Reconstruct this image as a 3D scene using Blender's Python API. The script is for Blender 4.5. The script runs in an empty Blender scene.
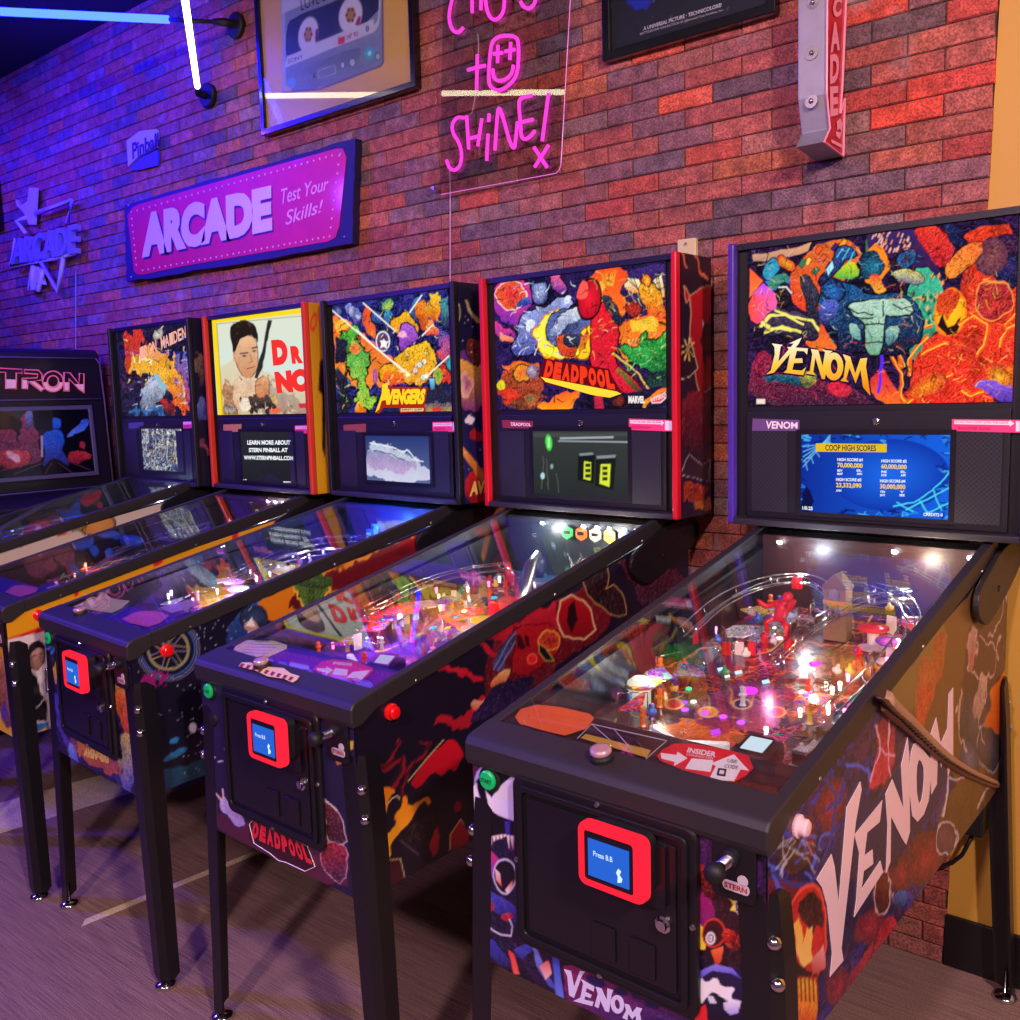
import bpy, math, random
import numpy as np
from mathutils import Vector, Matrix

random.seed(7)
SC = bpy.context.scene
COL = SC.collection
PI = math.pi

# ------------------------------------------------------------------ camera calibration (measured from the photograph)
CAM = np.array([3.0271, -2.4301, 1.4658])
YAW, PITCH, ROLL, FPX = math.radians(39.1407), math.radians(-6.713), math.radians(-1.5198), 943.4


def cam_axes():
    cy, sy = math.cos(YAW), math.sin(YAW)
    f = np.array([-sy * math.cos(PITCH), cy * math.cos(PITCH), math.sin(PITCH)])
    r = np.array([cy, sy, 0.0])
    u = np.cross(r, f)
    c, s = math.cos(ROLL), math.sin(ROLL)
    return c * r + s * u, -s * r + c * u, f


CR, CU, CF = cam_axes()


def ray(x, y):
    return CF + CR * (x - 510) / FPX - CU * (y - 510) / FPX


class Space:
    """A frame of reference (a machine or the room): turns picture measurements into points on its planes."""

    def __init__(s, x=0, y=0, a=0):
        s.o = np.array([x, y, 0.0])
        s.a = math.radians(a)
        c, n = math.cos(s.a), math.sin(s.a)
        s.M = np.array([[c, n, 0], [-n, c, 0], [0, 0, 1.0]])

    def project(s, P):
        G = P @ s.M + s.o
        v = G - CAM
        w = v @ CF
        return 510 + FPX * (v @ CR) / w, 510 - FPX * (v @ CU) / w

    def hit(s, p0, n, x, y):
        o = s.M @ (CAM - s.o)
        v = s.M @ ray(x, y)
        p0 = np.array(p0, float)
        n = np.array(n, float)
        return o + v * (((p0 - o) @ n) / (v @ n))


ROOM = Space()


class Surf:
    """A plane in a space with outward normal n."""

    def __init__(s, sp, p0, n):
        s.sp, s.p0 = sp, np.array(p0, float)
        s.n = np.array(n, float) / np.linalg.norm(n)

    def at(s, x, y, off=0.0):
        return tuple(s.sp.hit(s.p0 + s.n * off, s.n, x, y))


# ------------------------------------------------------------------ colours and materials
def lin(h):
    if not isinstance(h, str):
        return tuple(h)
    h = h.lstrip('#')
    o = []
    for i in (0, 2, 4):
        c = int(h[i:i + 2], 16) / 255
        o.append(c / 12.92 if c <= 0.04045 else ((c + 0.055) / 1.055) ** 2.4)
    return tuple(o)


MATS = {}


def new_mat(name):
    m = bpy.data.materials.new(name)
    m.use_nodes = True
    nt = m.node_tree
    for n in list(nt.nodes):
        nt.nodes.remove(n)
    out = nt.nodes.new('ShaderNodeOutputMaterial')
    return m, nt, out


def pmat(name, col, rough=0.5, metal=0.0, emis=None, es=0.0, coat=0.0, bump=0.0, bscale=200.0, var=0.0, spec=0.5):
    if name in MATS:
        return MATS[name]
    m, nt, out = new_mat(name)
    b = nt.nodes.new('ShaderNodeBsdfPrincipled')
    nt.links.new(b.outputs[0], out.inputs[0])
    c = lin(col)
    b.inputs['Base Color'].default_value = (*c, 1)
    b.inputs['Roughness'].default_value = rough
    b.inputs['Metallic'].default_value = metal
    b.inputs['Coat Weight'].default_value = coat
    b.inputs['Coat Roughness'].default_value = 0.08
    b.inputs['Specular IOR Level'].default_value = spec
    if emis is not None:
        b.inputs['Emission Color'].default_value = (*lin(emis), 1)
        b.inputs['Emission Strength'].default_value = es
    if bump or var:
        tc = nt.nodes.new('ShaderNodeTexCoord')
        nz = nt.nodes.new('ShaderNodeTexNoise')
        nz.inputs['Scale'].default_value = bscale
        nz.inputs['Detail'].default_value = 4
        nt.links.new(tc.outputs['Object'], nz.inputs['Vector'])
        if bump:
            bp = nt.nodes.new('ShaderNodeBump')
            bp.inputs['Strength'].default_value = bump
            bp.inputs['Distance'].default_value = 0.002
            nt.links.new(nz.outputs['Fac'], bp.inputs['Height'])
            nt.links.new(bp.outputs[0], b.inputs['Normal'])
        if var:
            mx = nt.nodes.new('ShaderNodeMixRGB')
            mx.blend_type = 'MULTIPLY'
            mx.inputs[0].default_value = var
            mx.inputs[1].default_value = (*c, 1)
            nt.links.new(nz.outputs['Fac'], mx.inputs[2])
            nt.links.new(mx.outputs[0], b.inputs['Base Color'])
    MATS[name] = m
    return m


def schlick(nt, f0=0.045):
    g = nt.nodes.new('ShaderNodeNewGeometry')
    d = nt.nodes.new('ShaderNodeVectorMath'); d.operation = 'DOT_PRODUCT'
    nt.links.new(g.outputs['Incoming'], d.inputs[0]); nt.links.new(g.outputs['Normal'], d.inputs[1])
    a = nt.nodes.new('ShaderNodeMath'); a.operation = 'ABSOLUTE'; nt.links.new(d.outputs['Value'], a.inputs[0])
    s = nt.nodes.new('ShaderNodeMath'); s.operation = 'SUBTRACT'; s.inputs[0].default_value = 1; nt.links.new(a.outputs[0], s.inputs[1])
    p = nt.nodes.new('ShaderNodeMath'); p.operation = 'POWER'; p.inputs[1].default_value = 5; nt.links.new(s.outputs[0], p.inputs[0])
    m = nt.nodes.new('ShaderNodeMath'); m.operation = 'MULTIPLY_ADD'; m.inputs[1].default_value = 1 - f0; m.inputs[2].default_value = f0
    nt.links.new(p.outputs[0], m.inputs[0])
    return m.outputs[0]


def glass_mat(name, tint='#f4f8f6', f0=0.045, rough=0.0):
    if name in MATS:
        return MATS[name]
    m, nt, out = new_mat(name)
    t = nt.nodes.new('ShaderNodeBsdfTransparent'); t.inputs[0].default_value = (*lin(tint), 1)
    g = nt.nodes.new('ShaderNodeBsdfGlossy'); g.inputs['Roughness'].default_value = rough; g.inputs[0].default_value = (1, 1, 1, 1)
    mx = nt.nodes.new('ShaderNodeMixShader')
    nt.links.new(schlick(nt, f0), mx.inputs[0])
    nt.links.new(t.outputs[0], mx.inputs[1]); nt.links.new(g.outputs[0], mx.inputs[2])
    nt.links.new(mx.outputs[0], out.inputs[0])
    MATS[name] = m
    return m


def art_mat(name, rough=0.35, coat=0.0, lit=0.0, gloss=0.03):
    """Printed artwork: colours come from the mesh's own colour attribute; lit > 0 = translucent print lit from behind."""
    if name in MATS:
        return MATS[name]
    m, nt, out = new_mat(name)
    at = nt.nodes.new('ShaderNodeAttribute'); at.attribute_name = 'ink'
    if lit:
        e = nt.nodes.new('ShaderNodeEmission'); e.inputs['Strength'].default_value = lit
        nt.links.new(at.outputs['Color'], e.inputs[0])
        g = nt.nodes.new('ShaderNodeBsdfGlossy'); g.inputs['Roughness'].default_value = 0.0
        mx = nt.nodes.new('ShaderNodeMixShader')
        nt.links.new(schlick(nt, gloss), mx.inputs[0])
        nt.links.new(e.outputs[0], mx.inputs[1]); nt.links.new(g.outputs[0], mx.inputs[2])
        nt.links.new(mx.outputs[0], out.inputs[0])
        m.cycles.emission_sampling = 'NONE'
    else:
        b = nt.nodes.new('ShaderNodeBsdfPrincipled')
        nt.links.new(at.outputs['Color'], b.inputs['Base Color'])
        b.inputs['Roughness'].default_value = rough
        b.inputs['Coat Weight'].default_value = coat
        b.inputs['Coat Roughness'].default_value = 0.03
        nt.links.new(b.outputs[0], out.inputs[0])
    MATS[name] = m
    return m


def emat(name, col, s, sample=True):
    if name in MATS:
        return MATS[name]
    m, nt, out = new_mat(name)
    e = nt.nodes.new('ShaderNodeEmission'); e.inputs[0].default_value = (*lin(col), 1); e.inputs[1].default_value = s
    nt.links.new(e.outputs[0], out.inputs[0])
    if not sample:
        m.cycles.emission_sampling = 'NONE'
    MATS[name] = m
    return m


# ------------------------------------------------------------------ objects
def empty(name, loc=(0, 0, 0), rz=0.0):
    o = bpy.data.objects.new(name, None)
    o.empty_display_size = 0.05
    o.location = loc
    o.rotation_euler = (0, 0, rz)
    COL.objects.link(o)
    return o


def tag(o, label=None, cat=None, group=None, kind=None):
    if label: o['label'] = label
    if cat: o['category'] = cat
    if group: o['group'] = group
    if kind: o['kind'] = kind
    return o


class MB:
    def __init__(s):
        s.v, s.f = [], []

    def add(s, vs, fs):
        b = len(s.v)
        s.v += [tuple(map(float, v)) for v in vs]
        s.f += [tuple(i + b for i in f) for f in fs]
        return s

    def box(s, a, b):
        x0, y0, z0 = a; x1, y1, z1 = b
        return s.add([(x0, y0, z0), (x1, y0, z0), (x1, y1, z0), (x0, y1, z0), (x0, y0, z1), (x1, y0, z1), (x1, y1, z1), (x0, y1, z1)],
                     [(0, 3, 2, 1), (4, 5, 6, 7), (0, 1, 5, 4), (1, 2, 6, 5), (2, 3, 7, 6), (3, 0, 4, 7)])

    def hexa(s, P):
        """8 corners, bottom ring then top ring"""
        return s.add(P, [(0, 3, 2, 1), (4, 5, 6, 7), (0, 1, 5, 4), (1, 2, 6, 5), (2, 3, 7, 6), (3, 0, 4, 7)])

    def prism(s, poly, d):
        """poly: 3-D points of a planar polygon, d: extrusion vector"""
        n = len(poly)
        d = np.array(d, float)
        P = [np.array(p, float) for p in poly]
        nrm = np.zeros(3)
        for i in range(n):
            nrm += np.cross(P[i] - P[0], P[(i + 1) % n] - P[0])
        if nrm @ d > 0:
            P = P[::-1]
        vs = P + [p + d for p in P]
        fs = [tuple(range(n)), tuple(range(2 * n - 1, n - 1, -1))]
        for i in range(n):
            j = (i + 1) % n
            fs.append((i, i + n, j + n, j))
        return s.add(vs, fs)

    def ring(s, outer, inner, d):
        """flat ring between two loops of equal length, extruded by d"""
        n = len(outer); d = np.array(d, float)
        O = [np.array(p, float) for p in outer]; I = [np.array(p, float) for p in inner]
        vs = O + I + [p + d for p in O] + [p + d for p in I]
        fs = []
        for i in range(n):
            j = (i + 1) % n
            fs += [(i, j, n + j, n + i), (2 * n + i, 3 * n + i, 3 * n + j, 2 * n + j), (i, 2 * n + i, 2 * n + j, j), (n + i, n + j, 3 * n + j, 3 * n + i)]
        return s.add(vs, fs)

    def tube(s, pts, r, n=8, closed=False, cap=True):
        P = [Vector(p) for p in pts]
        m = len(P)
        rs = r if isinstance(r, (list, tuple)) else [r] * m
        vs = []
        up = None
        for i in range(m):
            if closed:
                t = P[(i + 1) % m] - P[i - 1]
            else:
                t = P[min(i + 1, m - 1)] - P[max(i - 1, 0)]
            if t.length < 1e-9: t = Vector((0, 0, 1))
            t.normalize()
            if up is None:
                up = Vector((0, 0, 1)) if abs(t.z) < 0.9 else Vector((1, 0, 0))
            a = t.cross(up)
            if a.length < 1e-6: a = t.orthogonal()
            a.normalize()
            b = a.cross(t).normalized(); up = b
            for k in range(n):
                q = 2 * PI * k / n
                vs.append(P[i] + (a * math.cos(q) + b * math.sin(q)) * rs[i])
        fs = []
        for i in range(m if closed else m - 1):
            i2 = (i + 1) % m
            for k in range(n):
                k2 = (k + 1) % n
                fs.append((i * n + k, i * n + k2, i2 * n + k2, i2 * n + k))
        if cap and not closed:
            fs.append(tuple(range(n - 1, -1, -1)))
            fs.append(tuple((m - 1) * n + k for k in range(n)))
        return s.add(vs, fs)

    def lathe(s, c, axis, prof, n=16):
        """prof: (radius, height along axis) pairs"""
        c = Vector(c); t = Vector(axis).normalized()
        a = t.orthogonal().normalized(); b = t.cross(a)
        vs = []
        for (r, h) in prof:
            for k in range(n):
                q = 2 * PI * k / n
                vs.append(c + t * h + (a * math.cos(q) + b * math.sin(q)) * max(r, 1e-5))
        fs = []
        for i in range(len(prof) - 1):
            for k in range(n):
                k2 = (k + 1) % n
                fs.append((i * n + k, i * n + k2, (i + 1) * n + k2, (i + 1) * n + k))
        fs.append(tuple(range(n - 1, -1, -1)))
        fs.append(tuple((len(prof) - 1) * n + k for k in range(n)))
        return s.add(vs, fs)

    def build(s, name, mat, parent=None, smooth=False, bevel=0.0, bseg=2, origin=None):
        me = bpy.data.meshes.new(name)
        v = np.array(s.v)
        loc = Vector((0, 0, 0))
        if parent is None or origin is not None:
            if origin is not None:
                c = np.array(origin, float)
            else:
                mn, mxx = v.min(0), v.max(0)
                c = np.array([(mn[0] + mxx[0]) / 2, (mn[1] + mxx[1]) / 2, mn[2]])
            v = v - c
            loc = Vector(c)
        me.from_pydata([tuple(p) for p in v], [], s.f)
        me.update()
        me.materials.append(mat)
        if smooth:
            me.shade_smooth()
        o = bpy.data.objects.new(name, me)
        o.location = loc
        if parent is not None:
            o.parent = parent
        COL.objects.link(o)
        if bevel:
            b = o.modifiers.new('bevel', 'BEVEL')
            b.width = bevel; b.segments = bseg; b.limit_method = 'ANGLE'; b.angle_limit = math.radians(35)
        return o


def put(name, mesh, parent, loc=(0, 0, 0)):
    """another object on an existing mesh"""
    o = bpy.data.objects.new(name, mesh)
    o.parent = parent
    o.location = loc
    COL.objects.link(o)
    return o


# ------------------------------------------------------------------ lettering
_font = {}


def glyphs(text, bold=0.0, shear=0.0, space=1.0):
    key = (text, bold, shear, space)
    if key not in _font:
        cu = bpy.data.curves.new('t', 'FONT')
        cu.body = text
        cu.offset = bold
        cu.shear = shear
        cu.space_character = space
        cu.resolution_u = 4
        cu.align_x = 'CENTER'
        o = bpy.data.objects.new('t', cu)
        COL.objects.link(o)
        dg = bpy.context.evaluated_depsgraph_get()
        me = bpy.data.meshes.new_from_object(o.evaluated_get(dg))
        vs = np.array([v.co[:] for v in me.vertices])
        fs = [tuple(p.vertices) for p in me.polygons]
        bpy.data.objects.remove(o); bpy.data.curves.remove(cu); bpy.data.meshes.remove(me)
        mn, mx = vs.min(0), vs.max(0)
        u = (vs[:, 0] - mn[0]) / max(mx[0] - mn[0], 1e-6)
        w = (vs[:, 1] - mn[1]) / max(mx[1] - mn[1], 1e-6)
        _font[key] = (u, w, fs)
    return _font[key]


def text_on(mb, surf, text, quad, off=0.0012, bold=0.0, shear=0.0, space=1.0, depth=0.0, fr=None):
    """quad: TL, TR, BR, BL measured in the picture, on the plane surf"""
    u, w, fs = glyphs(text, bold, shear, space)
    q = [np.array(surf.at(*(F(fr, p)), off)) for p in quad]
    P = [(q[3] * (1 - b) + q[0] * b) * (1 - a) + (q[2] * (1 - b) + q[1] * b) * a for a, b in zip(u, w)]
    e = np.cross(q[1] - q[0], q[0] - q[3])
    if e @ surf.n < 0:
        fs = [f[::-1] for f in fs]
    mb.add(P, fs)
    if depth:
        B = [p - surf.n * depth for p in P]
        mb.add(B, [f[::-1] for f in fs])
        cnt = {}
        for f in fs:
            for i in range(len(f)):
                a, b = f[i], f[(i + 1) % len(f)]
                cnt[(a, b)] = cnt.get((a, b), 0) + 1
        for (a, b) in cnt:
            if (b, a) not in cnt:
                mb.add([P[a], P[b], B[b], B[a]], [(0, 3, 2, 1)])
    return mb


def F(fr, p):
    if fr is None:
        return p
    return fr[0] + p[0] / fr[2], fr[1] + p[1] / fr[2]


def poly_on(mb, surf, pts, fr=None, off=0.0012, depth=0.0008):
    return mb.prism([surf.at(*F(fr, p), off - depth) for p in pts], surf.n * depth)


def ell_pts(cx, cy, rx, ry, n=20, ang=0):
    a = math.radians(ang)
    return [(cx + rx * math.cos(t) * math.cos(a) - ry * math.sin(t) * math.sin(a),
             cy + rx * math.cos(t) * math.sin(a) + ry * math.sin(t) * math.cos(a)) for t in [2 * PI * k / n for k in range(n)]]


def ring_on(mb, surf, o, i, fr=None, off=0.0012, depth=0.0008):
    return mb.ring([surf.at(*F(fr, p), off - depth) for p in o], [surf.at(*F(fr, p), off - depth) for p in i], surf.n * depth)


# ------------------------------------------------------------------ painter for printed artwork
def vnoise(x, y, seed):
    T = np.random.RandomState(seed).rand(64, 64)
    xi, yi = np.floor(x).astype(int), np.floor(y).astype(int)
    fx, fy = x - xi, y - yi
    fx = fx * fx * (3 - 2 * fx); fy = fy * fy * (3 - 2 * fy)
    a = T[xi % 64, yi % 64]; b = T[(xi + 1) % 64, yi % 64]; c = T[xi % 64, (yi + 1) % 64]; d = T[(xi + 1) % 64, (yi + 1) % 64]
    return (a * (1 - fx) + b * fx) * (1 - fy) + (c * (1 - fx) + d * fx) * fy


def fbm(x, y, seed, oct=4):
    s = 0; a = 0.5; t = 0
    for k in range(oct):
        s = s + a * vnoise(x * 2 ** k + 17.3 * k, y * 2 ** k + 5.1 * k, seed + k); t += a; a *= 0.5
    return s / t


def smooth_path(pts, it=2, closed=False):
    for _ in range(it):
        o = [] if closed else [pts[0]]
        n = len(pts)
        for i in range(n if closed else n - 1):
            a, b = pts[i], pts[(i + 1) % n]
            o += [(a[0] * .75 + b[0] * .25, a[1] * .75 + b[1] * .25), (a[0] * .25 + b[0] * .75, a[1] * .25 + b[1] * .75)]
        if not closed: o.append(pts[-1])
        pts = o
    return pts


class Paint:
    def __init__(s, sp, corners, nu, nv, seed=1, fr=None):
        """corners: local points at (u,v) = 00, 10, 11, 01"""
        c = [np.array(p, float) for p in corners]
        u, v = np.meshgrid(np.linspace(0, 1, nu), np.linspace(0, 1, nv), indexing='ij')
        U, V = u[..., None], v[..., None]
        s.P = c[0] * (1 - U) * (1 - V) + c[1] * U * (1 - V) + c[2] * U * V + c[3] * (1 - U) * V
        s.nu, s.nv = nu, nv
        s.X, s.Y = sp.project(s.P)
        s.a = u * np.linalg.norm(c[1] - c[0]); s.b = v * np.linalg.norm(c[3] - c[0])
        s.C = np.zeros((nu, nv, 3))
        s.seed = seed; s.k = 0
        s.fr = fr

    def frame(s, *fr):
        s.fr = fr or None
        return s

    def _pts(s, pts):
        return np.array([F(s.fr, p) for p in pts], float)

    def base(s, col, col2=None, vert=True):
        c = np.array(lin(col))
        if col2:
            t = (np.linspace(0, 1, s.nv)[None, :, None] if vert else np.linspace(0, 1, s.nu)[:, None, None])
            s.C[:] = c * (1 - t) + np.array(lin(col2)) * t
        else:
            s.C[:] = c
        return s

    def comic(s, pal, scale=30, ink=0.06, amt=1.0, mask=None, inkcol='#0a0612', asp=1.0, ang=0):
        """restless patches of a palette divided by ink lines"""
        s.k += 1
        sd = s.seed * 31 + s.k * 7
        an = math.radians(ang)
        A = s.a * math.cos(an) + s.b * math.sin(an); B = -s.a * math.sin(an) + s.b * math.cos(an)
        x = A * scale; y = B * scale * asp
        x = x + 1.6 * (fbm(x, y, sd) - .5) * 2; y = y + 1.6 * (fbm(x + 9, y + 4, sd + 5) - .5) * 2
        n = fbm(x, y, sd + 11, 3)
        n = (n - n.min()) / (n.max() - n.min() + 1e-6)
        m = fbm(x * 2.3 + 7, y * 2.3, sd + 23, 3)
        idx = (np.floor(n * 9) * 3 + np.floor(m * 5)).astype(int)
        P = np.array([lin(c) for c in pal])
        perm = np.random.RandomState(sd).permutation(64)
        col = P[perm[idx % 64] % len(P)]
        e = np.minimum(np.abs((n * 9) % 1 - .5), 1) * 2
        e2 = np.abs((m * 5) % 1 - .5) * 2
        edge = np.clip((np.maximum(e, e2) - (1 - ink * 4)) / max(ink * 2, 1e-3), 0, 1)[..., None]
        hi = np.clip((vnoise(x * 3, y * 3, sd + 3) - .72) * 5, 0, 1)[..., None]
        col = col * (1 + hi * 1.0)
        if ink:
            col = col * (1 - edge) + np.array(lin(inkcol)) * edge
        w = amt if mask is None else (mask * amt)[..., None]
        s.C = s.C * (1 - w) + np.clip(col, 0, 1) * w
        return s

    def _tex(s, col, tex):
        """engraved look inside a patch: contour inks and lights"""
        s.k += 1
        sd = s.seed * 13 + s.k * 3
        sc = 75
        x = s.a * sc + 2 * fbm(s.a * 30, s.b * 30, sd); y = s.b * sc + 2 * fbm(s.a * 30 + 3, s.b * 30 + 8, sd + 2)
        n = fbm(x, y, sd + 4, 3)
        dark = np.clip((np.abs((n * 5) % 1 - .5) - .36) * 8, 0, 1) + .45 * np.clip((fbm(s.a * 28, s.b * 28, sd + 9, 2) - .55) * 5, 0, 1)
        lite = np.clip((np.abs((n * 5 + .5) % 1 - .5) - .38) * 8, 0, 1)
        f = (1 - tex * np.clip(dark, 0, 1) * .7)
        return np.clip(col * f[..., None] + (np.minimum(col * 1.8 + .12, 1) - col) * (lite * tex * .5)[..., None], 0, 1)

    def _apply(s, m, col, col2, g, tex, inkm, inkcol):
        c = np.zeros_like(s.C) + np.array(lin(col))
        if col2 is not None:
            t = np.clip(g, 0, 1)[..., None]
            c = c * (1 - t) + np.array(lin(col2)) * t
        if tex:
            c = s._tex(c, tex)
        m = m[..., None]
        s.C = s.C * (1 - m) + c * m
        if inkm is not None:
            k = inkm[..., None]
            s.C = s.C * (1 - k) + np.array(lin(inkcol)) * k

    def _warp(s, w, freq=22.0):
        if not w:
            return s.X, s.Y
        s.k += 1
        sd = s.seed * 17 + s.k
        return (s.X + w * 2 * (fbm(s.a * freq, s.b * freq, sd) - .5) * 2, s.Y + w * 2 * (fbm(s.a * freq + 5, s.b * freq + 2, sd + 40) - .5) * 2)

    def poly(s, pts, col, col2=None, warp=0, ink=0, inkcol='#08060c', tex=0, gdir='y', freq=22.0):
        if tex or len(pts) > 9:
            pts = smooth_path([tuple(q) for q in pts], 1, True)
        p = s._pts(pts)
        X, Y = s._warp(warp, freq)
        ins = np.zeros(X.shape, bool)
        D = np.full(X.shape, 1e9)
        n = len(p)
        for i in range(n):
            x0, y0 = p[i]; x1, y1 = p[(i + 1) % n]
            if abs(y1 - y0) > 1e-9:
                c = ((y0 > Y) != (y1 > Y)) & (X < (x1 - x0) * (Y - y0) / (y1 - y0) + x0)
                ins ^= c
            dx, dy = x1 - x0, y1 - y0
            L = dx * dx + dy * dy + 1e-9
            t = np.clip(((X - x0) * dx + (Y - y0) * dy) / L, 0, 1)
            D = np.minimum(D, np.hypot(X - x0 - t * dx, Y - y0 - t * dy))
        sd = np.where(ins, -D, D)
        m = np.clip(.5 - sd, 0, 1)
        lo, hi = (p[:, 1].min(), p[:, 1].max()) if gdir == 'y' else (p[:, 0].min(), p[:, 0].max())
        g = ((Y if gdir == 'y' else X) - lo) / (hi - lo + 1e-6)
        s._apply(m, col, col2, g, tex, np.clip(ink + .5 - D, 0, 1) if ink else None, inkcol)
        return s

    def ell(s, cx, cy, rx, ry, ang, col, col2=None, warp=0, ink=0, inkcol='#08060c', tex=0, ringw=None):
        k = 1 if s.fr is None else s.fr[2]
        cx, cy = F(s.fr, (cx, cy)); rx /= k; ry /= k
        X, Y = s._warp(warp)
        a = math.radians(ang)
        x = (X - cx) * math.cos(a) + (Y - cy) * math.sin(a); y = -(X - cx) * math.sin(a) + (Y - cy) * math.cos(a)
        q = np.hypot(x / rx, y / ry)
        d = (q - 1) * min(rx, ry)
        if ringw:
            m = np.clip(ringw / k / 2 + .5 - np.abs(d), 0, 1)
        else:
            m = np.clip(.5 - d, 0, 1)
        s._apply(m, col, col2, q, tex, np.clip(ink + .5 - np.abs(d), 0, 1) if ink else None, inkcol)
        return s

    def line(s, pts, w, col, warp=0, amt=1.0, taper=False):
        p = s._pts(pts)
        k = 1 if s.fr is None else s.fr[2]
        n = len(p)
        if not warp:
            q = 4 + w / k
            near = (s.X > p[:, 0].min() - q) & (s.X < p[:, 0].max() + q) & (s.Y > p[:, 1].min() - q) & (s.Y < p[:, 1].max() + q)
            iu = np.nonzero(near.any(1))[0]; iv = np.nonzero(near.any(0))[0]
            if not len(iu): return s
            sl = (slice(iu[0], iu[-1] + 1), slice(iv[0], iv[-1] + 1))
            X, Y = s.X[sl], s.Y[sl]
        else:
            sl = (slice(None), slice(None))
            X, Y = s._warp(warp)
        m = np.zeros(X.shape)
        for i in range(n - 1):
            x0, y0 = p[i]; x1, y1 = p[i + 1]
            dx, dy = x1 - x0, y1 - y0
            t = np.clip(((X - x0) * dx + (Y - y0) * dy) / (dx * dx + dy * dy + 1e-9), 0, 1)
            D = np.hypot(X - x0 - t * dx, Y - y0 - t * dy)
            ww = w / k / 2 * (1 - (i + t) / (n - 1) if taper else 1)
            m = np.maximum(m, np.clip(ww + .5 - D, 0, 1) * np.clip(w / k, .35, 1))
        m = (m * amt)[..., None]
        s.C[sl] = s.C[sl] * (1 - m) + np.array(lin(col)) * m
        return s

    def scribble(s, n, box, cols=('#08060c',), w=3.0, L=40, seed=0, amt=.9):
        rd = random.Random(seed + s.seed)
        k = 1 if s.fr is None else s.fr[2]
        for i in range(n):
            x = rd.uniform(box[0], box[2]); y = rd.uniform(box[1], box[3]); a = rd.uniform(0, 6.28); c = rd.uniform(-.9, .9); l = rd.uniform(.4, 1.2) * L
            pts = [(x, y), (x + l * math.cos(a) * .5, y + l * math.sin(a) * .5), (x + l * math.cos(a) * .5 + l * math.cos(a + c) * .5, y + l * math.sin(a) * .5 + l * math.sin(a + c) * .5)]
            s.line(pts, w * rd.uniform(.6, 1.5), rd.choice(cols), amt=amt, taper=True)
        return s

    def rays(s, cx, cy, n, r0, r1, col, w=3.0):
        k = 1 if s.fr is None else s.fr[2]
        for i in range(n):
            q = 2 * PI * (i + random.random() * .5) / n; r = r1 * (.6 + .4 * random.random())
            s.line([(cx + r0 * math.cos(q), cy + r0 * math.sin(q)), (cx + r * math.cos(q), cy + r * math.sin(q))], w, col, taper=True)
        return s

    def build(s, name, mat, parent=None, thick=None):
        nu, nv = s.nu, s.nv
        V = s.P.reshape(-1, 3)
        i, j = np.meshgrid(np.arange(nu - 1), np.arange(nv - 1), indexing='ij')
        a = (i * nv + j).ravel()
        Q = np.stack([a, a + nv, a + nv + 1, a + 1], 1)
        me = bpy.data.meshes.new(name)
        me.vertices.add(len(V)); me.vertices.foreach_set('co', V.astype(np.float32).ravel())
        me.loops.add(Q.size); me.loops.foreach_set('vertex_index', Q.astype(np.int32).ravel())
        me.polygons.add(len(Q)); me.polygons.foreach_set('loop_start', np.arange(0, Q.size, 4, dtype=np.int32))
        me.update(calc_edges=True)
        at = me.color_attributes.new('ink', 'FLOAT_COLOR', 'POINT')
        C4 = np.concatenate([np.clip(s.C.reshape(-1, 3), 0, 1), np.ones((len(V), 1))], 1)
        at.data.foreach_set('color', C4.astype(np.float32).ravel())
        me.materials.append(mat)
        o = bpy.data.objects.new(name, me)
        if parent is not None:
            o.parent = parent
        COL.objects.link(o)
        return o


# ------------------------------------------------------------------ shared materials
BLACK = pmat('black_satin', '#131116', 0.42, bump=0.15, bscale=900)
RAIL = pmat('black_powder_coat', '#2a2628', 0.48, bump=0.1, bscale=1200)
LEG = pmat('black_leg', '#141216', 0.33, metal=0.0, bump=0.12, bscale=700)
INNER = pmat('inner_black', '#16131a', 0.3)
CHROME = pmat('chrome', '#d8d8dc', 0.16, metal=1.0)
STEEL = pmat('brushed_steel', '#b9b9bd', 0.32, metal=1.0, bump=0.1, bscale=60)
RUBBER = pmat('black_rubber', '#101012', 0.6)
GLASS = glass_mat('clear_glass', f0=.06)
PLASTIC_CLEAR = glass_mat('clear_plastic', '#e4f0f4', 0.06, 0.03)
ART = art_mat('printed_art', 0.4, coat=0.15)
ARTM = art_mat('printed_playfield', 0.25, coat=0.8)
ARTLIT = art_mat('backlit_art', lit=1.15)
SCREEN = art_mat('screen_art', lit=1.0)
WHITE_PRINT = pmat('white_print', '#f2e4e6', 0.4)
RED = pmat('red_trim', '#d01528', 0.3, coat=0.5)
RED_BTN = pmat('red_button', '#e01018', 0.2, coat=0.7, emis='#d01010', es=0.15)
GREEN_BTN = pmat('green_button', '#12b060', 0.25, emis='#10a050', es=0.25)
PINK_STICK = pmat('pink_sticker', '#f0407a', 0.4)
CREAM = pmat('cream_card', '#e9d49a', 0.5)


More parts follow.
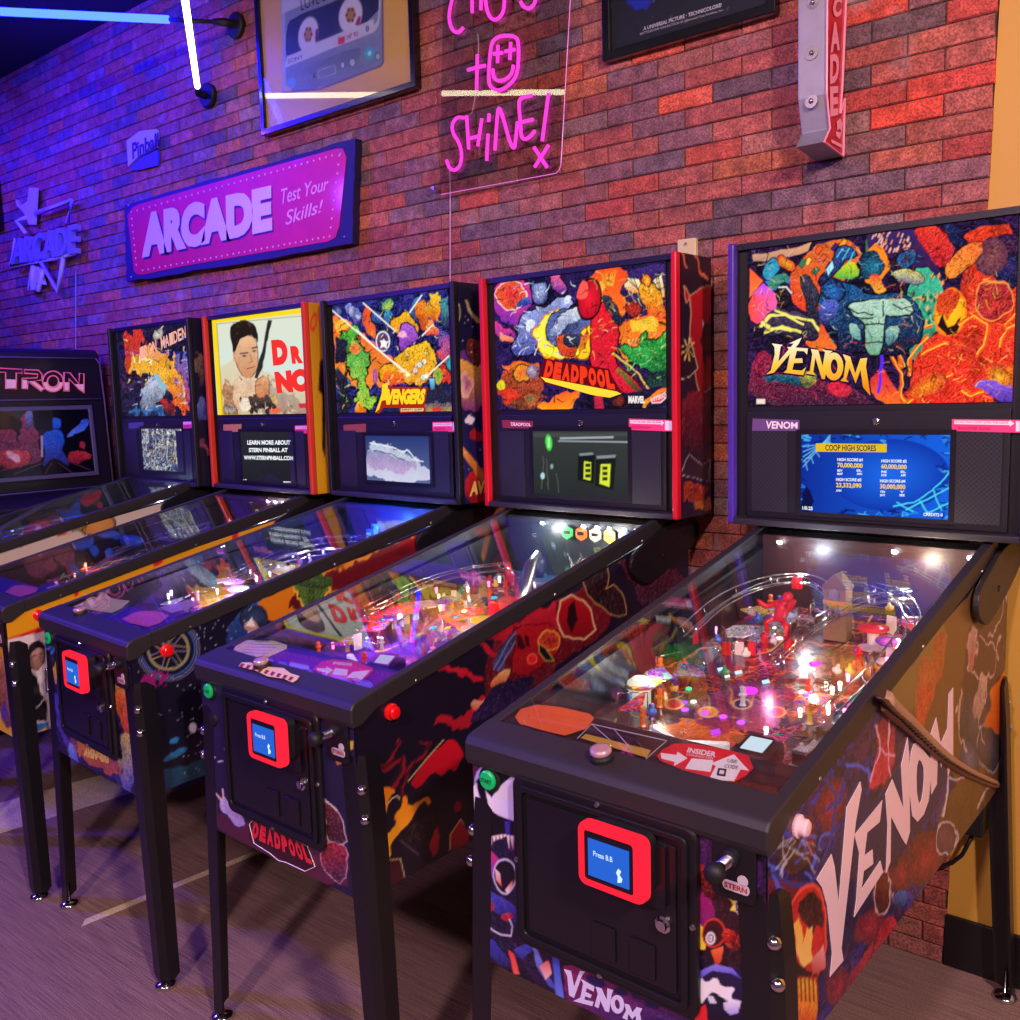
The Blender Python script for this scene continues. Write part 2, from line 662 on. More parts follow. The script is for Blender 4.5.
def grille_mat():
    m, nt, out = new_mat('perforated_grille')
    b = nt.nodes.new('ShaderNodeBsdfPrincipled'); b.inputs['Roughness'].default_value = 0.5
    tc = nt.nodes.new('ShaderNodeTexCoord')
    v = nt.nodes.new('ShaderNodeTexVoronoi'); v.inputs['Scale'].default_value = 130; v.inputs['Randomness'].default_value = 0.0
    mp = nt.nodes.new('ShaderNodeMapping'); mp.inputs['Scale'].default_value = (1, 0, 1); mp.inputs['Rotation'].default_value = (0, PI / 4, 0)
    nt.links.new(tc.outputs['Object'], mp.inputs[0]); nt.links.new(mp.outputs[0], v.inputs['Vector'])
    r = nt.nodes.new('ShaderNodeValToRGB')
    r.color_ramp.elements[0].position = 0.30; r.color_ramp.elements[0].color = (0.003, 0.003, 0.004, 1)
    r.color_ramp.elements[1].position = 0.42; r.color_ramp.elements[1].color = (0.018, 0.016, 0.02, 1)
    nt.links.new(v.outputs['Distance'], r.inputs[0]); nt.links.new(r.outputs[0], b.inputs['Base Color'])
    nt.links.new(b.outputs[0], out.inputs[0])
    return m


GRILLE = grille_mat()

# ================================================================== THE ROOM
CEIL_Z = 3.25
WALL = Surf(ROOM, (0, 0, 0), (0, -1, 0))


def brick_mat():
    m, nt, out = new_mat('old_brick')
    b = nt.nodes.new('ShaderNodeBsdfPrincipled'); b.inputs['Roughness'].default_value = 0.85
    at = nt.nodes.new('ShaderNodeAttribute'); at.attribute_name = 'ink'
    tc = nt.nodes.new('ShaderNodeTexCoord')
    n1 = nt.nodes.new('ShaderNodeTexNoise'); n1.inputs['Scale'].default_value = 26; n1.inputs['Detail'].default_value = 6
    n2 = nt.nodes.new('ShaderNodeTexNoise'); n2.inputs['Scale'].default_value = 210; n2.inputs['Detail'].default_value = 3
    n3 = nt.nodes.new('ShaderNodeTexNoise'); n3.inputs['Scale'].default_value = 9; n3.inputs['Detail'].default_value = 8
    for n in (n1, n2, n3): nt.links.new(tc.outputs['Object'], n.inputs['Vector'])
    r1 = nt.nodes.new('ShaderNodeMapRange'); r1.inputs[1].default_value = .3; r1.inputs[2].default_value = .7; r1.inputs[3].default_value = .62; r1.inputs[4].default_value = 1.35
    nt.links.new(n1.outputs['Fac'], r1.inputs[0])
    r2 = nt.nodes.new('ShaderNodeMapRange'); r2.inputs[1].default_value = .35; r2.inputs[2].default_value = .65; r2.inputs[3].default_value = .55; r2.inputs[4].default_value = 1.4
    nt.links.new(n2.outputs['Fac'], r2.inputs[0])
    mu = nt.nodes.new('ShaderNodeMath'); mu.operation = 'MULTIPLY'
    nt.links.new(r1.outputs[0], mu.inputs[0]); nt.links.new(r2.outputs[0], mu.inputs[1])
    sc = nt.nodes.new('ShaderNodeVectorMath'); sc.operation = 'SCALE'
    nt.links.new(at.outputs['Color'], sc.inputs[0]); nt.links.new(mu.outputs[0], sc.inputs['Scale'])
    r3 = nt.nodes.new('ShaderNodeMapRange'); r3.inputs[1].default_value = .60; r3.inputs[2].default_value = .78; r3.inputs[3].default_value = 0; r3.inputs[4].default_value = .55
    nt.links.new(n3.outputs['Fac'], r3.inputs[0])
    mx = nt.nodes.new('ShaderNodeMixRGB'); mx.inputs[2].default_value = (.42, .34, .33, 1)
    nt.links.new(r3.outputs[0], mx.inputs[0]); nt.links.new(sc.outputs[0], mx.inputs[1])
    nt.links.new(mx.outputs[0], b.inputs['Base Color'])
    ad = nt.nodes.new('ShaderNodeMath'); ad.operation = 'ADD'
    nt.links.new(n1.outputs['Fac'], ad.inputs[0]); nt.links.new(n2.outputs['Fac'], ad.inputs[1])
    bp = nt.nodes.new('ShaderNodeBump'); bp.inputs['Strength'].default_value = .55; bp.inputs['Distance'].default_value = .006
    nt.links.new(ad.outputs[0], bp.inputs['Height']); nt.links.new(bp.outputs[0], b.inputs['Normal'])
    nt.links.new(b.outputs[0], out.inputs[0])
    return m


def brick_wall():
    rs = np.random.RandomState(11)
    pal = [lin(c) for c in ['#a8584a', '#9c4c42', '#945650', '#845658', '#74545a', '#b2603e', '#8e6660', '#a46254', '#6c5054', '#a05048']]
    wts = np.array([3, 2.5, 2.5, 2, 2, 1.2, 1.2, 2, 1, 2.4]); wts /= wts.sum()
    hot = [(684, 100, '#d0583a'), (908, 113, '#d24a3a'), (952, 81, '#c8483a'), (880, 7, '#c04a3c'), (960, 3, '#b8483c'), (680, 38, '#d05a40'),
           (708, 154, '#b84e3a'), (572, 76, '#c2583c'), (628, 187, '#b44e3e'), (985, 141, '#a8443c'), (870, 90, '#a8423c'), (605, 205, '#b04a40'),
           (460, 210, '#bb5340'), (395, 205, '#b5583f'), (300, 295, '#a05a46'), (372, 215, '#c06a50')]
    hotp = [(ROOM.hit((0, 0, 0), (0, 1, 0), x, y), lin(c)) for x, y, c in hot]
    V, FC, C = [], [], []
    H, L = 0.0512, 0.169
    k0 = -44
    for k in range(k0, 20):
        z0 = 2.2475 + k * H; z1 = min(z0 + H, CEIL_Z)
        if z0 >= CEIL_Z: break
        z0 = max(z0, 0.0)
        xe = 2.436 + 0.5 * (z0 + z1) * 0.0245 + rs.uniform(-.004, .004)
        x = 1.622 + (0 if k % 2 == 0 else .0845) - 29 * L
        while x < xe - .02:
            x1 = x + L
            jx = rs.uniform(-.004, .004)
            if x1 > xe - .05: x1 = xe; jx = 0
            c = np.array(pal[rs.choice(len(pal), p=wts)]) * rs.uniform(.85, 1.15)
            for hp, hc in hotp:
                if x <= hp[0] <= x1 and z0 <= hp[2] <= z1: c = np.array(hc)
            g = .0014
            d = [rs.uniform(0, .0035) for _ in range(4)]
            i = .0035 + rs.uniform(0, .001)
            b = len(V)
            xa, xb = x + g, x1 - g + jx * 0
            za, zb = z0 + g, z1 - g
            V += [(xa, .03, za), (xb, .03, za), (xb, .03, zb), (xa, .03, zb),
                  (xa, .005, za), (xb, .005, za), (xb, .005, zb), (xa, .005, zb),
                  (xa + i, d[0], za + i * .7), (xb - i, d[1], za + i * .7), (xb - i, d[2], zb - i * .7), (xa + i, d[3], zb - i * .7)]
            FC += [tuple(b + q for q in f) for f in [(8, 9, 10, 11), (0, 1, 5, 4), (1, 2, 6, 5), (2, 3, 7, 6), (3, 0, 4, 7), (4, 5, 9, 8), (5, 6, 10, 9), (6, 7, 11, 10), (7, 4, 8, 11)]]
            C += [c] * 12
            x = x1
    # mortar bed behind the bricks
    b = len(V)
    xe0, xe1 = 2.434, 2.434 + CEIL_Z * .0245
    V += [(-3.3, .0075, 0), (xe0, .0075, 0), (xe1, .0075, CEIL_Z), (-3.3, .0075, CEIL_Z), (-3.3, .12, 0), (xe0, .12, 0), (xe1, .12, CEIL_Z), (-3.3, .12, CEIL_Z)]
    FC += [tuple(b + q for q in f) for f in [(0, 1, 2, 3), (4, 7, 6, 5), (0, 4, 5, 1), (1, 5, 6, 2), (2, 6, 7, 3), (3, 7, 4, 0)]]
    C += [np.array(lin('#4a3636'))] * 8
    me = bpy.data.meshes.new('wall_back')
    me.from_pydata(V, [], FC)
    at = me.color_attributes.new('ink', 'FLOAT_COLOR', 'POINT')
    at.data.foreach_set('color', np.concatenate([np.array(C), np.ones((len(C), 1))], 1).astype(np.float32).ravel())
    me.materials.append(brick_mat())
    o = bpy.data.objects.new('wall_back', me)
    COL.objects.link(o)
    tag(o, 'old red and brown brick wall behind the machines', kind='structure')


brick_wall()


def carpet_mat(name, c1, c2, c3):
    m, nt, out = new_mat(name)
    b = nt.nodes.new('ShaderNodeBsdfPrincipled'); b.inputs['Roughness'].default_value = 0.8; b.inputs['Specular IOR Level'].default_value = .25
    tc = nt.nodes.new('ShaderNodeTexCoord')
    mp = nt.nodes.new('ShaderNodeMapping'); mp.inputs['Scale'].default_value = (6, 300, 1)
    nt.links.new(tc.outputs['Object'], mp.inputs[0])
    n1 = nt.nodes.new('ShaderNodeTexNoise'); n1.inputs['Scale'].default_value = 1; n1.inputs['Detail'].default_value = 5
    nt.links.new(mp.outputs[0], n1.inputs['Vector'])
    n2 = nt.nodes.new('ShaderNodeTexNoise'); n2.inputs['Scale'].default_value = 2.2; n2.inputs['Detail'].default_value = 9; n2.inputs['Roughness'].default_value = .7
    nt.links.new(tc.outputs['Object'], n2.inputs['Vector'])
    n3 = nt.nodes.new('ShaderNodeTexNoise'); n3.inputs['Scale'].default_value = 330; n3.inputs['Detail'].default_value = 2
    nt.links.new(tc.outputs['Object'], n3.inputs['Vector'])
    r = nt.nodes.new('ShaderNodeValToRGB')
    r.color_ramp.elements[0].position = .38; r.color_ramp.elements[0].color = (*lin(c1), 1)
    r.color_ramp.elements[1].position = .62; r.color_ramp.elements[1].color = (*lin(c2), 1)
    nt.links.new(n1.outputs['Fac'], r.inputs[0])
    r2 = nt.nodes.new('ShaderNodeMapRange'); r2.inputs[1].default_value = .4; r2.inputs[2].default_value = .62; r2.inputs[4].default_value = .55
    nt.links.new(n2.outputs['Fac'], r2.inputs[0])
    mx = nt.nodes.new('ShaderNodeMixRGB'); mx.inputs[2].default_value = (*lin(c3), 1)
    nt.links.new(r2.outputs[0], mx.inputs[0]); nt.links.new(r.outputs[0], mx.inputs[1])
    r3 = nt.nodes.new('ShaderNodeMapRange'); r3.inputs[1].default_value = .3; r3.inputs[2].default_value = .7; r3.inputs[3].default_value = .6; r3.inputs[4].default_value = 1.4
    nt.links.new(n3.outputs['Fac'], r3.inputs[0])
    sc = nt.nodes.new('ShaderNodeVectorMath'); sc.operation = 'SCALE'
    nt.links.new(mx.outputs[0], sc.inputs[0]); nt.links.new(r3.outputs[0], sc.inputs['Scale'])
    nt.links.new(sc.outputs[0], b.inputs['Base Color'])
    bp = nt.nodes.new('ShaderNodeBump'); bp.inputs['Strength'].default_value = .5; bp.inputs['Distance'].default_value = .002
    nt.links.new(n3.outputs['Fac'], bp.inputs['Height']); nt.links.new(bp.outputs[0], b.inputs['Normal'])
    nt.links.new(b.outputs[0], out.inputs[0])
    return m


CARPET = carpet_mat('woven_floor', '#725654', '#9c7e74', '#8a6c66')
CARPET_T = carpet_mat('woven_floor_tan', '#c8b496', '#e0ccae', '#d4be9e')
o = MB().box((-3.3, -6.5, -.1), (5.5, .12, 0)).build('floor', CARPET); tag(o, 'mottled brown woven floor', kind='structure')
# pale inlaid bands of the floor
t1 = MB().prism([(-.700, -1.35, 0), (-.405, -1.35, 0), (-.292, -.45, 0), (-.560, -.45, 0)], (0, 0, .0012)).build('trim_1', CARPET_T); tag(t1, 'pale tan band in the floor', kind='structure')
t2 = MB().prism([(.418, -1.225, 0), (.447, -1.25, 0), (.507, -.55, 0), (.482, -.55, 0)], (0, 0, .0012)).build('trim_2', CARPET_T); tag(t2, 'narrow pale line in the floor', kind='structure')
CEILM = pmat('dark_ceiling', '#26222e', .9)
o = MB().box((-3.3, -6.5, CEIL_Z), (5.5, .12, CEIL_Z + .1)).build('ceiling', CEILM); tag(o, 'dark ceiling', kind='structure')
LWM = pmat('left_wall_paint', '#2a2436', .8)
o = MB().box((-3.4, -6.5, 0), (-3.3, .12, CEIL_Z)).build('wall_left', LWM); tag(o, 'dark side wall', kind='structure')
YEL = pmat('yellow_paint', '#c8963a', .55, bump=.2, bscale=60)
o = MB().prism([(2.437, .012, 0), (5.5, .012, 0), (5.5, .012, CEIL_Z), (2.437 + CEIL_Z * .0245, .012, CEIL_Z)], (0, .108, 0)).build('wall_back_right', YEL)
tag(o, 'yellow painted wall beside the bricks', kind='structure')
o = MB().box((2.437, 0.0, 0), (5.5, .0115, .136)).build('baseboard_back', pmat('black_baseboard', '#151114', .4), bevel=.002); tag(o, 'tall black baseboard under the yellow wall', kind='structure')

# ------------------------------------------------------------------ light tubes on the wall
TUBE_W = emat('white_tube_glow', '#fff0c8', 7)
TUBE_B = emat('blue_tube_glow', (.0010, .0026, 1.0), 190)


def tube_lamp(p0, d, L, glow, label, name='tube_light', r=.011):
    p0 = np.array(p0); d = np.array(d) / np.linalg.norm(d)
    root = empty(name, tuple(p0))
    tag(root, label, 'light', 'light tubes fixed to the brick wall')
    z = np.zeros(3)
    MB().lathe((0, 0, 0), (0, -1, 0), [(.045, -.012), (.05, .004), (.05, .016), (.044, .022), (.016, .024), (.014, .05)], 24).build('wall_plate', RUBBER, root, smooth=False)
    e = np.array([0, -.055, 0]); s = e + d * .05
    MB().tube([(0, -.02, 0), tuple(e), tuple(s)], [.012, .016, .012], 10).build('elbow', RUBBER, root, smooth=True)
    s2 = s + d * (.05 if 'white' in label else .17)
    MB().tube([tuple(s), tuple(s2)], [.0075, .0075] if 'blue' in label else [.012, .014], 10).build('end_cap', RUBBER, root, smooth=True)
    MB().tube([tuple(s2), tuple(s2 + d * L)], r, 12).build('glass_tube', glow, root, smooth=True)
    s3 = s2 + d * L
    MB().tube([tuple(s3), tuple(s3 + d * .05)], r * 1.1, 10).build('end_cap', RUBBER, root, smooth=True)
    return root


dw = np.array([.817, -.575, -.037])
tube_lamp(np.array([-.505, 0, 2.752]) , dw, 3.0, TUBE_W, 'warm white glowing tube light slanting out from the brick wall')
db = np.array([-.72, -.69, .041])
tube_lamp((-.287, 0, 2.974), db, 2.35, TUBE_B, 'blue glowing tube light near the ceiling, held by a black rod', r=.015)

# ------------------------------------------------------------------ framed cassette picture
FRAME_B = pmat('black_frame', '#0d0c10', .25, coat=.4)


def framed(name, x0, x1, z0, z1, depth, fw, label, art, glass=True, fm=FRAME_B, cat='picture'):
    root = empty(name, ((x0 + x1) / 2, 0, z0))
    tag(root, label, cat, 'framed pictures on the brick wall')
    ox, oz = (x0 + x1) / 2, z0
    O = [(x0 - ox, -depth, 0), (x1 - ox, -depth, 0), (x1 - ox, -depth, z1 - oz), (x0 - ox, -depth, z1 - oz)]
    I = [(x0 + fw - ox, -depth, fw), (x1 - fw - ox, -depth, fw), (x1 - fw - ox, -depth, z1 - oz - fw), (x0 + fw - ox, -depth, z1 - oz - fw)]
    mb = MB()
    mb.ring(O, I, (0, depth - .002, 0))
    mb.build('frame', fm, root, bevel=.0025)
    sp = Space((x0 + x1) / 2, 0, 0)
    a = art(sp, x0 + fw - ox, x1 - fw - ox, z0 + fw, z1 - fw, -depth + .014)
    for q in a:
        q.parent = root
        q.location.z = -z0
    if glass:
        MB().box((x0 + fw - ox, -depth + .006, fw), (x1 - fw - ox, -depth + .009, z1 - oz - fw)).build('glass', GLASS, root)
    return root


def cassette_art(sp, x0, x1, z0, z1, y):
    P = Paint(sp, [(x0, y, z0), (x1, y, z0), (x1, y, z1), (x0, y, z1)], 190, 130, 5)
    P.base('#f0b840')
    P.frame(250, 0, 5.667)
    P.poly([(190, 520), (400, 505), (735, 375), (760, 360), (750, -60), (745, -150), (170, -150), (185, 300)], '#9aa0a6', '#8a9098', tex=.22)
    P.poly([(185, 525), (175, -150), (195, -150), (205, 510)], '#b8bcc4')
    P.poly([(200, 380), (205, 345), (330, 320), (700, 150), (730, 105), (725, -60), (745, -60), (735, 120), (720, 165), (690, 185)], '#d8d4d4')
    P.poly([(195, 385), (215, 300), (690, 110), (700, 175), (640, 195), (380, 310)], '#d9d2d2')
    P.poly([(180, 80), (700, -150), (180, -150)], '#d3cfd4')
    P.poly([(210, 160), (235, 105), (480, 10), (730, -90), (725, 100), (440, 220), (230, 310), (205, 315)], '#2c3138', '#4b525c', tex=.25, ink=.5, inkcol='#11141a')
    for cx, cy, rx, ry in ((330, 195, 56, 102), (570, 85, 66, 104)):
        P.ell(cx, cy, rx, ry, 10, '#e4dcdf', ink=.35, inkcol='#77707a')
        P.ell(cx, cy, rx * .42, ry * .42, 10, '#c9902a')
        for q in range(6):
            a = q * PI / 3
            P.ell(cx + rx * .34 * math.cos(a), cy + ry * .34 * math.sin(a), rx * .1, ry * .1, 0, '#5a3a12')
    P.poly([(372, 165), (386, 165), (384, 235), (368, 235)], '#7d3547')
    P.poly([(595, 140), (615, 90), (630, 95), (618, 150)], '#b8304c')
    P.poly([(380, 240), (700, 110), (705, 180), (200, 380), (210, 330)], '#dcd6d6')
    P.poly([(498, 212), (538, 205), (536, 245), (500, 255)], '#e0402c')
    P.poly([(230, 420), (620, 250), (630, 330), (560, 380), (280, 470)], '#70777f', '#9098a0', tex=.3)
    P.poly([(385, 400), (480, 370), (485, 415), (390, 445)], '#8d949b', ink=.3, inkcol='#c9cdd2')
    P.ell(678, 302, 30, 40, 10, '#58b8c4'); P.ell(678, 302, 10, 14, 10, '#d8f4f4')
    P.ell(235, 470, 24, 30, 10, '#7fb0d8')
    P.ell(725, 320, 16, 20, 0, '#b8bec6', ink=.3)
    P.ell(525, 370, 12, 20, 0, '#d9dde2', ink=.3); P.ell(580, 355, 18, 24, 0, '#c9ced4', ink=.3)
    P.line([(185, 525), (400, 505), (740, 375), (755, 355), (750, -100)], 9, '#6b5c62')
    o = P.build('picture_print', ART)
    S = Surf(sp, (0, y, 0), (0, -1, 0))
    fr = (250, 0, 5.667)
    m = MB()
    text_on(m, S, 'SONY', [(214, 338), (298, 308), (300, 330), (216, 362)], fr=fr)
    text_on(m, S, 'LOVE SONGS', [(286, -10), (560, -110), (562, -50), (290, 62)], fr=fr, bold=.0)
    text_on(m, S, 'B', [(656, 150), (674, 142), (676, 172), (659, 180)], fr=fr)
    text_on(m, S, 'R', [(358, 418), (374, 412), (376, 442), (360, 448)], fr=fr)
    t = m.build('lettering', pmat('ink_dark', '#2a2030', .5), o)
    m = MB(); text_on(m, S, 'HF 90', [(548, 195), (610, 176), (612, 204), (550, 226)], fr=fr)
    t2 = m.build('lettering', pmat('ink_red', '#b8304c', .5), o)
    return [o]


framed('picture_frame', -.132, .715, 2.517, 3.12, .034, .022, 'black framed picture of a grey cassette tape on gold, hanging on the brick wall', cassette_art)


def poster_art(sp, x0, x1, z0, z1, y):
    P = Paint(sp, [(x0, y, z0), (x1, y, z0), (x1, y, z1), (x0, y, z1)], 90, 90, 9)
    P.base('#2b2a33', '#0c0d22')
    P.ell(638, -4, 16, 12, 0, '#2a35b8', warp=4)
    for i in range(30):
        P.ell(random.uniform(605, 760), random.uniform(-40, 30), .5, .5, 0, '#8890b0')
    o = P.build('poster_print', ART)
    S = Surf(sp, (0, y, 0), (0, -1, 0)); fr = (600, 0, 5.667)
    m = MB()
    text_on(m, S, 'A UNIVERSAL PICTURE \u00b7 TECHNICOLOR\u00ae', [(243, 152), (688, 15), (690, 38), (245, 174)], fr=fr, bold=.02, shear=.2)
    text_on(m, S, 'BATTLESTAR GALACTICA \u00a9 Universal City Studios, Inc.', [(226, 186), (700, 48), (702, 62), (228, 203)], fr=fr)
    m.build('lettering', WHITE_PRINT, o)
    return [o]


framed('poster_frame', 1.460, 1.983, 2.423, 3.12, .03, .026, 'black framed dark poster with white print along its foot, hanging high on the bricks', poster_art, cat='poster')


def plain_art(sp, x0, x1, z0, z1, y):
    P = Paint(sp, [(x0, y, z0), (x1, y, z0), (x1, y, z1), (x0, y, z1)], 20, 20, 3)
    P.base('#141024')
    return [P.build('picture_print', ART)]


framed('small_frame', -2.80, -2.505, 2.47, 2.74, .03, .02, 'small dark frame at the far left of the brick wall', plain_art)

# ------------------------------------------------------------------ ARCADE sign board
sg = empty('arcade_sign', (-.43, 0, 2.05)); tag(sg, 'long weathered magenta sign board reading ARCADE Test Your Skills', 'sign')
sps = Space(-.43, 0, 0)
NAVY = pmat('navy_weathered', '#1a1648', .6, bump=.3, bscale=50, var=.5)
y0 = -.034
S = Surf(sps, (0, y0, 0), (0, -1, 0))
fr = (100, 120, 3.778)
cor = [S.at(*F(fr, p)) for p in [(92, 322), (965, 68), (952, 468), (100, 612)]]
cor = [(c[0], c[1], c[2] - 2.05) for c in cor]
rag = []
for i in range(4):
    a, b = np.array(cor[i]), np.array(cor[(i + 1) % 4])
    for k in range(14):
        q = a + (b - a) * k / 14
        rag.append((q[0] + random.uniform(-.003, .003), q[1], q[2] + random.uniform(-.004, .004)))
MB().prism(rag, (0, .032, 0)).build('board', NAVY, sg)
P = Paint(sps, [(-.80, y0 - .001, 2.06), (.80, y0 - .001, 2.06), (.80, y0 - .001, 2.42), (-.80, y0 - .001, 2.42)], 330, 90, 3)
MAG = ['#b01050', '#d8149a']
m = MB()
pan = [(125, 330), (150, 318), (500, 218), (895, 108), (918, 108), (932, 140), (905, 400), (890, 445), (860, 460), (600, 503), (300, 555), (160, 585), (140, 582), (130, 570), (105, 360)]
poly_on(m, S, pan, fr, off=.002, depth=.002)
panel = m.build('panel', pmat('magenta_paint', '#e01240', .5, coat=.2, var=.35, bscale=14), sg)
panel.location.z = -2.05
m = MB()
dots = []
for a, b, n in (((118, 348), (900, 128), 34), ((905, 135), (868, 440), 9), ((868, 440), (140, 572), 34), ((118, 348), (140, 572), 9)):
    for k in range(n):
        dots.append((a[0] + (b[0] - a[0]) * k / n, a[1] + (b[1] - a[1]) * k / n))
dme = bpy.data.meshes.new('marquee_dot')
t_ = MB().lathe((0, 0, 0), (0, -1, 0), [(.0045, 0), (.004, .002), (.001, .003)], 8)
dme.from_pydata(t_.v, [], t_.f); dme.materials.append(pmat('pale_pink_paint', '#f0a8d8', .4))
for d in dots:
    put('marquee_dot', dme, panel, S.at(*F(fr, d), .002))
m = MB(); text_on(m, S, 'ARCADE', [(163, 362), (651, 252), (655, 425), (165, 530)], off=.003, bold=.075, fr=fr, depth=.001)
m.build('lettering', pmat('shadow_paint', '#2a0c3a', .5), panel)
m = MB(); text_on(m, S, 'ARCADE', [(156, 355), (647, 245), (650, 418), (158, 522)], off=.0045, bold=.07, fr=fr, depth=.001)
m.build('lettering', pmat('lilac_white_paint', '#e8c8e8', .4), panel)
m = MB()
text_on(m, S, 'Test Your', [(683, 262), (862, 215), (866, 262), (688, 318)], off=.0035, shear=.35, bold=.005, fr=fr)
text_on(m, S, 'Skills!', [(695, 345), (842, 300), (846, 345), (702, 398)], off=.0035, shear=.35, bold=.005, fr=fr)
m.build('lettering', MATS['pale_pink_paint'], panel)
m = MB()
for d in ((108, 322), (925, 442), (118, 594), (912, 130)):
    m.lathe(S.at(*F(fr, d), 0), (0, -1, 0), [(.006, 0), (.005, .003), (.001, .004)], 8)
sc_ = m.build('nails', STEEL, sg); sc_.location.z = -2.05

# small Pinball plaque
pq = empty('pinball_plaque', (-1.03, 0, 2.60)); tag(pq, 'small arrow-shaped plaque reading Pinball on the blue-lit bricks', 'sign')
spp = Space(-1.03, 0, 0); S = Surf(spp, (0, -.02, 0), (0, -1, 0)); fr = (0, 0, 3.778)
m = MB(); poly_on(m, S, [(497, 535), (545, 500), (600, 492), (602, 560), (570, 580), (545, 590), (502, 632)], fr, off=0, depth=.024)
b_ = m.build('plate', pmat('plaque_white', '#b8b8d8', .4), pq); b_.location.z = -2.60
m = MB(); poly_on(m, S, [(500, 640), (545, 596), (604, 568), (604, 625), (520, 645)], fr, off=-.006, depth=.010)
b2 = m.build('plate', pmat('plaque_blue', '#2438c0', .4), pq); b2.location.z = -2.60
m = MB(); text_on(m, S, 'Pinball', [(498, 540), (598, 500), (599, 552), (500, 604)], off=.002, bold=.03, fr=fr, depth=.001)
m.build('lettering', pmat('plaque_black', '#08080c', .4), b_)

# unlit star shaped ARCADE sign, far left
st = empty('star_sign', (-2.05, 0, 2.06)); tag(st, 'pale star-shaped tube sign reading ARCADE at the left of the brick wall', 'sign')
sps2 = Space(-2.05, 0, 0); S = Surf(sps2, (0, -.04, 0), (0, -1, 0)); fr = (0, 170, 6)
PALE = pmat('pale_tube', '#c8c4e8', .3)


def tube_on(S, pts, fr, r, off=0, n=6, mb=None, closed=False):
    mb = mb or MB()
    return mb.tube([S.at(*F(fr, p), off) for p in pts], r, n, closed)


def add_z(o, z):
    o.location.z = z
    return o


m = MB()
for pts in ([(215, 260), (430, 185), (405, 315)], [(160, 285), (100, 305), (155, 380)], [(245, 550), (350, 730), (380, 530)], [(205, 575), (185, 720), (230, 720), (262, 600)]):
    tube_on(S, pts, fr, .012, mb=m)
add_z(m.build('star_outline', PALE, st, smooth=True), -2.06)
m = MB()
poly_on(m, S, [(115, 178), (140, 220), (185, 190), (195, 108), (235, 110), (222, 330), (195, 332), (165, 262), (118, 212)], fr, off=0, depth=.02)
poly_on(m, S, [(205, 575), (250, 585), (285, 690), (235, 680), (228, 722), (185, 722)], fr, off=0, depth=.02)
add_z(m.build('star_plate', PALE, st, bevel=.003), -2.06)
m = MB(); text_on(m, S, 'ARCADE', [(78, 415), (452, 322), (450, 500), (66, 568)], off=.02, bold=.02, fr=fr, depth=.03)
add_z(m.build('lettering', pmat('pale_letters', '#8f8ad8', .3), st), -2.06)
m = MB(); tube_on(S, [(90, 412), (62, 578), (320, 535), (452, 500)], fr, .008, mb=m)
add_z(m.build('banner_outline', PALE, st, smooth=True), -2.06)
m = MB(); m.tube([S.at(*F(fr, (455, 600)), -.036), S.at(*F(fr, (455, 1180)), -.036)], .0025, 6)
add_z(m.build('cord', pmat('pale_cord', '#a8a0c0', .5), st), -2.06)

# ------------------------------------------------------------------ acrylic neon sign
ns = empty('neon_sign', (1.03, 0, 2.15)); tag(ns, 'clear acrylic neon sign with pink glowing hand-written words and a smiling face', 'neon sign')
spn = Space(1.03, 0, 0); S = Surf(spn, (0, -.03, 0), (0, -1, 0)); fr = (430, 0, 4.857)
m = MB(); poly_on(m, S, [(50, 945), (610, 842), (628, 825), (636, 800), (685, -60), (690, -200), (70, -200)], fr, off=.004, depth=.004)
add_z(m.build('acrylic_sheet', glass_mat('acrylic', '#eef2f0', .06), ns), -2.15)
m = MB(); tube_on(S, [(52, 945), (610, 842), (628, 825), (636, 800), (685, -60)], fr, .0012, mb=m, off=.003)
add_z(m.build('sheet_edge', pmat('acrylic_edge', '#f0a0e0', .2, emis='#e050d0', es=.35), ns), -2.15)
PINK = emat('pink_neon', '#ff3ccc', 1.35)


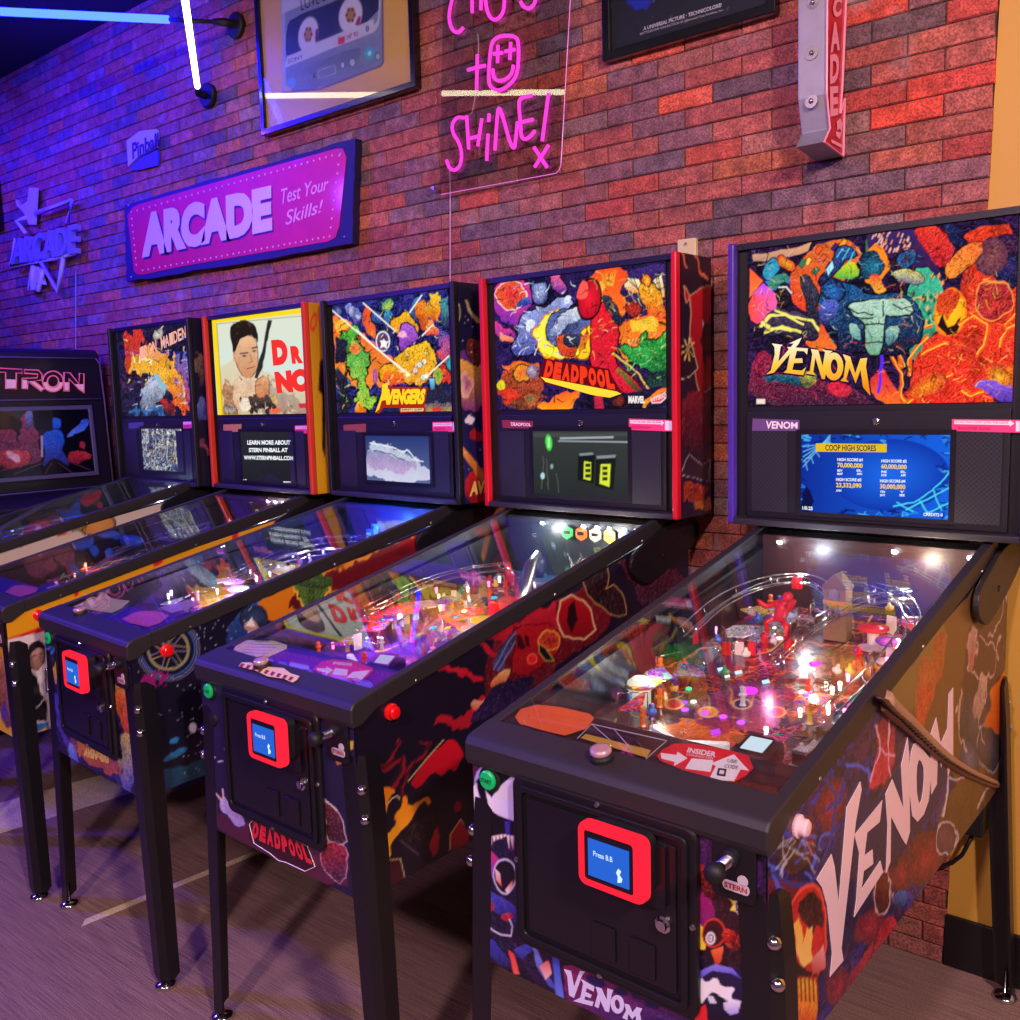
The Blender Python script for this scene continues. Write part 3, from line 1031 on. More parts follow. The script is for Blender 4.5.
neon = {
    'word_choose': [([(135, -90), (112, -20), (92, 60), (95, 115), (115, 155), (140, 158), (162, 135)], 0), ([(203, -110), (205, 62)], 0), ([(250, -110), (247, 48)], 0), ([(205, -20), (248, -28)], 0),
                   ([(285, -90), (266, -20), (278, 60), (302, 98), (335, 92), (360, 50), (362, -20), (340, -90), (310, -110)], 1), ([(395, -110), (380, -60), (388, -25), (408, -12), (428, -30), (434, -80), (420, -120)], 1), ([(610, -130), (560, -120), (556, -40), (606, -50)], 0), ([(557, -80), (600, -88)], 0), ([(520, -70), (480, -60), (470, -30), (515, -8), (505, 25), (478, 45), (452, 32), (440, 8)], 0)],
    'word_to': [([(230, 265), (226, 435)], 0), ([(183, 340), (225, 328), (268, 318)], 0)],
    'smiling_face': [([(312, 190), (350, 172), (412, 174), (432, 205), (428, 340), (408, 392), (362, 430), (328, 442), (295, 425), (283, 390), (290, 280), (298, 215)], 1), ([(330, 220), (328, 305)], 0), ([(308, 262), (352, 256)], 0),
                     ([(392, 205), (388, 290)], 0), ([(364, 250), (412, 240)], 0), ([(305, 335), (308, 375), (330, 396), (370, 386), (400, 355), (405, 315)], 0)],
    'word_shine': [([(165, 572), (130, 568), (105, 605), (112, 650), (140, 690), (155, 740), (150, 800), (122, 830), (95, 820), (80, 778)], 0), ([(178, 562), (188, 724)], 0), ([(252, 575), (232, 710)], 0), ([(193, 672), (242, 660)], 0),
                   ([(287, 552), (285, 592)], 0), ([(282, 650), (275, 780)], 0), ([(315, 730), (328, 540), (336, 520), (352, 560), (390, 700), (408, 724), (414, 700), (425, 590)], 0),
                   ([(495, 463), (440, 475), (430, 500), (440, 600), (442, 660), (458, 680), (485, 665), (510, 635)], 0), ([(442, 594), (500, 580)], 0), ([(576, 452), (545, 685)], 0)],
    'letter_x': [([(505, 715), (568, 812)], 0), ([(576, 705), (508, 812)], 0)]}
for nm, strokes in neon.items():
    m = MB()
    for pts, cl in strokes:
        if len(pts) > 2: pts = smooth_path(pts, 2, bool(cl))
        tube_on(S, pts, fr, .0056, off=.012, mb=m, closed=bool(cl))
    add_z(m.build(nm, PINK, ns, smooth=True), -2.15)
m = MB()
m.tube([S.at(*F(fr, (95, 825)), .006), S.at(*F(fr, (98, 900)), -.02), S.at(*F(fr, (98, 1385)), -.024)], .0016, 6)
m.tube([S.at(*F(fr, p), .003) for p in [(232, 165), (236, 230), (225, 440), (205, 545), (190, 560)]], .0011, 5)
add_z(m.build('cord', pmat('clear_cord', '#e8b8c8', .4), ns), -2.15)
m = MB()
for p in ((50, 920), (612, 805)):
    m.lathe(S.at(*F(fr, p), -.028), (0, -1, 0), [(.005, 0), (.005, .034), (.007, .034), (.007, .038)], 10)
add_z(m.build('standoff', CHROME, ns), -2.15)

# ------------------------------------------------------------------ arrow shaped blade sign
fr = (780, 0, 6)
XS = 2.152
RS = Surf(ROOM, (XS, 0, 0), (1, 0, 0))
red_pts = [(285, -420), (280, 560), (300, 770), (265, 850), (380, 940), (405, 600), (362, 680), (375, 500), (408, 0), (440, -420)]
pr = [RS.at(*F(fr, p)) for p in red_pts]
pr = [(p[0], min(p[1], -.002), p[2]) for p in pr]
yf = np.mean([pr[0][1], pr[1][1]])
FS = Surf(ROOM, (0, yf, 0), (0, -1, 0))
xl = FS.at(*F(fr, (105, 450)))[0]
bs = empty('arrow_sign', (XS - .05, 0, min(p[2] for p in pr))); tag(bs, 'steel and red arrow-shaped blade sign with vertical pink letters, projecting from the bricks', 'sign')
oz = bs.location.z
SHIFT = (XS - .05)
m = MB(); m.prism([(xl - SHIFT, p[1], p[2] - oz) for p in pr], (XS - .003 - xl, 0, 0)); m.build('steel_body', pmat('galvanised', '#b4b0b8', .6, metal=.75, bump=.2, bscale=30, var=.25), bs, bevel=.002)
REDP = pmat('red_enamel', '#c01028', .3, coat=.5)
m = MB(); m.prism([(XS - .003 - SHIFT, p[1], p[2] - oz) for p in pr], (.003, 0, 0)); fp = m.build('red_face', REDP, bs)
sb = Space(SHIFT, 0, 0); RS2 = Surf(sb, (.05, 0, 0), (1, 0, 0))
PKL = pmat('pink_letter', '#f49ab0', .4)
m = MB()
edge = [RS2.at(*F(fr, p), .002) for p in red_pts]
edge = [(p[0], min(p[1], -.004), p[2]) for p in edge]
m.tube(edge, .0028, 5)
text_on(m, RS2, 'C', [(320, -10), (372, -22), (368, 92), (318, 112)], bold=.05, fr=fr, off=.003)
text_on(m, RS2, 'A', [(302, 140), (360, 125), (360, 300), (302, 318)], bold=.05, fr=fr, off=.003)
text_on(m, RS2, 'D', [(302, 328), (358, 318), (350, 490), (300, 505)], bold=.05, fr=fr, off=.003)
text_on(m, RS2, 'E', [(300, 520), (350, 515), (348, 690), (302, 700)], bold=.05, fr=fr, off=.003)
text_on(m, RS2, 'R', [(322, -130), (380, -140), (374, -40), (320, -25)], bold=.05, fr=fr, off=.003)
text_on(m, RS2, 'A', [(322, -260), (380, -270), (380, -150), (322, -140)], bold=.05, fr=fr, off=.003)
poly_on(m, RS2, [(340, 730), (360, 712), (375, 740), (370, 800), (360, 770), (345, 780)], fr, off=.003)
poly_on(m, RS2, [(335, 790), (368, 795), (355, 835), (340, 820)], fr, off=.003)
poly_on(m, RS2, [(308, 836), (370, 868), (371, 890), (310, 856)], fr, off=.003)
add_z(m.build('lettering', PKL, fp), -oz)
FS2 = Surf(sb, (0, yf, 0), (0, -1, 0))
for p in ((197, 14), (190, 318), (187, 607)):
    c = FS2.at(*F(fr, p))
    add_z(MB().lathe(c, (0, -1, 0), [(.016, 0), (.016, .0012), (.0145, .0012), (.0145, .0006), (.006, .0006), (.0055, .004), (.003, .007), (.001, .0075)], 20).build('bulb_socket', pmat('socket_steel', '#a09aa0', .3, metal=.9), bs), -oz)

# small cream wall box
wb = MB().box((1.690, -.012, 1.80), (1.748, .004, 1.897)).build('wall_box', pmat('cream_plastic', '#d8c48c', .4), bevel=.003)
tag(wb, 'small cream electrical cover plate on the bricks', 'cover plate')
sc0 = MB().lathe((0, -.012, .083), (0, -1, 0), [(.004, 0), (.003, .002)], 8); sc0 = sc0.build('screw', STEEL, wb)
# black outlet box with cord
S = Surf(ROOM, (0, -.03, 0), (0, -1, 0))
a = S.at(967, 808); b = S.at(984, 836)
pb = empty('power_adapter', (a[0], 0, b[2])); tag(pb, 'black power box with looping cord on the yellow wall', 'power adapter')
MB().box((0, -.05, 0), (b[0] - a[0], .0115, a[2] - b[2] + .03)).build('housing', RUBBER, pb, bevel=.004)
c = [np.array(S.at(*p)) - np.array([a[0], 0, b[2]]) for p in [(972, 836), (967, 846), (962, 855), (952, 863), (941, 866), (925, 868)]]
MB().tube([(*q,) for q in c], .005, 8).build('cord', RUBBER, pb, smooth=True)

# ================================================================== THE PINBALL MACHINES
GZ0, GY0, GZ1, GY1 = .911, .055, 1.124, 1.08       # glass line
def gz(y): return GZ0 + (GZ1 - GZ0) * (y - GY0) / (GY1 - GY0)
def pz(y): return .818 + .1214 * (y - .05)
BW = .268
BG_Y = 1.082
ROWGROUP = 'pinball machines standing in a row along the brick wall'
BGQ = [(-.302, BG_Y, 1.432), (.302, BG_Y, 1.432), (.302, BG_Y, 1.815), (-.302, BG_Y, 1.815)]
SIDEQ = [(BW + .0015, .0, .498), (BW + .0015, 1.25, .523), (BW + .0015, 1.25, 1.10), (BW + .0015, .0, .884)]
FRONTQ = [(-BW, -.0015, .498), (BW, -.0015, .498), (BW, -.0015, .872), (-BW, -.0015, .872)]
BBQ = [(.3475, 1.082, 1.135), (.3475, 1.243, 1.135), (.3475, 1.243, 1.832), (.3475, 1.082, 1.832)]
PFQ = [(-.248, .07, pz(.07)), (.248, .07, pz(.07)), (.248, 1.06, pz(1.06)), (-.248, 1.06, pz(1.06))]
CACHE = {}
BRK = [(1.139, 1.122), (0.997, 1.072), (0.929, 1.048), (0.924, 1.003), (0.982, 0.969), (1.028, 0.96), (1.286, 1.047), (1.288, 1.103)]


def shared(key, fn):
    """mesh data made once, used by every machine"""
    if key not in CACHE:
        CACHE[key] = fn()
    return CACHE[key]


def part_mesh(mb, mat, smooth=False):
    me = bpy.data.meshes.new('part')
    me.from_pydata([tuple(p) for p in mb.v], [], mb.f)
    me.materials.append(mat)
    if smooth: me.shade_smooth()
    return me


def leg_mesh(sx, sy):
    """bent steel leg, outer corner at the origin at z=.78, splaying outwards; sx, sy = outward signs"""
    mb = MB()
    secs = []
    for z, w, ox in ((.792, .030, .006), (.778, .050, .008), (.69, .052, .016), (.60, .052, .020), (.30, .048, .034), (.032, .044, .047), (.022, .030, .048)):
        t = .004
        # outer path in local (towards inside is -): side leaf, chamfer, front leaf
        o = [(ox + .004, -w), (ox + .004, -.014), (ox - .010, .002), (ox - w, .002)]
        i = [(ox - w, -t), (ox - .012, -t), (ox - t + .002, -.016), (ox + .002 - t, -w)]
        secs.append([(sx * a, sy * b, z) for a, b in o + i])
    n = 8
    vs = [p for s in secs for p in s]
    fs = []
    for k in range(len(secs) - 1):
        for j in range(n):
            j2 = (j + 1) % n
            fs.append((k * n + j, k * n + j2, (k + 1) * n + j2, (k + 1) * n + j))
    fs.append(tuple(range(n))); fs.append(tuple((len(secs) - 1) * n + j for j in range(n - 1, -1, -1)))
    mb.add(vs, fs)
    me = part_mesh(mb, LEG)
    import bmesh
    b = bmesh.new(); b.from_mesh(me); bmesh.ops.recalc_face_normals(b, faces=b.faces); b.to_mesh(me); b.free()
    return me


def rounded(x0, x1, z0, z1, r, y, n=5):
    P = []
    for cx, cz, a0 in ((x1 - r, z1 - r, 0), (x0 + r, z1 - r, 90), (x0 + r, z0 + r, 180), (x1 - r, z0 + r, 270)):
        for k in range(n + 1):
            a = math.radians(a0 + 90 * k / n)
            P.append((cx + r * math.cos(a), y, cz + r * math.sin(a)))
    return P


def make_machine(x, y, a, label, cfg):
    root = empty('pinball_machine', (x, y, 0), math.radians(a))
    tag(root, label, 'pinball machine', ROWGROUP)
    sp = Space(x, y, a)
    cfg['sp'] = sp
    side_m = pmat(cfg.get('side_mat', 'black_satin'), cfg.get('side_col', '#131116'), .35)
    # ---- cabinet shell
    m = MB()
    for s in (-1, 1):
        xo, xi = s * BW, s * (BW - .018)
        m.prism([(xo, 0, .497), (xo, 1.25, .522), (xo, 1.25, 1.108), (xo, .06, .895), (xo, 0, .885)], (xi - xo, 0, 0))
    m.box((-BW + .018, 0, .497), (BW - .018, .018, .872))
    m.box((-BW + .018, 1.232, .522), (BW - .018, 1.25, 1.10))
    m.prism([(-BW + .018, .018, .500), (BW - .018, .018, .500), (BW - .018, 1.232, .524), (-BW + .018, 1.232, .524)], (0, 0, .012))
    m.build('cabinet', side_m, root)
    # ---- rails, lockbar, glass
    for s in (-1, 1):
        prof = [(.052, .875), (.052, .9095), (1.13, 1.137), (1.13, 1.098)]
        mb = MB().prism([(s * .2745, p, q) for p, q in prof], (-s * .005, 0, 0))
        mb.prism([(s * .2745, .03, .902), (s * .2745, 1.13, 1.134), (s * .2745, 1.13, 1.139), (s * .2745, .03, .907)], (-s * .020, 0, 0))
        sr = mb.build('side_rail', RAIL, root, bevel=.002)
        for yy in (.16, .62, 1.0):
            MB().lathe((s * .2745, yy, gz(yy) - .028), (s, 0, 0), [(.004, 0), (.003, .0015), (.001, .002)], 8).build('rail_screw', STEEL, sr)
    m = MB()
    pr = [(-.008, .850), (-.013, .862), (-.013, .888), (-.006, .899), (.004, .903), (.052, .913), (.056, .912), (.056, .877), (.014, .852)]
    m.prism([(-.276, p, q) for p, q in pr], (.552, 0, 0))
    m.build('lockbar', RAIL, root, bevel=.004, bseg=3)
    m = MB().hexa([(-.256, GY0, GZ0 - .004), (.256, GY0, GZ0 - .004), (.256, GY1, GZ1 - .004), (-.256, GY1, GZ1 - .004), (-.256, GY0, GZ0), (.256, GY0, GZ0), (.256, GY1, GZ1), (-.256, GY1, GZ1)])
    m.build('playfield_glass', GLASS, root)
    # ---- playfield
    P = Paint(sp, PFQ, cfg.get('pfn', (130, 240))[0], cfg.get('pfn', (130, 240))[1], cfg['seed'] + 40)
    cfg['playfield'](P)
    P.build('playfield', ARTM, root)
    # ---- apron under the glass at the front
    apm = pmat('apron_' + cfg['k'], cfg.get('apron', '#1a1418'), .4, coat=.3)
    ap = MB().hexa([(-.249, .058, .88), (.249, .058, .88), (.249, .148, .895), (-.249, .148, .895), (-.249, .058, .902), (.249, .058, .902), (.249, .148, .9205), (-.249, .148, .9205)])
    ap.hexa([(.135, .148, .895), (.202, .148, .895), (.202, .200, .905), (.135, .200, .905), (.135, .148, .9205), (.202, .148, .9205), (.202, .200, .931), (.135, .200, .931)])
    apo = ap.build('apron', apm, root, bevel=.002)
    AS = Surf(sp, (0, .055, .9035), (0, -.2042, .979))
    cfg['apron_cards'](AS, apo)
    # ---- rear inner board and LED row
    m = MB().box((-.249, 1.062, pz(1.06) - .02), (.249, 1.072, 1.112)); bb = m.build('rear_board', pmat('rear_' + cfg['k'], cfg.get('rear', '#241418'), .4), root)
    led = emat('led_white', '#f4f6ff', 30, sample=False)
    for q in cfg.get('leds', [-.11, .04, .10, .16, .22]):
        MB().lathe((q, 1.052, 1.098), (0, -.6, -.8), [(.007, 0), (.006, .004), (.002, .006)], 10).build('led_lamp', led, root, smooth=True)
    # ---- backbox
    m = MB()
    for s in (-1, 1):
        m.box((min(s * .346, s * .328), 1.082, 1.135), (max(s * .346, s * .328), 1.243, 1.832))
    m.box((-.328, 1.09, 1.135), (.328, 1.243, 1.150)); m.box((-.328, 1.075, 1.817), (.328, 1.243, 1.832)); m.box((-.328, 1.225, 1.150), (.328, 1.243, 1.817))
    m.box((-.328, 1.088, 1.15), (-.302, 1.10, 1.817)); m.box((.302, 1.088, 1.15), (.328, 1.10, 1.817)); m.box((-.302, 1.086, 1.417), (.302, 1.10, 1.432))
    bx = m.build('backbox', pmat(cfg.get('bb_mat', 'black_satin'), '#131116', .4), root)
    for s in (-1, 1):
        tm = MB().box((min(s * .347, s * .330), 1.060, 1.133), (max(s * .347, s * .330), 1.083, 1.834)).build('side_trim', cfg['trim'], root, bevel=.004)
    m = MB().prism([(-.330, 1.060, 1.133), (-.330, 1.060, 1.148), (-.330, 1.09, 1.153), (-.330, 1.09, 1.133)], (.66, 0, 0)); m.build('lower_trim', RAIL, root, bevel=.002)
    P = Paint(sp, BGQ, *cfg['bgn'], cfg['seed'])
    cfg['backglass'](P)
    bgo = P.build('backglass', ARTLIT, root)
    BS = Surf(sp, (0, BG_Y, 0), (0, -1, 0))
    cfg['logo'](BS, bgo)
    # ---- speaker panel
    m = MB().box((-.302, 1.078, 1.152), (.302, 1.088, 1.417)); pan = m.build('speaker_panel', BLACK, root, bevel=.002)
    for s in (-1, 1):
        dx = cfg.get('dx', .171)
        xa, xb = sorted((s * (dx + .022), s * .288))
        MB().box((xa, 1.0755, 1.168), (xb, 1.079, 1.368)).build('speaker_grille', GRILLE, pan)
    PS = Surf(sp, (0, 1.0755, 0), (0, -1, 0))
    c = MB().lathe((.02, 1.078, 1.392), (0, -1, 0), [(.009, 0), (.009, .003), (.006, .004), (.005, .007), (.001, .007)], 14).build('lock', CHROME, pan)
    qd = cfg['display']
    q = [PS.at(*p) for p in qd]
    xs = (q[0][0] + q[3][0]) / 2, (q[1][0] + q[2][0]) / 2
    zs = (q[2][2] + q[3][2]) / 2, (q[0][2] + q[1][2]) / 2
    MB().ring([(xs[0] - .012, 1.0745, zs[0] - .012), (xs[1] + .012, 1.0745, zs[0] - .012), (xs[1] + .012, 1.0745, zs[1] + .012), (xs[0] - .012, 1.0745, zs[1] + .012)],
              [(xs[0], 1.0745, zs[0]), (xs[1], 1.0745, zs[0]), (xs[1], 1.0745, zs[1]), (xs[0], 1.0745, zs[1])], (0, .005, 0)).build('display_frame', INNER, pan)
    P = Paint(sp, [(xs[0], 1.0765, zs[0]), (xs[1], 1.0765, zs[0]), (xs[1], 1.0765, zs[1]), (xs[0], 1.0765, zs[1])], *cfg.get('dn', (90, 60)), cfg['seed'] + 3)
    cfg['screen'](P)
    so = P.build('display_screen', SCREEN, pan)
    cfg['screen_text'](Surf(sp, (0, 1.0765, 0), (0, -1, 0)), so)
    SS = Surf(sp, (0, 1.078, 0), (0, -1, 0))
    for nm, quad, mt in cfg['stickers']:
        mb = MB(); poly_on(mb, SS, quad, off=.0012, depth=.001); st_ = mb.build(nm, mt, pan)
        if nm == 'title_sticker' and 'sticker_text' in cfg:
            mb = MB(); text_on(mb, SS, cfg['sticker_text'], [(quad[0][0] * .72 + quad[1][0] * .28, quad[0][1] + 2.2), (quad[1][0] - 2, quad[1][1] + 2.2), (quad[2][0] - 2, quad[2][1] - 2.2), (quad[3][0] * .72 + quad[2][0] * .28, quad[3][1] - 2.2)], off=.002, bold=.03)
            mb.build('lettering', WHITE_PRINT, st_)
        if mt is PINK_STICK:
            (ax, ay), (bx_, by), (cx, cy), (dx_, dy) = quad
            L = lambda u, v: ((ax * (1 - u) + bx_ * u) * (1 - v) + (dx_ * (1 - u) + cx * u) * v, (ay * (1 - u) + by * u) * (1 - v) + (dy * (1 - u) + cy * u) * v)
            mb = MB()
            poly_on(mb, SS, [L(.03, .12), L(.74, .12), L(.74, 0.02), L(.8, .28), L(.74, .55), L(.74, .42), L(.03, .42)], off=.002, depth=.0006)
            poly_on(mb, SS, [L(.82, .1), L(.98, .1), L(.98, .9), L(.82, .9)], off=.002, depth=.0006)
            mb.build('printed_arrow', WHITE_PRINT, st_)
            mb = MB(); text_on(mb, SS, 'SCAN THIS CODE \u00b7 JOIN THE GAME', [L(.05, .18), L(.72, .18), L(.72, .37), L(.05, .37)], off=.0026)
            text_on(mb, SS, 'REGISTER NOW', [L(.08, .6), L(.5, .6), L(.5, .85), L(.08, .85)], off=.0026)
            mb.build('lettering', pmat('dark_red_ink', '#a01840', .5), st_)
    # ---- hinge brackets under the backbox
    for s in (-1, 1):
        pts = [(s * .2765, q, w_) for q, w_ in smooth_path(BRK, 2, True)]
        hb = MB().prism(pts, (s * .012, 0, 0)).build('hinge_bracket', RAIL if cfg['k'] == 'v' else BLACK, root, bevel=.002)
        MB().lathe((s * .2885, 1.085, 1.03), (s, 0, 0), [(.007, 0), (.006, .003), (.002, .004)], 10).build('pivot_bolt', LEG, hb)
    # ---- outside artwork
    if 'side' in cfg:
        P = Paint(sp, SIDEQ, *cfg.get('sn', (200, 90)), cfg['seed'] + 5); cfg['side'](P); so = P.build('side_artwork', ART, root)
        if 'side_logo' in cfg: cfg['side_logo'](Surf(sp, (BW + .0015, 0, 0), (1, 0, 0)), so)
    if 'front' in cfg:
        P = Paint(sp, FRONTQ, *cfg.get('fn', (120, 85)), cfg['seed'] + 6); cfg['front'](P); fo = P.build('front_artwork', ART, root)
        if 'front_logo' in cfg: cfg['front_logo'](Surf(sp, (0, -.0015, 0), (0, -1, 0)), fo)
    if 'bbside' in cfg:
        P = Paint(sp, BBQ, *cfg.get('bn', (40, 140)), cfg['seed'] + 8); cfg['bbside'](P); bo = P.build('backbox_artwork', ART, root)
        if 'bb_logo' in cfg: cfg['bb_logo'](Surf(sp, (.3475, 0, 0), (1, 0, 0)), bo)
    # ---- legs
    for sx in (-1, 1):
        for sy, yy in ((-1, 0.0), (1, 1.25)):
            me = shared(('leg', sx, sy), lambda: leg_mesh(sx, sy))
            lg = put('leg', me, root, (sx * BW, yy, 0))
            for zb in (.726, .668):
                bm = shared('bolt', lambda: part_mesh(MB().lathe((0, 0, 0), (0, 0, 1), [(.0105, -.002), (.0105, .001), (.0085, .006), (.0045, .009), (.001, .0095)], 14), CHROME, True))
                bo = put('leg_bolt', bm, lg, (sx * .0015, sy * .0, zb))
                bo.rotation_euler = Vector((sx, sy * .8, 0)).to_track_quat('Z', 'Y').to_euler()
                bo.location = (sx * (.004 + (.78 - zb) * .10), sy * -.004, zb)
            fm = shared('foot', lambda: part_mesh(MB().lathe((0, 0, 0), (0, 0, 1), [(.026, 0), (.028, .004), (.024, .011), (.010, .016), (.006, .018), (.006, .07), (.001, .07)], 18), CHROME, True))
            put('foot_leveler', fm, lg, (sx * .030, -sy * .014, 0))
    # ---- coin door with reader
    df = MB().prism(rounded(-.170, .170, .570, .860, .02, -.0018), (0, -.012, 0)).build('coin_door', BLACK, root, bevel=.004)
    mb = MB(); mb.ring(rounded(-.157, .157, .583, .847, .014, -.0138), rounded(-.147, .147, .593, .837, .010, -.0138), (0, -.006, 0)); mb.build('door_rim', BLACK, df, bevel=.002)
    MB().prism(rounded(-.138, .138, .602, .828, .006, -.0138), (0, -.0035, 0)).build('door_panel', INNER, df, bevel=.0015)
    MB().prism(rounded(-.012, .124, .730, .826, .006, -.0173), (0, -.006, 0)).build('reader_plate', INNER, df)
    for cx in (.012, .082):
        MB().box((cx - .022, -.021, .612), (cx + .022, -.0173, .666)).build('coin_return', INNER, df, bevel=.0015)
    lk = MB().lathe((.118, -.0173, .706), (0, -1, 0), [(.013, 0), (.013, .004), (.009, .006), (.008, .010), (.001, .010)], 16).build('door_lock', CHROME, df, smooth=False)
    for p in ((0, .853), (-.163, .715), (.163, .715), (0, .577)):
        MB().lathe((p[0], -.0138, p[1]), (0, -1, 0), [(.005, 0), (.004, .003), (.001, .0035)], 8).build('door_bolt', STEEL, df)
    rd = MB().prism(rounded(.002, .108, .752, .840, .012, -.018), (0, -.036, 0)).build('card_reader', RUBBER, root, bevel=.002)
    glow = emat('reader_glow', '#ff2238', 1.25)
    rim = MB(); rim.ring(rounded(-.004, .113, .747, .845, .014, -.040), rounded(.006, .092, .756, .832, .005, -.040), (0, -.020, 0))
    rim.build('glowing_frame', glow, rd, bevel=.004)
    MB().box((.006, -.056, .756), (.092, -.046, .832)).build('reader_bezel', INNER, rd)
    sb_ = MB().box((.014, -.058, .764), (.085, -.056, .821)).build('reader_screen', emat('reader_blue', '#2a66d8', 1.0), rd)
    mb = MB()
    u, w, fs = glyphs('Press B.B', .01)
    mb.add([(.024 + .034 * p, -.0586, .797 + .008 * r) for p, r in zip(u, w)], fs)
    mb.add([(.066, -.0586, .769), (.073, -.0586, .771), (.075, -.0586, .777), (.070, -.0586, .782), (.073, -.0586, .788), (.068, -.0586, .791), (.064, -.0586, .784), (.067, -.0586, .778)], [tuple(range(8))])
    mb.build('screen_print', emat('reader_text', '#d8f0ff', 1.1, False), sb_)
    # ---- start button, plunger, flipper buttons, launch button
    bz = MB().lathe((-.228, -.0015, .832), (0, -1, 0), [(.023, 0), (.022, .004), (.017, .005), (.001, .005)], 20).build('start_button', RUBBER, root)
    gb = MB().lathe((-.228, -.0065, .832), (0, -1, 0), [(.0165, 0), (.0165, .004), (.014, .006), (.001, .0065)], 20).build('button_cap', GREEN_BTN, bz, smooth=False)
    u, w, fs = glyphs('START', .02)
    MB().add([(-.240 + .024 * p, -.0134, .8282 + .0075 * r) for p, r in zip(u, w)], fs).build('lettering', pmat('dark_green_ink', '#04301a', .5), gb)
    if cfg['k'] != 'v':
        MB().lathe((-.226, -.0015, .765), (0, -1, 0), [(.016, 0), (.015, .005), (.001, .006)], 16).build('side_knob', RUBBER, root)
    pl = MB().prism(rounded(.190, .256, .775, .858, .008, -.0015), (0, -.008, 0)).build('plunger_housing', BLACK, root, bevel=.002)
    MB().lathe((.222, -.009, .838), (0, -1, -.05), [(.012, 0), (.012, .010), (.006, .012), (.006, .03), (.001, .03)], 16).build('plunger_collar', RUBBER, pl)
    pts = [(.222 + .0070 * math.cos(t), -.02 - .024 * t / (10 * PI), .836 + .0070 * math.sin(t)) for t in [10 * PI * k / 70 for k in range(71)]]
    MB().tube(pts, .0016, 5).build('plunger_spring', CHROME, pl, smooth=True)
    MB().lathe((.222, -.040, .835), (0, -1, -.05), [(.005, 0), (.005, .006), (.012, .010), (.0145, .018), (.013, .026), (.007, .030), (.001, .031)], 20).build('plunger_knob', RUBBER, pl, smooth=True)
    mb = MB().prism(rounded(.208, .248, .788, .802, .006, -.0095, 4), (0, -.001, 0))
    mb.lathe((.238, -.0095, .807), (0, -1, 0), [(.008, 0), (.008, .001), (.001, .001)], 12)
    sk = mb.build('maker_sticker', pmat('sticker_grey', '#c9bcc0', .4), pl)
    u, w, fs = glyphs('STERN', .03)
    MB().add([(.211 + .034 * p, -.0110, .791 + .008 * r) for p, r in zip(u, w)], fs).build('lettering', pmat('sticker_red', '#b01c2c', .4), sk)
    for s in (-1, 1):
        bm_ = cfg.get('btn', RED_BTN)
        q = MB().lathe((s * BW, .092, .857), (s, 0, 0), [(.017, 0), (.017, .006), (.013, .008), (.013, .016), (.010, .019), (.001, .020)], 20).build('flipper_button', bm_, root, bevel=0)
    lb = cfg.get('launch', (-.033, .028))
    q = MB().lathe((lb[0], lb[1], .9075), (0, -.2, 1), [(.019, 0), (.019, .006), (.017, .010), (.001, .010)], 20).build('launch_button', RUBBER, root)
    MB().lathe((lb[0], lb[1] - .002, .9175), (0, -.2, 1), [(.0165, 0), (.0175, .004), (.0165, .009), (.012, .011), (.001, .0115)], 20).build('clear_cap', pmat('button_cap', '#c89ca4', .12, metal=.4, coat=.8), q, smooth=True)
    cfg['toys'](root, sp)
    if 'lift' in cfg:      # this machine's body stands a little higher under its backbox
        for c in root.children:
            if c.name.split('.')[0] in ('backbox', 'side_trim', 'lower_trim', 'backglass', 'speaker_panel', 'backbox_artwork'): continue
            c.location.z += cfg['lift']
            if c.name.startswith('leg'):
                for q in c.children:
                    if q.name.startswith('foot'): q.location.z -= cfg['lift']
    return root, sp


# ------------------------------------------------------------------ playfield furniture
def wire_ramp(root, pts, gap=.034, mat=CHROME, r=.0022, rails=3):
    """a ramp made of wires with cross rings"""
    P = [np.array(p, float) for p in pts]
    for _ in range(2):
        o = [P[0]]
        for i in range(len(P) - 1):
            o += [P[i] * .75 + P[i + 1] * .25, P[i] * .25 + P[i + 1] * .75]
        o.append(P[-1]); P = o
    mb = MB()
    N = []
    for i in range(len(P)):
        t = P[min(i + 1, len(P) - 1)] - P[max(i - 1, 0)]
        n = np.array([-t[1], t[0], 0]); N.append(n / (np.linalg.norm(n) + 1e-9))
    for s, dz in ((-1, .012), (1, .012), (-.45, -.006), (.45, -.006))[:rails + 1]:
        mb.tube([tuple(p + n * s * gap / 2 + np.array([0, 0, dz])) for p, n in zip(P, N)], r, 6)
    for i in range(1, len(P) - 1, 3):
        p, n = P[i], N[i]
        mb.tube([tuple(p + n * gap / 2 * math.cos(t) + np.array([0, 0, .012 - .020 * math.sin(t)])) for t in [PI * k / 6 for k in range(7)]], r * .8, 5)
    return mb.build('wire_ramp', mat, root, smooth=True)


def post(root, x, y, h, mat):
    key = ('post', mat.name, round(h, 3))
    me = shared(key, lambda: part_mesh(MB().lathe((0, 0, 0), (0, 0, 1), [(.007, 0), (.005, .004), (.0045, h * .45), (.008, h * .5), (.008, h * .6), (.0045, h * .65), (.006, h - .003), (.004, h), (.001, h)], 10), mat))
    return put('post', me, root, (x, y, pz(y)))


def lamp(root, x, y, h, mat):
    key = ('lamp', mat.name)
    me = shared(key, lambda: part_mesh(MB().lathe((0, 0, 0), (0, 0, 1), [(.003, -.012), (.003, -.004), (.0042, 0), (.0035, .004), (.001, .005)], 10), mat, True))
    return put('playfield_lamp', me, root, (x, y, pz(y) + h))


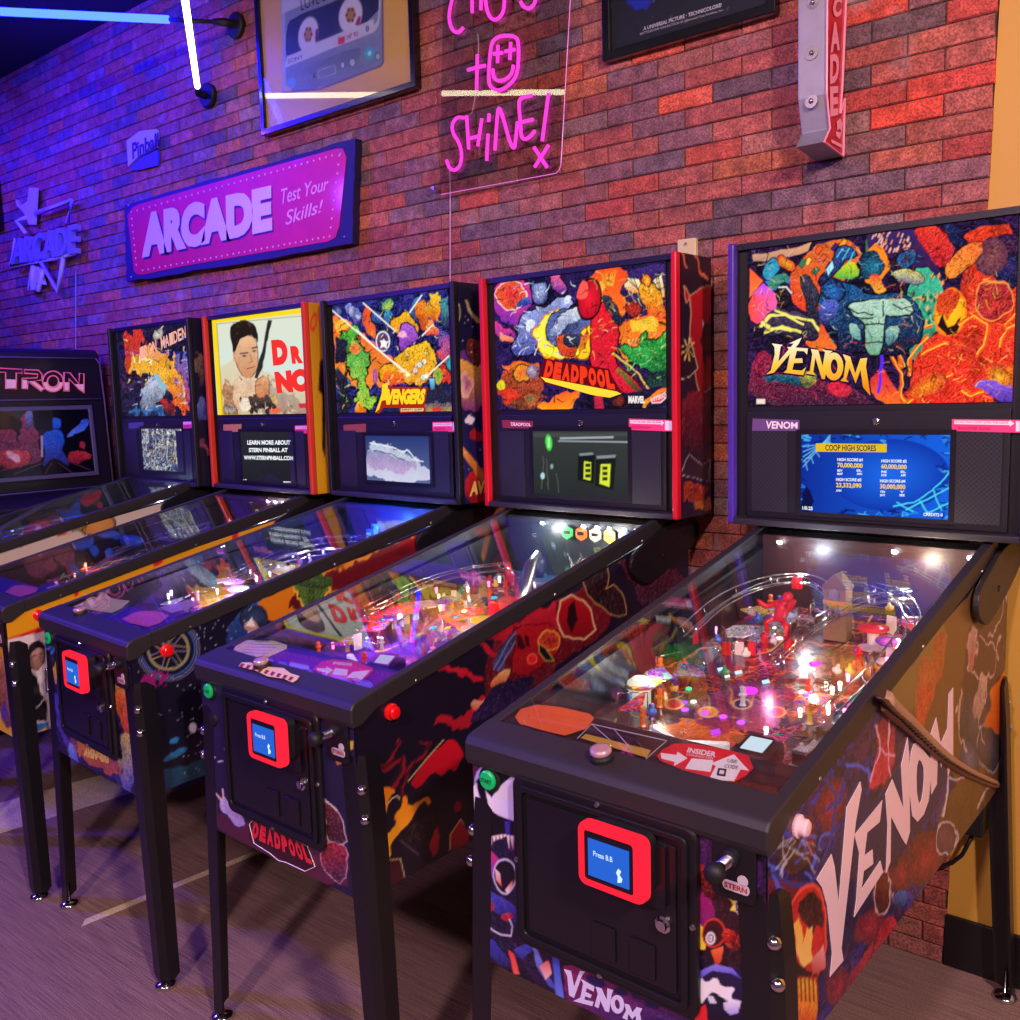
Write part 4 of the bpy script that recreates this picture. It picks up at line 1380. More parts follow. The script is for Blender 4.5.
def insert(root, x, y, r, mat, sq=False):
    mb = MB()
    if sq:
        mb.prism([(x - r, y, pz(y) + .0022), (x, y - r * 1.4, pz(y - r * 1.4) + .0022), (x + r, y, pz(y) + .0022), (x, y + r * 1.4, pz(y + r * 1.4) + .0022)], (0, 0, .0012))
    else:
        mb.lathe((x, y, pz(y) + .001), (0, -.121, 1), [(r, 0), (r, .002), (r * .8, .003), (.0005, .003)], 14)
    return mb.build('light_insert', mat, root)


def pattern_mat(name, c1, lit):
    if name in MATS: return MATS[name]
    m, nt, out = new_mat(name)
    b = nt.nodes.new('ShaderNodeBsdfPrincipled'); b.inputs['Roughness'].default_value = .2; b.inputs['Coat Weight'].default_value = .8
    tc = nt.nodes.new('ShaderNodeTexCoord')
    n = nt.nodes.new('ShaderNodeTexNoise'); n.inputs['Scale'].default_value = 45; n.inputs['Detail'].default_value = 3; n.inputs['Distortion'].default_value = 1.5
    r = nt.nodes.new('ShaderNodeValToRGB'); r.color_ramp.interpolation = 'CONSTANT'
    e = r.color_ramp.elements; c = np.array(lin(c1))
    e[0].color = (*(c * .12), 1); e[1].position = .36; e[1].color = (*c, 1)
    for p, q in ((.45, c * .45), (.50, np.minimum(c * 1.6 + .08, 1)), (.55, c[[1, 2, 0]] * .8 + .03), (.62, np.array((.01, .008, .015))), (.66, c[[2, 0, 1]] + .05)):
        x = e.new(p); x.color = (*q, 1)
    nt.links.new(tc.outputs['Object'], n.inputs['Vector']); nt.links.new(n.outputs['Fac'], r.inputs[0])
    nt.links.new(r.outputs[0], b.inputs['Base Color']); nt.links.new(r.outputs[0], b.inputs['Emission Color']); b.inputs['Emission Strength'].default_value = lit
    nt.links.new(b.outputs[0], out.inputs[0]); MATS[name] = m
    return m


def plastic(root, pts, h, col, name='plastic_piece', th=.003, lit=0):
    mt = pattern_mat('plastic_' + col, col, .12)
    return MB().prism([(p[0], p[1], pz(p[1]) + h) for p in pts], (0, 0, th)).build(name, mt, root)


def flipper(root, x, y, s, col='#f0f0f0'):
    mb = MB()
    a = math.radians(-28)
    tip = (x + s * .062 * math.cos(a), y + .062 * math.sin(a))
    z = pz(y) + .008
    n = np.array([-(tip[1] - y), tip[0] - x]); n = n / np.linalg.norm(n)
    P = []
    for k in range(9):
        t = PI / 2 + PI * k / 8
        P.append((x + s * .009 * math.cos(t), y + .009 * math.sin(t), z))
    for k in range(7):
        t = -PI / 2 + PI * k / 6
        P.append((tip[0] + s * .005 * math.cos(t), tip[1] + .005 * math.sin(t), z))
    mb.prism(P, (0, 0, .018))
    return mb.build('flipper', pmat('flipper_' + col, col, .3, coat=.5), root, bevel=.0015)


def bumper(root, x, y, cap, skirt='#e8e0e0'):
    z = pz(y)
    b = MB().lathe((x, y, z), (0, 0, 1), [(.030, 0), (.031, .004), (.012, .010), (.012, .040), (.001, .040)], 20).build('pop_bumper', pmat('bumper_skirt', skirt, .3), root)
    MB().lathe((x, y, z + .040), (0, 0, 1), [(.029, 0), (.033, .004), (.031, .010), (.012, .014), (.001, .014)], 24).build('bumper_cap', pmat('bcap_' + cap, cap, .2, coat=.8, emis=cap, es=.8), b)
    return b


def target(root, x, y, col, w=.02, rz=0):
    o = MB().box((-w / 2, -.003, .0), (w / 2, .003, .03)).build('target', pmat('tgt_' + col, col, .3, coat=.5), root, bevel=.001, origin=(0, 0, 0))
    o.location = (x, y, pz(y)); o.rotation_euler.z = math.radians(rz)
    return o


def plight(root, x, y, z, col, w, r=.006):
    w = w * 1.7
    L = bpy.data.lights.new('cabinet_lamp', 'POINT'); L.energy = w; L.color = lin(col); L.shadow_soft_size = r
    o = bpy.data.objects.new('cabinet_lamp', L); o.parent = root; o.location = (x, y, z); COL.objects.link(o)
    return o


def furnish(root, seed, cols, posts=18, lamps=14, lampcols=('#ffd8a0', '#ffffff'), inserts=10, inscols=('#c040ff', '#ffffff'), plastics=7, yr=(.30, 1.02)):
    """the crowd of small things every playfield has"""
    rd = random.Random(seed)
    flipper(root, -.085, .285, 1); flipper(root, .055, .285, -1)
    for s, x0 in ((-1, -.175), (1, .145)):
        plastic(root, [(x0, .30), (x0 - s * .0, .40), (x0 - s * .045, .315)], .03, cols[0], 'slingshot', lit=.05)
    for i in range(posts):
        x = rd.choice((-1, 1)) * rd.uniform(.09, .235) if rd.random() < .75 else rd.uniform(-.1, .1)
        y = rd.uniform(*yr)
        post(root, x, y, rd.choice((.030, .038)), pmat('post_' + cols[i % len(cols)], cols[i % len(cols)], .25, coat=.5))
    for i in range(lamps):
        s = rd.choice((-1, 1)); lamp(root, s * rd.uniform(.10, .24), rd.uniform(*yr), rd.uniform(.015, .045), emat('bulb_' + lampcols[i % len(lampcols)], lampcols[i % len(lampcols)], 7, False))
    for i in range(inserts):
        insert(root, rd.uniform(-.13, .11), rd.uniform(.33, .85), rd.uniform(.005, .011), emat('ins_' + inscols[i % len(inscols)], inscols[i % len(inscols)], 1.6, False), rd.random() < .3)
    for i in range(plastics):
        s = rd.choice((-1, 1)); x = s * rd.uniform(.12, .19); y = rd.uniform(yr[0] + .1, yr[1] - .06)
        n = rd.randint(4, 6); a0 = rd.random() * 6
        pts = [(max(-.243, min(.243, x + rd.uniform(.022, .05) * math.cos(a0 + 2 * PI * k / n))), y + rd.uniform(.02, .05) * math.sin(a0 + 2 * PI * k / n)) for k in range(n)]
        plastic(root, pts, rd.uniform(.040, .048), cols[(i + 1) % len(cols)], lit=.12)


def gadgets(root, seed, n, yr=(.32, 1.02), xm=.235):
    rd = random.Random(seed)
    cols = ['#d8d8e0', '#c02838', '#e8b030', '#3a6ad0', '#e8e0d0', '#40a070', '#f07028']
    for i in range(n):
        k = rd.random(); s = rd.choice((-1, 1)); x = s * rd.uniform(.06, xm) ; y = rd.uniform(*yr); z = pz(y)
        a = rd.uniform(0, PI); dx, dy = math.cos(a), math.sin(a)
        if k < .35:
            L = rd.uniform(.02, .05); h = rd.uniform(.02, .06)
            x1, x2 = max(-.24, min(.24, x - dx * L)), max(-.24, min(.24, x + dx * L))
            MB().tube([(x1, y - dy * L, z), (x1, y - dy * L, z + h), (x2, min(1.05, y + dy * L), z + h), (x2, min(1.05, y + dy * L), z + .01)], .0016, 5).build('wire_form', CHROME, root, smooth=True)
        elif k < .6:
            MB().lathe((x, y, z + rd.uniform(.0, .045)), (rd.uniform(-.3, .3), rd.uniform(-.3, .3), 1), [(.004, 0), (.009, .003), (.010, .009), (.004, .013), (.003, .02), (.001, .02)], 9).build('star_post', pmat('gad_' + cols[i % 7], cols[i % 7], .2, coat=.7), root, smooth=True)
        elif k < .8:
            w = rd.uniform(.012, .03); h = rd.uniform(.01, .04)
            o = MB().box((-w / 2, -.002, 0), (w / 2, .002, h)).build('standing_target', pmat('gad_' + cols[i % 7], cols[i % 7], .25, coat=.6), root, bevel=.001, origin=(0, 0, 0))
            o.location = (x, y, z + rd.uniform(0, .02)); o.rotation_euler.z = a
        else:
            pts = [(x + .007 * math.cos(t), y + .007 * math.sin(t), z + .02 + .004 * t / PI) for t in [6 * PI * q / 30 for q in range(31)]]
            MB().tube(pts, .0012, 4).build('coil_spring', CHROME, root, smooth=True)


def card(AS, parent, name, quad, mat, fr=None, texts=(), off=.0012):
    mb = MB(); poly_on(mb, AS, quad, fr, off=off, depth=.001); o = mb.build(name, mat, parent)
    for t, q, mt, kw in texts:
        m = MB(); text_on(m, AS, t, q, off=off + .0006, fr=fr, **kw); m.build('lettering', mt, o)
    return o


INK = pmat('dark_ink', '#241418', .5)
INKW = WHITE_PRINT
TRIM_V = pmat('purple_trim', '#4a2c96', .3, coat=.4)

# ================================================================== MACHINE 1 (nearest): purple trim
VL, VR = (740, 210, 4.857), (860, 210, 4.857)
VENOM_POLY = {
    'V': [(155, 648), (207, 655), (197, 665), (186, 738), (262, 648), (240, 648), (300, 620), (285, 650), (165, 790), (128, 798), (150, 780), (170, 700), (168, 665)],
    'E': [(230, 665), (330, 672), (326, 702), (312, 686), (276, 684), (266, 722), (302, 720), (305, 742), (262, 744), (254, 776), (300, 780), (320, 764), (308, 802), (213, 790), (228, 775), (245, 690)],
    'N': [(345, 675), (380, 680), (402, 760), (414, 690), (398, 678), (450, 685), (432, 700), (412, 822), (398, 820), (366, 715), (356, 785), (368, 802), (322, 795), (340, 782), (352, 700)],
    'M': [(500, 700), (535, 712), (560, 795), (585, 722), (618, 718), (612, 760), (634, 902), (598, 860), (586, 775), (562, 842), (532, 765), (516, 822), (528, 836), (488, 830), (504, 812), (515, 735)]}


def v_back(P):
    P.base('#2a1c44', '#191028')
    P.comic(['#2a1a48', '#141020', '#43205a', '#301848'], 22, .05)
    P.frame(*VL)
    P.poly([(45, 285), (112, 345), (45, 425)], '#ff5a30', '#ff7a3a', warp=.6)
    P.poly([(45, 430), (112, 355), (185, 420), (165, 500), (90, 560), (45, 525)], '#ff4a34', '#f060b8', warp=1, gdir='x', tex=.3)
    P.poly([(60, 405), (115, 350), (175, 415), (150, 440)], '#b850ff', '#ff5a70', warp=1)
    P.poly([(120, 350), (190, 330), (245, 325), (262, 345), (190, 385), (160, 390)], '#2c8cf0', '#5a28e8', warp=1, gdir='x')
    P.poly([(60, 215), (240, 190), (350, 160), (330, 200), (200, 240), (65, 250)], '#e0a070', '#b88a78', warp=1)
    P.poly([(240, 330), (300, 220), (400, 150), (560, 150), (590, 230), (500, 360), (390, 500), (330, 510), (240, 470)], '#f0702a', '#e83820', warp=3, tex=.7)
    for i, (x, y) in enumerate([(330, 250), (360, 290), (400, 230), (455, 180), (500, 160), (540, 200), (300, 260), (380, 190), (430, 270), (470, 230)]):
        P.poly([(x - 18, y + 8), (x + 6, y - 22), (x + 24, y - 8), (x, y + 24)], ['#f8c830', '#2a7a5a', '#f0582a', '#3a2468', '#f5a028'][i % 5], warp=1, ink=.3)
    P.poly([(440, 330), (560, 230), (590, 300), (520, 340)], '#d8e020', '#40b040', warp=2, tex=.4)
    P.ell(155, 285, 32, 50, 10, '#2c9cc0', warp=2, tex=.6, ink=.4); P.ell(222, 265, 34, 42, -20, '#e8a020', '#e03818', warp=3, tex=.7, ink=.4)
    P.ell(185, 350, 55, 28, -15, '#3a8a78', warp=2, tex=.6)
    P.poly([(275, 330), (320, 300), (380, 390), (390, 500), (410, 580), (370, 620), (300, 580), (330, 480)], '#3a3850', '#241a34', warp=2, tex=.9, ink=.5)
    P.poly([(105, 560), (160, 470), (250, 470), (360, 520), (400, 600), (330, 640), (180, 620)], '#4a3a58', '#1c1428', warp=3, tex=.9, ink=.5)
    for pts in ([(100, 560), (150, 510), (220, 500), (300, 560)], [(120, 590), (200, 560), (290, 600)], [(180, 490), (250, 520), (350, 540), (400, 610)], [(110, 545), (160, 575), (250, 585)]):
        P.line(pts, 13, '#f0e470', warp=1.5)
    P.ell(212, 410, 36, 55, 5, '#1e1626', warp=1.5, tex=.5, ink=.5); P.line([(190, 370), (230, 372), (250, 400)], 6, '#e8e6f0', warp=1)
    P.poly([(430, 610), (400, 520), (380, 640), (300, 640), (350, 690), (480, 690)], '#f04c26', '#f07828', warp=2, tex=.4)
    # tall streets of lit windows
    P.poly([(600, 130), (680, 120), (670, 230), (610, 220)], '#3c4a40', '#4a8a50', warp=1, tex=.3)
    P.frame(*VR)
    P.poly([(30, 90), (250, 90), (350, 230), (440, 390), (240, 260), (200, 170), (120, 230), (40, 200)], '#3a2462', '#2a1a4c', warp=1)
    for i in range(44):
        a = random.uniform(0, 1); b = random.uniform(0, 1); x = 45 + a * 180 + b * 20; y = 100 + b * 100
        P.poly([(x, y + 12), (x + 9, y - 9), (x + 14, y - 5), (x + 6, y + 14)], '#f0b8a0' if i % 3 else '#f08a60')
    P.poly([(195, 420), (290, 250), (440, 380), (410, 560), (290, 690), (270, 800), (215, 640)], '#3fbf96', '#1f8a6a', warp=3, tex=.55, ink=.6)
    for i in range(26):
        x = random.uniform(230, 400); y = random.uniform(280, 560)
        P.poly([(x, y), (x + 14, y - 14), (x + 18, y + 4), (x + 8, y + 18)], '#f0a868' if i % 2 else '#186048')
    P.poly([(250, 80), (420, 70), (480, 200), (400, 290), (330, 220)], '#ea3420', '#c01a30', warp=3, tex=.9)
    P.poly([(400, 80), (470, 70), (500, 200), (440, 190)], '#1d2a60', '#0e1030', warp=3, tex=.8)
    # red and orange mass on the right
    P.poly([(520, 90), (780, 70), (780, 960), (150, 960), (60, 880), (90, 760), (150, 860), (240, 930), (300, 640), (420, 540), (520, 330)], '#e83a1c', '#f0301c', warp=4, tex=1.0)
    P.poly([(100, 740), (200, 900), (260, 960), (90, 960), (40, 860)], '#e01e3c', '#ff6a20', warp=4, tex=.25)
    P.poly([(390, 290), (470, 200), (640, 120), (600, 200), (540, 260), (440, 330)], '#f0602a', '#f89030', warp=3, tex=.9, ink=.5)
    P.ell(700, 200, 90, 100, 0, '#4a1a3c', '#2a1440', warp=5, tex=.9); P.ell(730, 300, 70, 90, 0, '#2a2868', '#141034', warp=4, tex=.9)
    P.ell(640, 230, 75, 90, 0, '#8a4a50', '#5a2a40', warp=4, tex=.8)
    P.ell(655, 430, 85, 95, 0, '#d8382c', '#a82430', warp=4, tex=1.0, ink=.8, inkcol='#f89040')
    P.ell(440, 500, 76, 112, 8, '#f8c81c', '#f0a018', warp=1.5, ink=.8, inkcol='#ff7a1a')
    P.poly([(372, 510), (380, 420), (430, 390), (490, 410), (470, 470), (440, 500), (420, 560), (405, 500)], '#d83418', '#f05a1c', warp=3, tex=.9)
    P.poly([(380, 560), (400, 500), (430, 570), (460, 560), (500, 520), (480, 590), (430, 610)], '#2a0c14', warp=2)
    for q in ([(150, 700), (140, 640), (190, 570), (250, 540), (300, 545)], [(210, 760), (190, 680), (240, 610), (300, 570), (350, 560)], [(240, 800), (240, 720), (290, 640), (330, 610)],
              [(150, 700), (200, 800), (195, 900), (235, 940)], [(235, 940), (330, 870), (380, 820), (440, 800)], [(480, 560), (560, 520), (620, 560), (600, 650), (560, 700)], [(700, 560), (760, 500), (790, 470)],
              [(680, 660), (720, 580), (780, 540)], [(600, 880), (540, 900), (500, 870)], [(300, 700), (360, 660), (420, 640)]):
        P.line(q, 17, '#f0581e', warp=2); P.line(q, 5, '#ffd040', warp=2)
    P.ell(330, 850, 110, 60, -30, '#f88a1c', '#e02c18', warp=5, tex=1.0)
    P.ell(700, 820, 90, 60, 20, '#f8b020', '#f0401c', warp=6, tex=.9)
    P.poly([(560, 860), (620, 830), (780, 880), (780, 960), (600, 900)], '#8a5ae0', '#4a2a9a', warp=5, tex=.7)
    P.line([(95, 560), (105, 680), (95, 800), (85, 880)], 14, '#5a28f0', warp=2); P.line([(290, 480), (285, 560)], 14, '#4a60f0', warp=2)
    # blue and pale muscular block in the middle
    P.frame(*VL)
    P.poly([(385, 430), (400, 360), (470, 330), (560, 365), (620, 400), (760, 400), (850, 430), (900, 520), (880, 640), (800, 700), (740, 705), (480, 695), (470, 600), (400, 540)], '#1c5a96', '#120c2c', warp=3, tex=1.0, ink=.8)
    P.ell(455, 385, 58, 55, 0, '#2c7ad0', '#0e1c50', warp=2, tex=1.0, ink=.6)
    P.poly([(400, 440), (380, 520), (420, 570), (470, 520), (480, 440)], '#5a6ad8', '#1a1448', warp=2, tex=1.0)
    P.poly([(440, 270), (455, 200), (500, 175), (560, 190), (575, 240), (500, 250), (440, 340), (400, 380), (380, 340)], '#2a4a9a', '#141440', warp=2, tex=1.0, ink=.7)
    P.poly([(420, 290), (450, 250), (460, 280), (430, 320)], '#a8e8f0', warp=1)
    for q in ([(500, 185), (470, 230)], [(530, 190), (500, 240)], [(555, 200), (530, 250)]): P.line(q, 6, '#40c8d8', warp=1)
    P.ell(655, 270, 74, 85, 0, '#ff8a20', warp=4); P.ell(655, 275, 62, 72, 0, '#1c7a9a', '#0c2a4a', warp=4, tex=1.0)
    P.poly([(620, 330), (650, 290), (700, 340), (730, 400), (660, 400)], '#e8402c', '#f0b030', warp=3, tex=.8)
    P.poly([(500, 460), (590, 440), (690, 440), (830, 430), (840, 500), (760, 530), (700, 520), (700, 700), (600, 705), (600, 560), (560, 520)], '#b4d8c0', '#7fb89a', warp=2.5, tex=.65, ink=.8)
    P.poly([(520, 545), (590, 560), (592, 640), (545, 620)], '#9ccabc', '#5a9a98', warp=2, tex=.6, ink=.6); P.poly([(712, 550), (790, 545), (770, 640), (714, 660)], '#8cc0b4', '#3a7a90', warp=2, tex=.6, ink=.6)
    for q in ([(500, 460), (580, 500), (650, 500)], [(510, 500), (590, 530), (640, 525)], [(700, 440), (700, 520)], [(610, 560), (700, 560)], [(605, 640), (700, 640)], [(740, 450), (780, 480), (830, 470)]): P.line(q, 7, '#0c1430', warp=2)
    P.ell(800, 235, 60, 40, -30, '#1c1c3c', '#2a6aa8', warp=3, tex=1.0, ink=.5); P.poly([(750, 300), (850, 290), (900, 340), (820, 370), (770, 360)], '#e8dc80', '#28488a', warp=3, tex=.9, ink=.5)
    # lower left web of roots
    P.poly([(60, 690), (130, 660), (150, 780), (130, 800), (230, 800), (420, 830), (640, 910), (680, 960), (40, 960)], '#a01840', '#3c1838', warp=3, tex=1.0)
    for i in range(26):
        x = random.uniform(60, 640); y = random.uniform(800, 950)
        P.line([(x, y), (x + random.uniform(-50, 50), y + random.uniform(-50, 50)), (x + random.uniform(-80, 80), y + random.uniform(-60, 60))], 3.5, '#1a0c20', warp=1.5)
    P.poly([(420, 840), (480, 830), (560, 880), (520, 930), (430, 890)], '#e01c40', '#d0283c', warp=3, tex=.7)
    P.poly([(120, 800), (260, 800), (370, 790), (380, 830), (300, 850), (200, 835), (130, 840)], '#1d6a8a', '#10304a', warp=2, tex=.9)
    P.poly([(280, 800), (350, 785), (380, 830), (320, 880), (290, 850)], '#c8c850', '#2a4a3a', warp=3, tex=1.0)
    P.scribble(150, (60, 150, 900, 640), ('#0a0814', '#0a0814', '#0e1c3c'), 4.5, 46, 1)
    P.scribble(60, (380, 180, 880, 640), ('#8ad8f0', '#e8fff0', '#40b8d8'), 3, 34, 2, .7)
    P.scribble(50, (60, 180, 380, 620), ('#ffe070', '#ffb050', '#e8e0ff'), 3, 34, 3, .7)
    P.scribble(90, (60, 640, 660, 950), ('#14081c', '#d83058', '#10283c'), 4, 44, 4)
    P.frame(*VR)
    P.scribble(170, (100, 80, 780, 950), ('#3a0810', '#18060c', '#7a1010'), 5, 56, 5)
    P.scribble(110, (100, 300, 780, 950), ('#ffb838', '#ff8a30', '#ffe060'), 4, 50, 6, .75)
    P.frame(*VL)
    P.poly([(80, 918), (122, 918), (122, 942), (80, 942)], '#f0d8c8')


def v_logo(S, o):
    mb = MB()
    for k, pts in VENOM_POLY.items(): poly_on(mb, S, pts, VL, off=.002, depth=.001)
    ring_on(mb, S, ell_pts(456, 760, 46, 68, 20), ell_pts(458, 760, 17, 36, 20), VL, off=.002, depth=.001)
    m2 = MB()
    for k, pts in VENOM_POLY.items():
        c = np.mean(np.array(pts), 0)
        poly_on(m2, S, [tuple(c + (np.array(p) - c) * 1.12) for p in pts], VL, off=.0012, depth=.0005)
    ring_on(m2, S, ell_pts(456, 760, 54, 78, 20), ell_pts(458, 760, 12, 30, 20), VL, off=.0012, depth=.0005)
    m2.build('logo_shadow', emat('logo_shadow', '#241038', 1, False), o)
    # letters fade from cream at the top to orange below
    m, nt, out = new_mat('logo_fade')
    e = nt.nodes.new('ShaderNodeEmission'); e.inputs[1].default_value = 1.1
    tc = nt.nodes.new('ShaderNodeTexCoord'); sx = nt.nodes.new('ShaderNodeSeparateXYZ'); mr = nt.nodes.new('ShaderNodeValToRGB')
    nt.links.new(tc.outputs['Generated'], sx.inputs[0]); nt.links.new(sx.outputs[2], mr.inputs[0])
    mr.color_ramp.elements[0].color = (*lin('#f08a18'), 1); mr.color_ramp.elements[0].position = .15
    mr.color_ramp.elements[1].color = (*lin('#fdeec8'), 1); mr.color_ramp.elements[1].position = .9
    x = mr.color_ramp.elements.new(.55); x.color = (*lin('#fcc440'), 1)
    nt.links.new(mr.outputs[0], e.inputs[0]); nt.links.new(e.outputs[0], out.inputs[0]); m.cycles.emission_sampling = 'NONE'
    mb.build('title_lettering', m, o)


VF1, VF2, VF3, VF4 = (440, 680, 5.1), (450, 720, 3), (640, 780, 4.25), (470, 880, 6)


def v_front(P):
    P.base('#1c1228')
    P.comic(['#1c1430', '#140c1c', '#2c1640'], 26, .03)
    P.poly([(470, 740), (760, 850), (760, 900), (700, 880), (470, 780)], '#5a1c4a', '#3a1a5a', warp=4, tex=.5)
    P.frame(*VF1)
    P.line([(165, 420), (185, 370), (200, 345)], 5, '#a8a8c0'); P.line([(140, 480), (150, 420), (190, 360)], 5, '#a8a8c0'); P.line([(140, 385), (205, 350)], 4, '#a8a8c0'); P.line([(150, 420), (190, 385)], 4, '#a8a8c0')
    # a looming black and white shape with pale fangs
    P.poly([(165, 520), (190, 450), (260, 415), (350, 420), (420, 460), (400, 500), (240, 470), (200, 560), (215, 700), (240, 830), (225, 830), (180, 700)], '#b8b0f0', '#8078d8', warp=1)
    P.poly([(185, 520), (240, 440), (400, 440), (430, 520), (380, 560), (380, 780), (250, 800), (215, 650)], '#0c0812', warp=1)
    P.poly([(172, 545), (188, 520), (215, 690), (232, 820), (222, 815), (180, 680)], '#f0e8f4', warp=.5)
    P.poly([(305, 540), (375, 480), (400, 500), (378, 722), (300, 690), (250, 655), (230, 560), (262, 600)], '#f2ecf6', '#c0b0ec', warp=.7, gdir='x')
    P.poly([(330, 720), (360, 720), (355, 790), (335, 790)], '#3a2a9a')
    P.ell(325, 830, 80, 45, 0, '#5a2060', warp=2)
    for i in range(8):
        x = 250 + i * 18; P.poly([(x, 800 - 12 * (1 - abs(i - 3.5) / 3.5)), (x + 15, 797 - 12 * (1 - abs(i - 3.5) / 3.5)), (x + 13, 860)], '#f4dcd8')
    P.frame(*VF2)
    P.poly([(105, 400), (190, 330), (200, 720), (110, 710)], '#1a1438', '#141030', warp=2, tex=.5)
    P.poly([(110, 380), (150, 420), (130, 470), (108, 440)], '#e02848', '#6a3ac8', warp=2)
    P.ell(165, 470, 33, 52, 0, '#120c18', warp=1, ink=.6, inkcol='#d0c8e8')
    P.poly([(135, 445), (150, 460), (155, 500), (138, 480)], '#e8e0e8', '#e04030'); P.poly([(165, 510), (188, 480), (190, 505), (172, 520)], '#e04030', '#e8e0e8')
    P.poly([(110, 500), (150, 530), (200, 560), (200, 620), (150, 580), (112, 560)], '#4a48c8', '#2a2880', warp=2, tex=.6)
    P.ell(120, 560, 14, 20, 0, '#b02838', warp=3, tex=.9); P.ell(170, 590, 22, 14, 20, '#b02838', warp=3, tex=.9)
    P.line([(110, 620), (150, 645), (185, 650), (190, 620), (180, 600)], 5, '#c8c0e0', warp=1)
    P.poly([(115, 650), (150, 680), (190, 740), (160, 740), (112, 700)], '#3a3cb0', '#202060', warp=2, tex=.5)
    P.poly([(175, 690), (192, 700), (206, 760), (190, 760)], '#e84038', '#f06050', warp=1)
    P.poly([(190, 690), (240, 665), (250, 690), (215, 720)], '#4a54c8', '#2a2c80', warp=1.5)
    P.poly([(245, 660), (262, 680), (290, 760), (330, 820), (300, 800), (260, 740)], '#8088e0', '#3a40a0', warp=1.5); P.poly([(270, 740), (300, 720), (310, 760), (290, 780)], '#d84a48', '#f0c0c0', warp=1.5)
    P.poly([(305, 690), (325, 700), (345, 850), (320, 830)], '#2c3cb8', '#6a80e8', warp=.7)
    P.poly([(330, 700), (750, 860), (720, 905), (400, 900), (345, 850)], '#8a1a5a', '#3c1c64', warp=2, tex=.5)
    for i in range(12):
        x = random.uniform(370, 700); y = 740 + (x - 370) * .33
        P.ell(x, y + random.uniform(-10, 30), 26, 14, 20, '#201450', warp=3)
    P.poly([(745, 430), (800, 440), (870, 560), (885, 740), (750, 740)], '#3a1020', '#2a0c18', warp=2, tex=.4)
    P.poly([(745, 500), (800, 560), (800, 600), (750, 640)], '#a01a6a', '#7a1a6a', warp=2, tex=.3)
    P.poly([(750, 440), (770, 440), (830, 500), (840, 530), (790, 545), (750, 530)], '#a02424', '#5a1414', warp=4, tex=1)
    P.poly([(835, 530), (850, 545), (860, 530), (862, 575), (840, 570), (850, 555)], '#f0d040'); P.ell(872, 560, 17, 22, 0, '#241418', ink=.4, inkcol='#d8c8d0'); P.ell(872, 560, 6, 9, 0, '#d8d0dc', ringw=4)
    P.poly([(748, 610), (775, 640), (768, 690), (748, 690)], '#f0d040', warp=1)
    P.ell(792, 640, 34, 42, 15, '#241014', '#4a1018', warp=1, ink=.7, inkcol='#d83a24'); P.ell(782, 655, 12, 16, 0, '#e8e0e8', ringw=5); P.ell(782, 655, 4, 6, 0, '#e8e0e8', ringw=4)
    P.poly([(780, 690), (820, 680), (810, 730), (795, 745)], '#f0703c', '#c02818', warp=2); P.poly([(815, 620), (870, 640), (880, 680), (830, 690)], '#d0281c', '#5a1014', warp=3, tex=1.0)
    P.poly([(750, 750), (800, 732), (870, 760), (885, 900), (740, 900)], '#241a48', '#120c24', warp=1)
    P.poly([(748, 755), (800, 732), (850, 745), (872, 775), (840, 760), (790, 752), (750, 775)], '#8a84f0', '#5a50d0', warp=1)
    P.poly([(750, 765), (770, 790), (800, 765), (815, 800), (860, 800), (840, 830), (870, 860), (820, 835), (790, 810), (770, 830), (752, 860)], '#f0ecf8', warp=.6)
    P.poly([(770, 825), (790, 830), (800, 850), (780, 850)], '#d8d8f0'); P.poly([(820, 850), (850, 838), (872, 845), (865, 880), (840, 885), (822, 868)], '#f0eef8', '#a098e8', warp=.6)
    P.poly([(740, 870), (770, 850), (775, 900), (735, 900)], '#e02430', warp=1)


def v_front_logo(S, o):
    mb = MB()
    fr = VF4
    for pts in ([(565, 535), (607, 545), (625, 642), (660, 545), (692, 548), (672, 575), (625, 706), (596, 690), (585, 575)],
                [(668, 595), (747, 640), (742, 668), (702, 646), (695, 672), (732, 690), (724, 708), (690, 696), (688, 718), (742, 730), (735, 755), (622, 725), (664, 704), (680, 620)],
                [(755, 640), (788, 650), (822, 722), (825, 650), (860, 660), (850, 690), (835, 792), (812, 785), (784, 722), (772, 768), (748, 756), (768, 680)],
                [(928, 742), (955, 748), (975, 795), (1000, 762), (1035, 772), (1020, 800), (1030, 860), (1000, 850), (995, 812), (975, 835), (950, 800), (945, 840), (915, 825), (938, 780)]):
        poly_on(mb, S, pts, fr)
    ring_on(mb, S, ell_pts(885, 745, 40, 56, 18, -10), ell_pts(885, 745, 15, 30, 18, -10), fr)
    mb.build('title_lettering', pmat('lilac_print', '#d8d0f4', .4), o)


VS1, VS2 = (700, 700, 3.1875), (760, 560, 3.923)


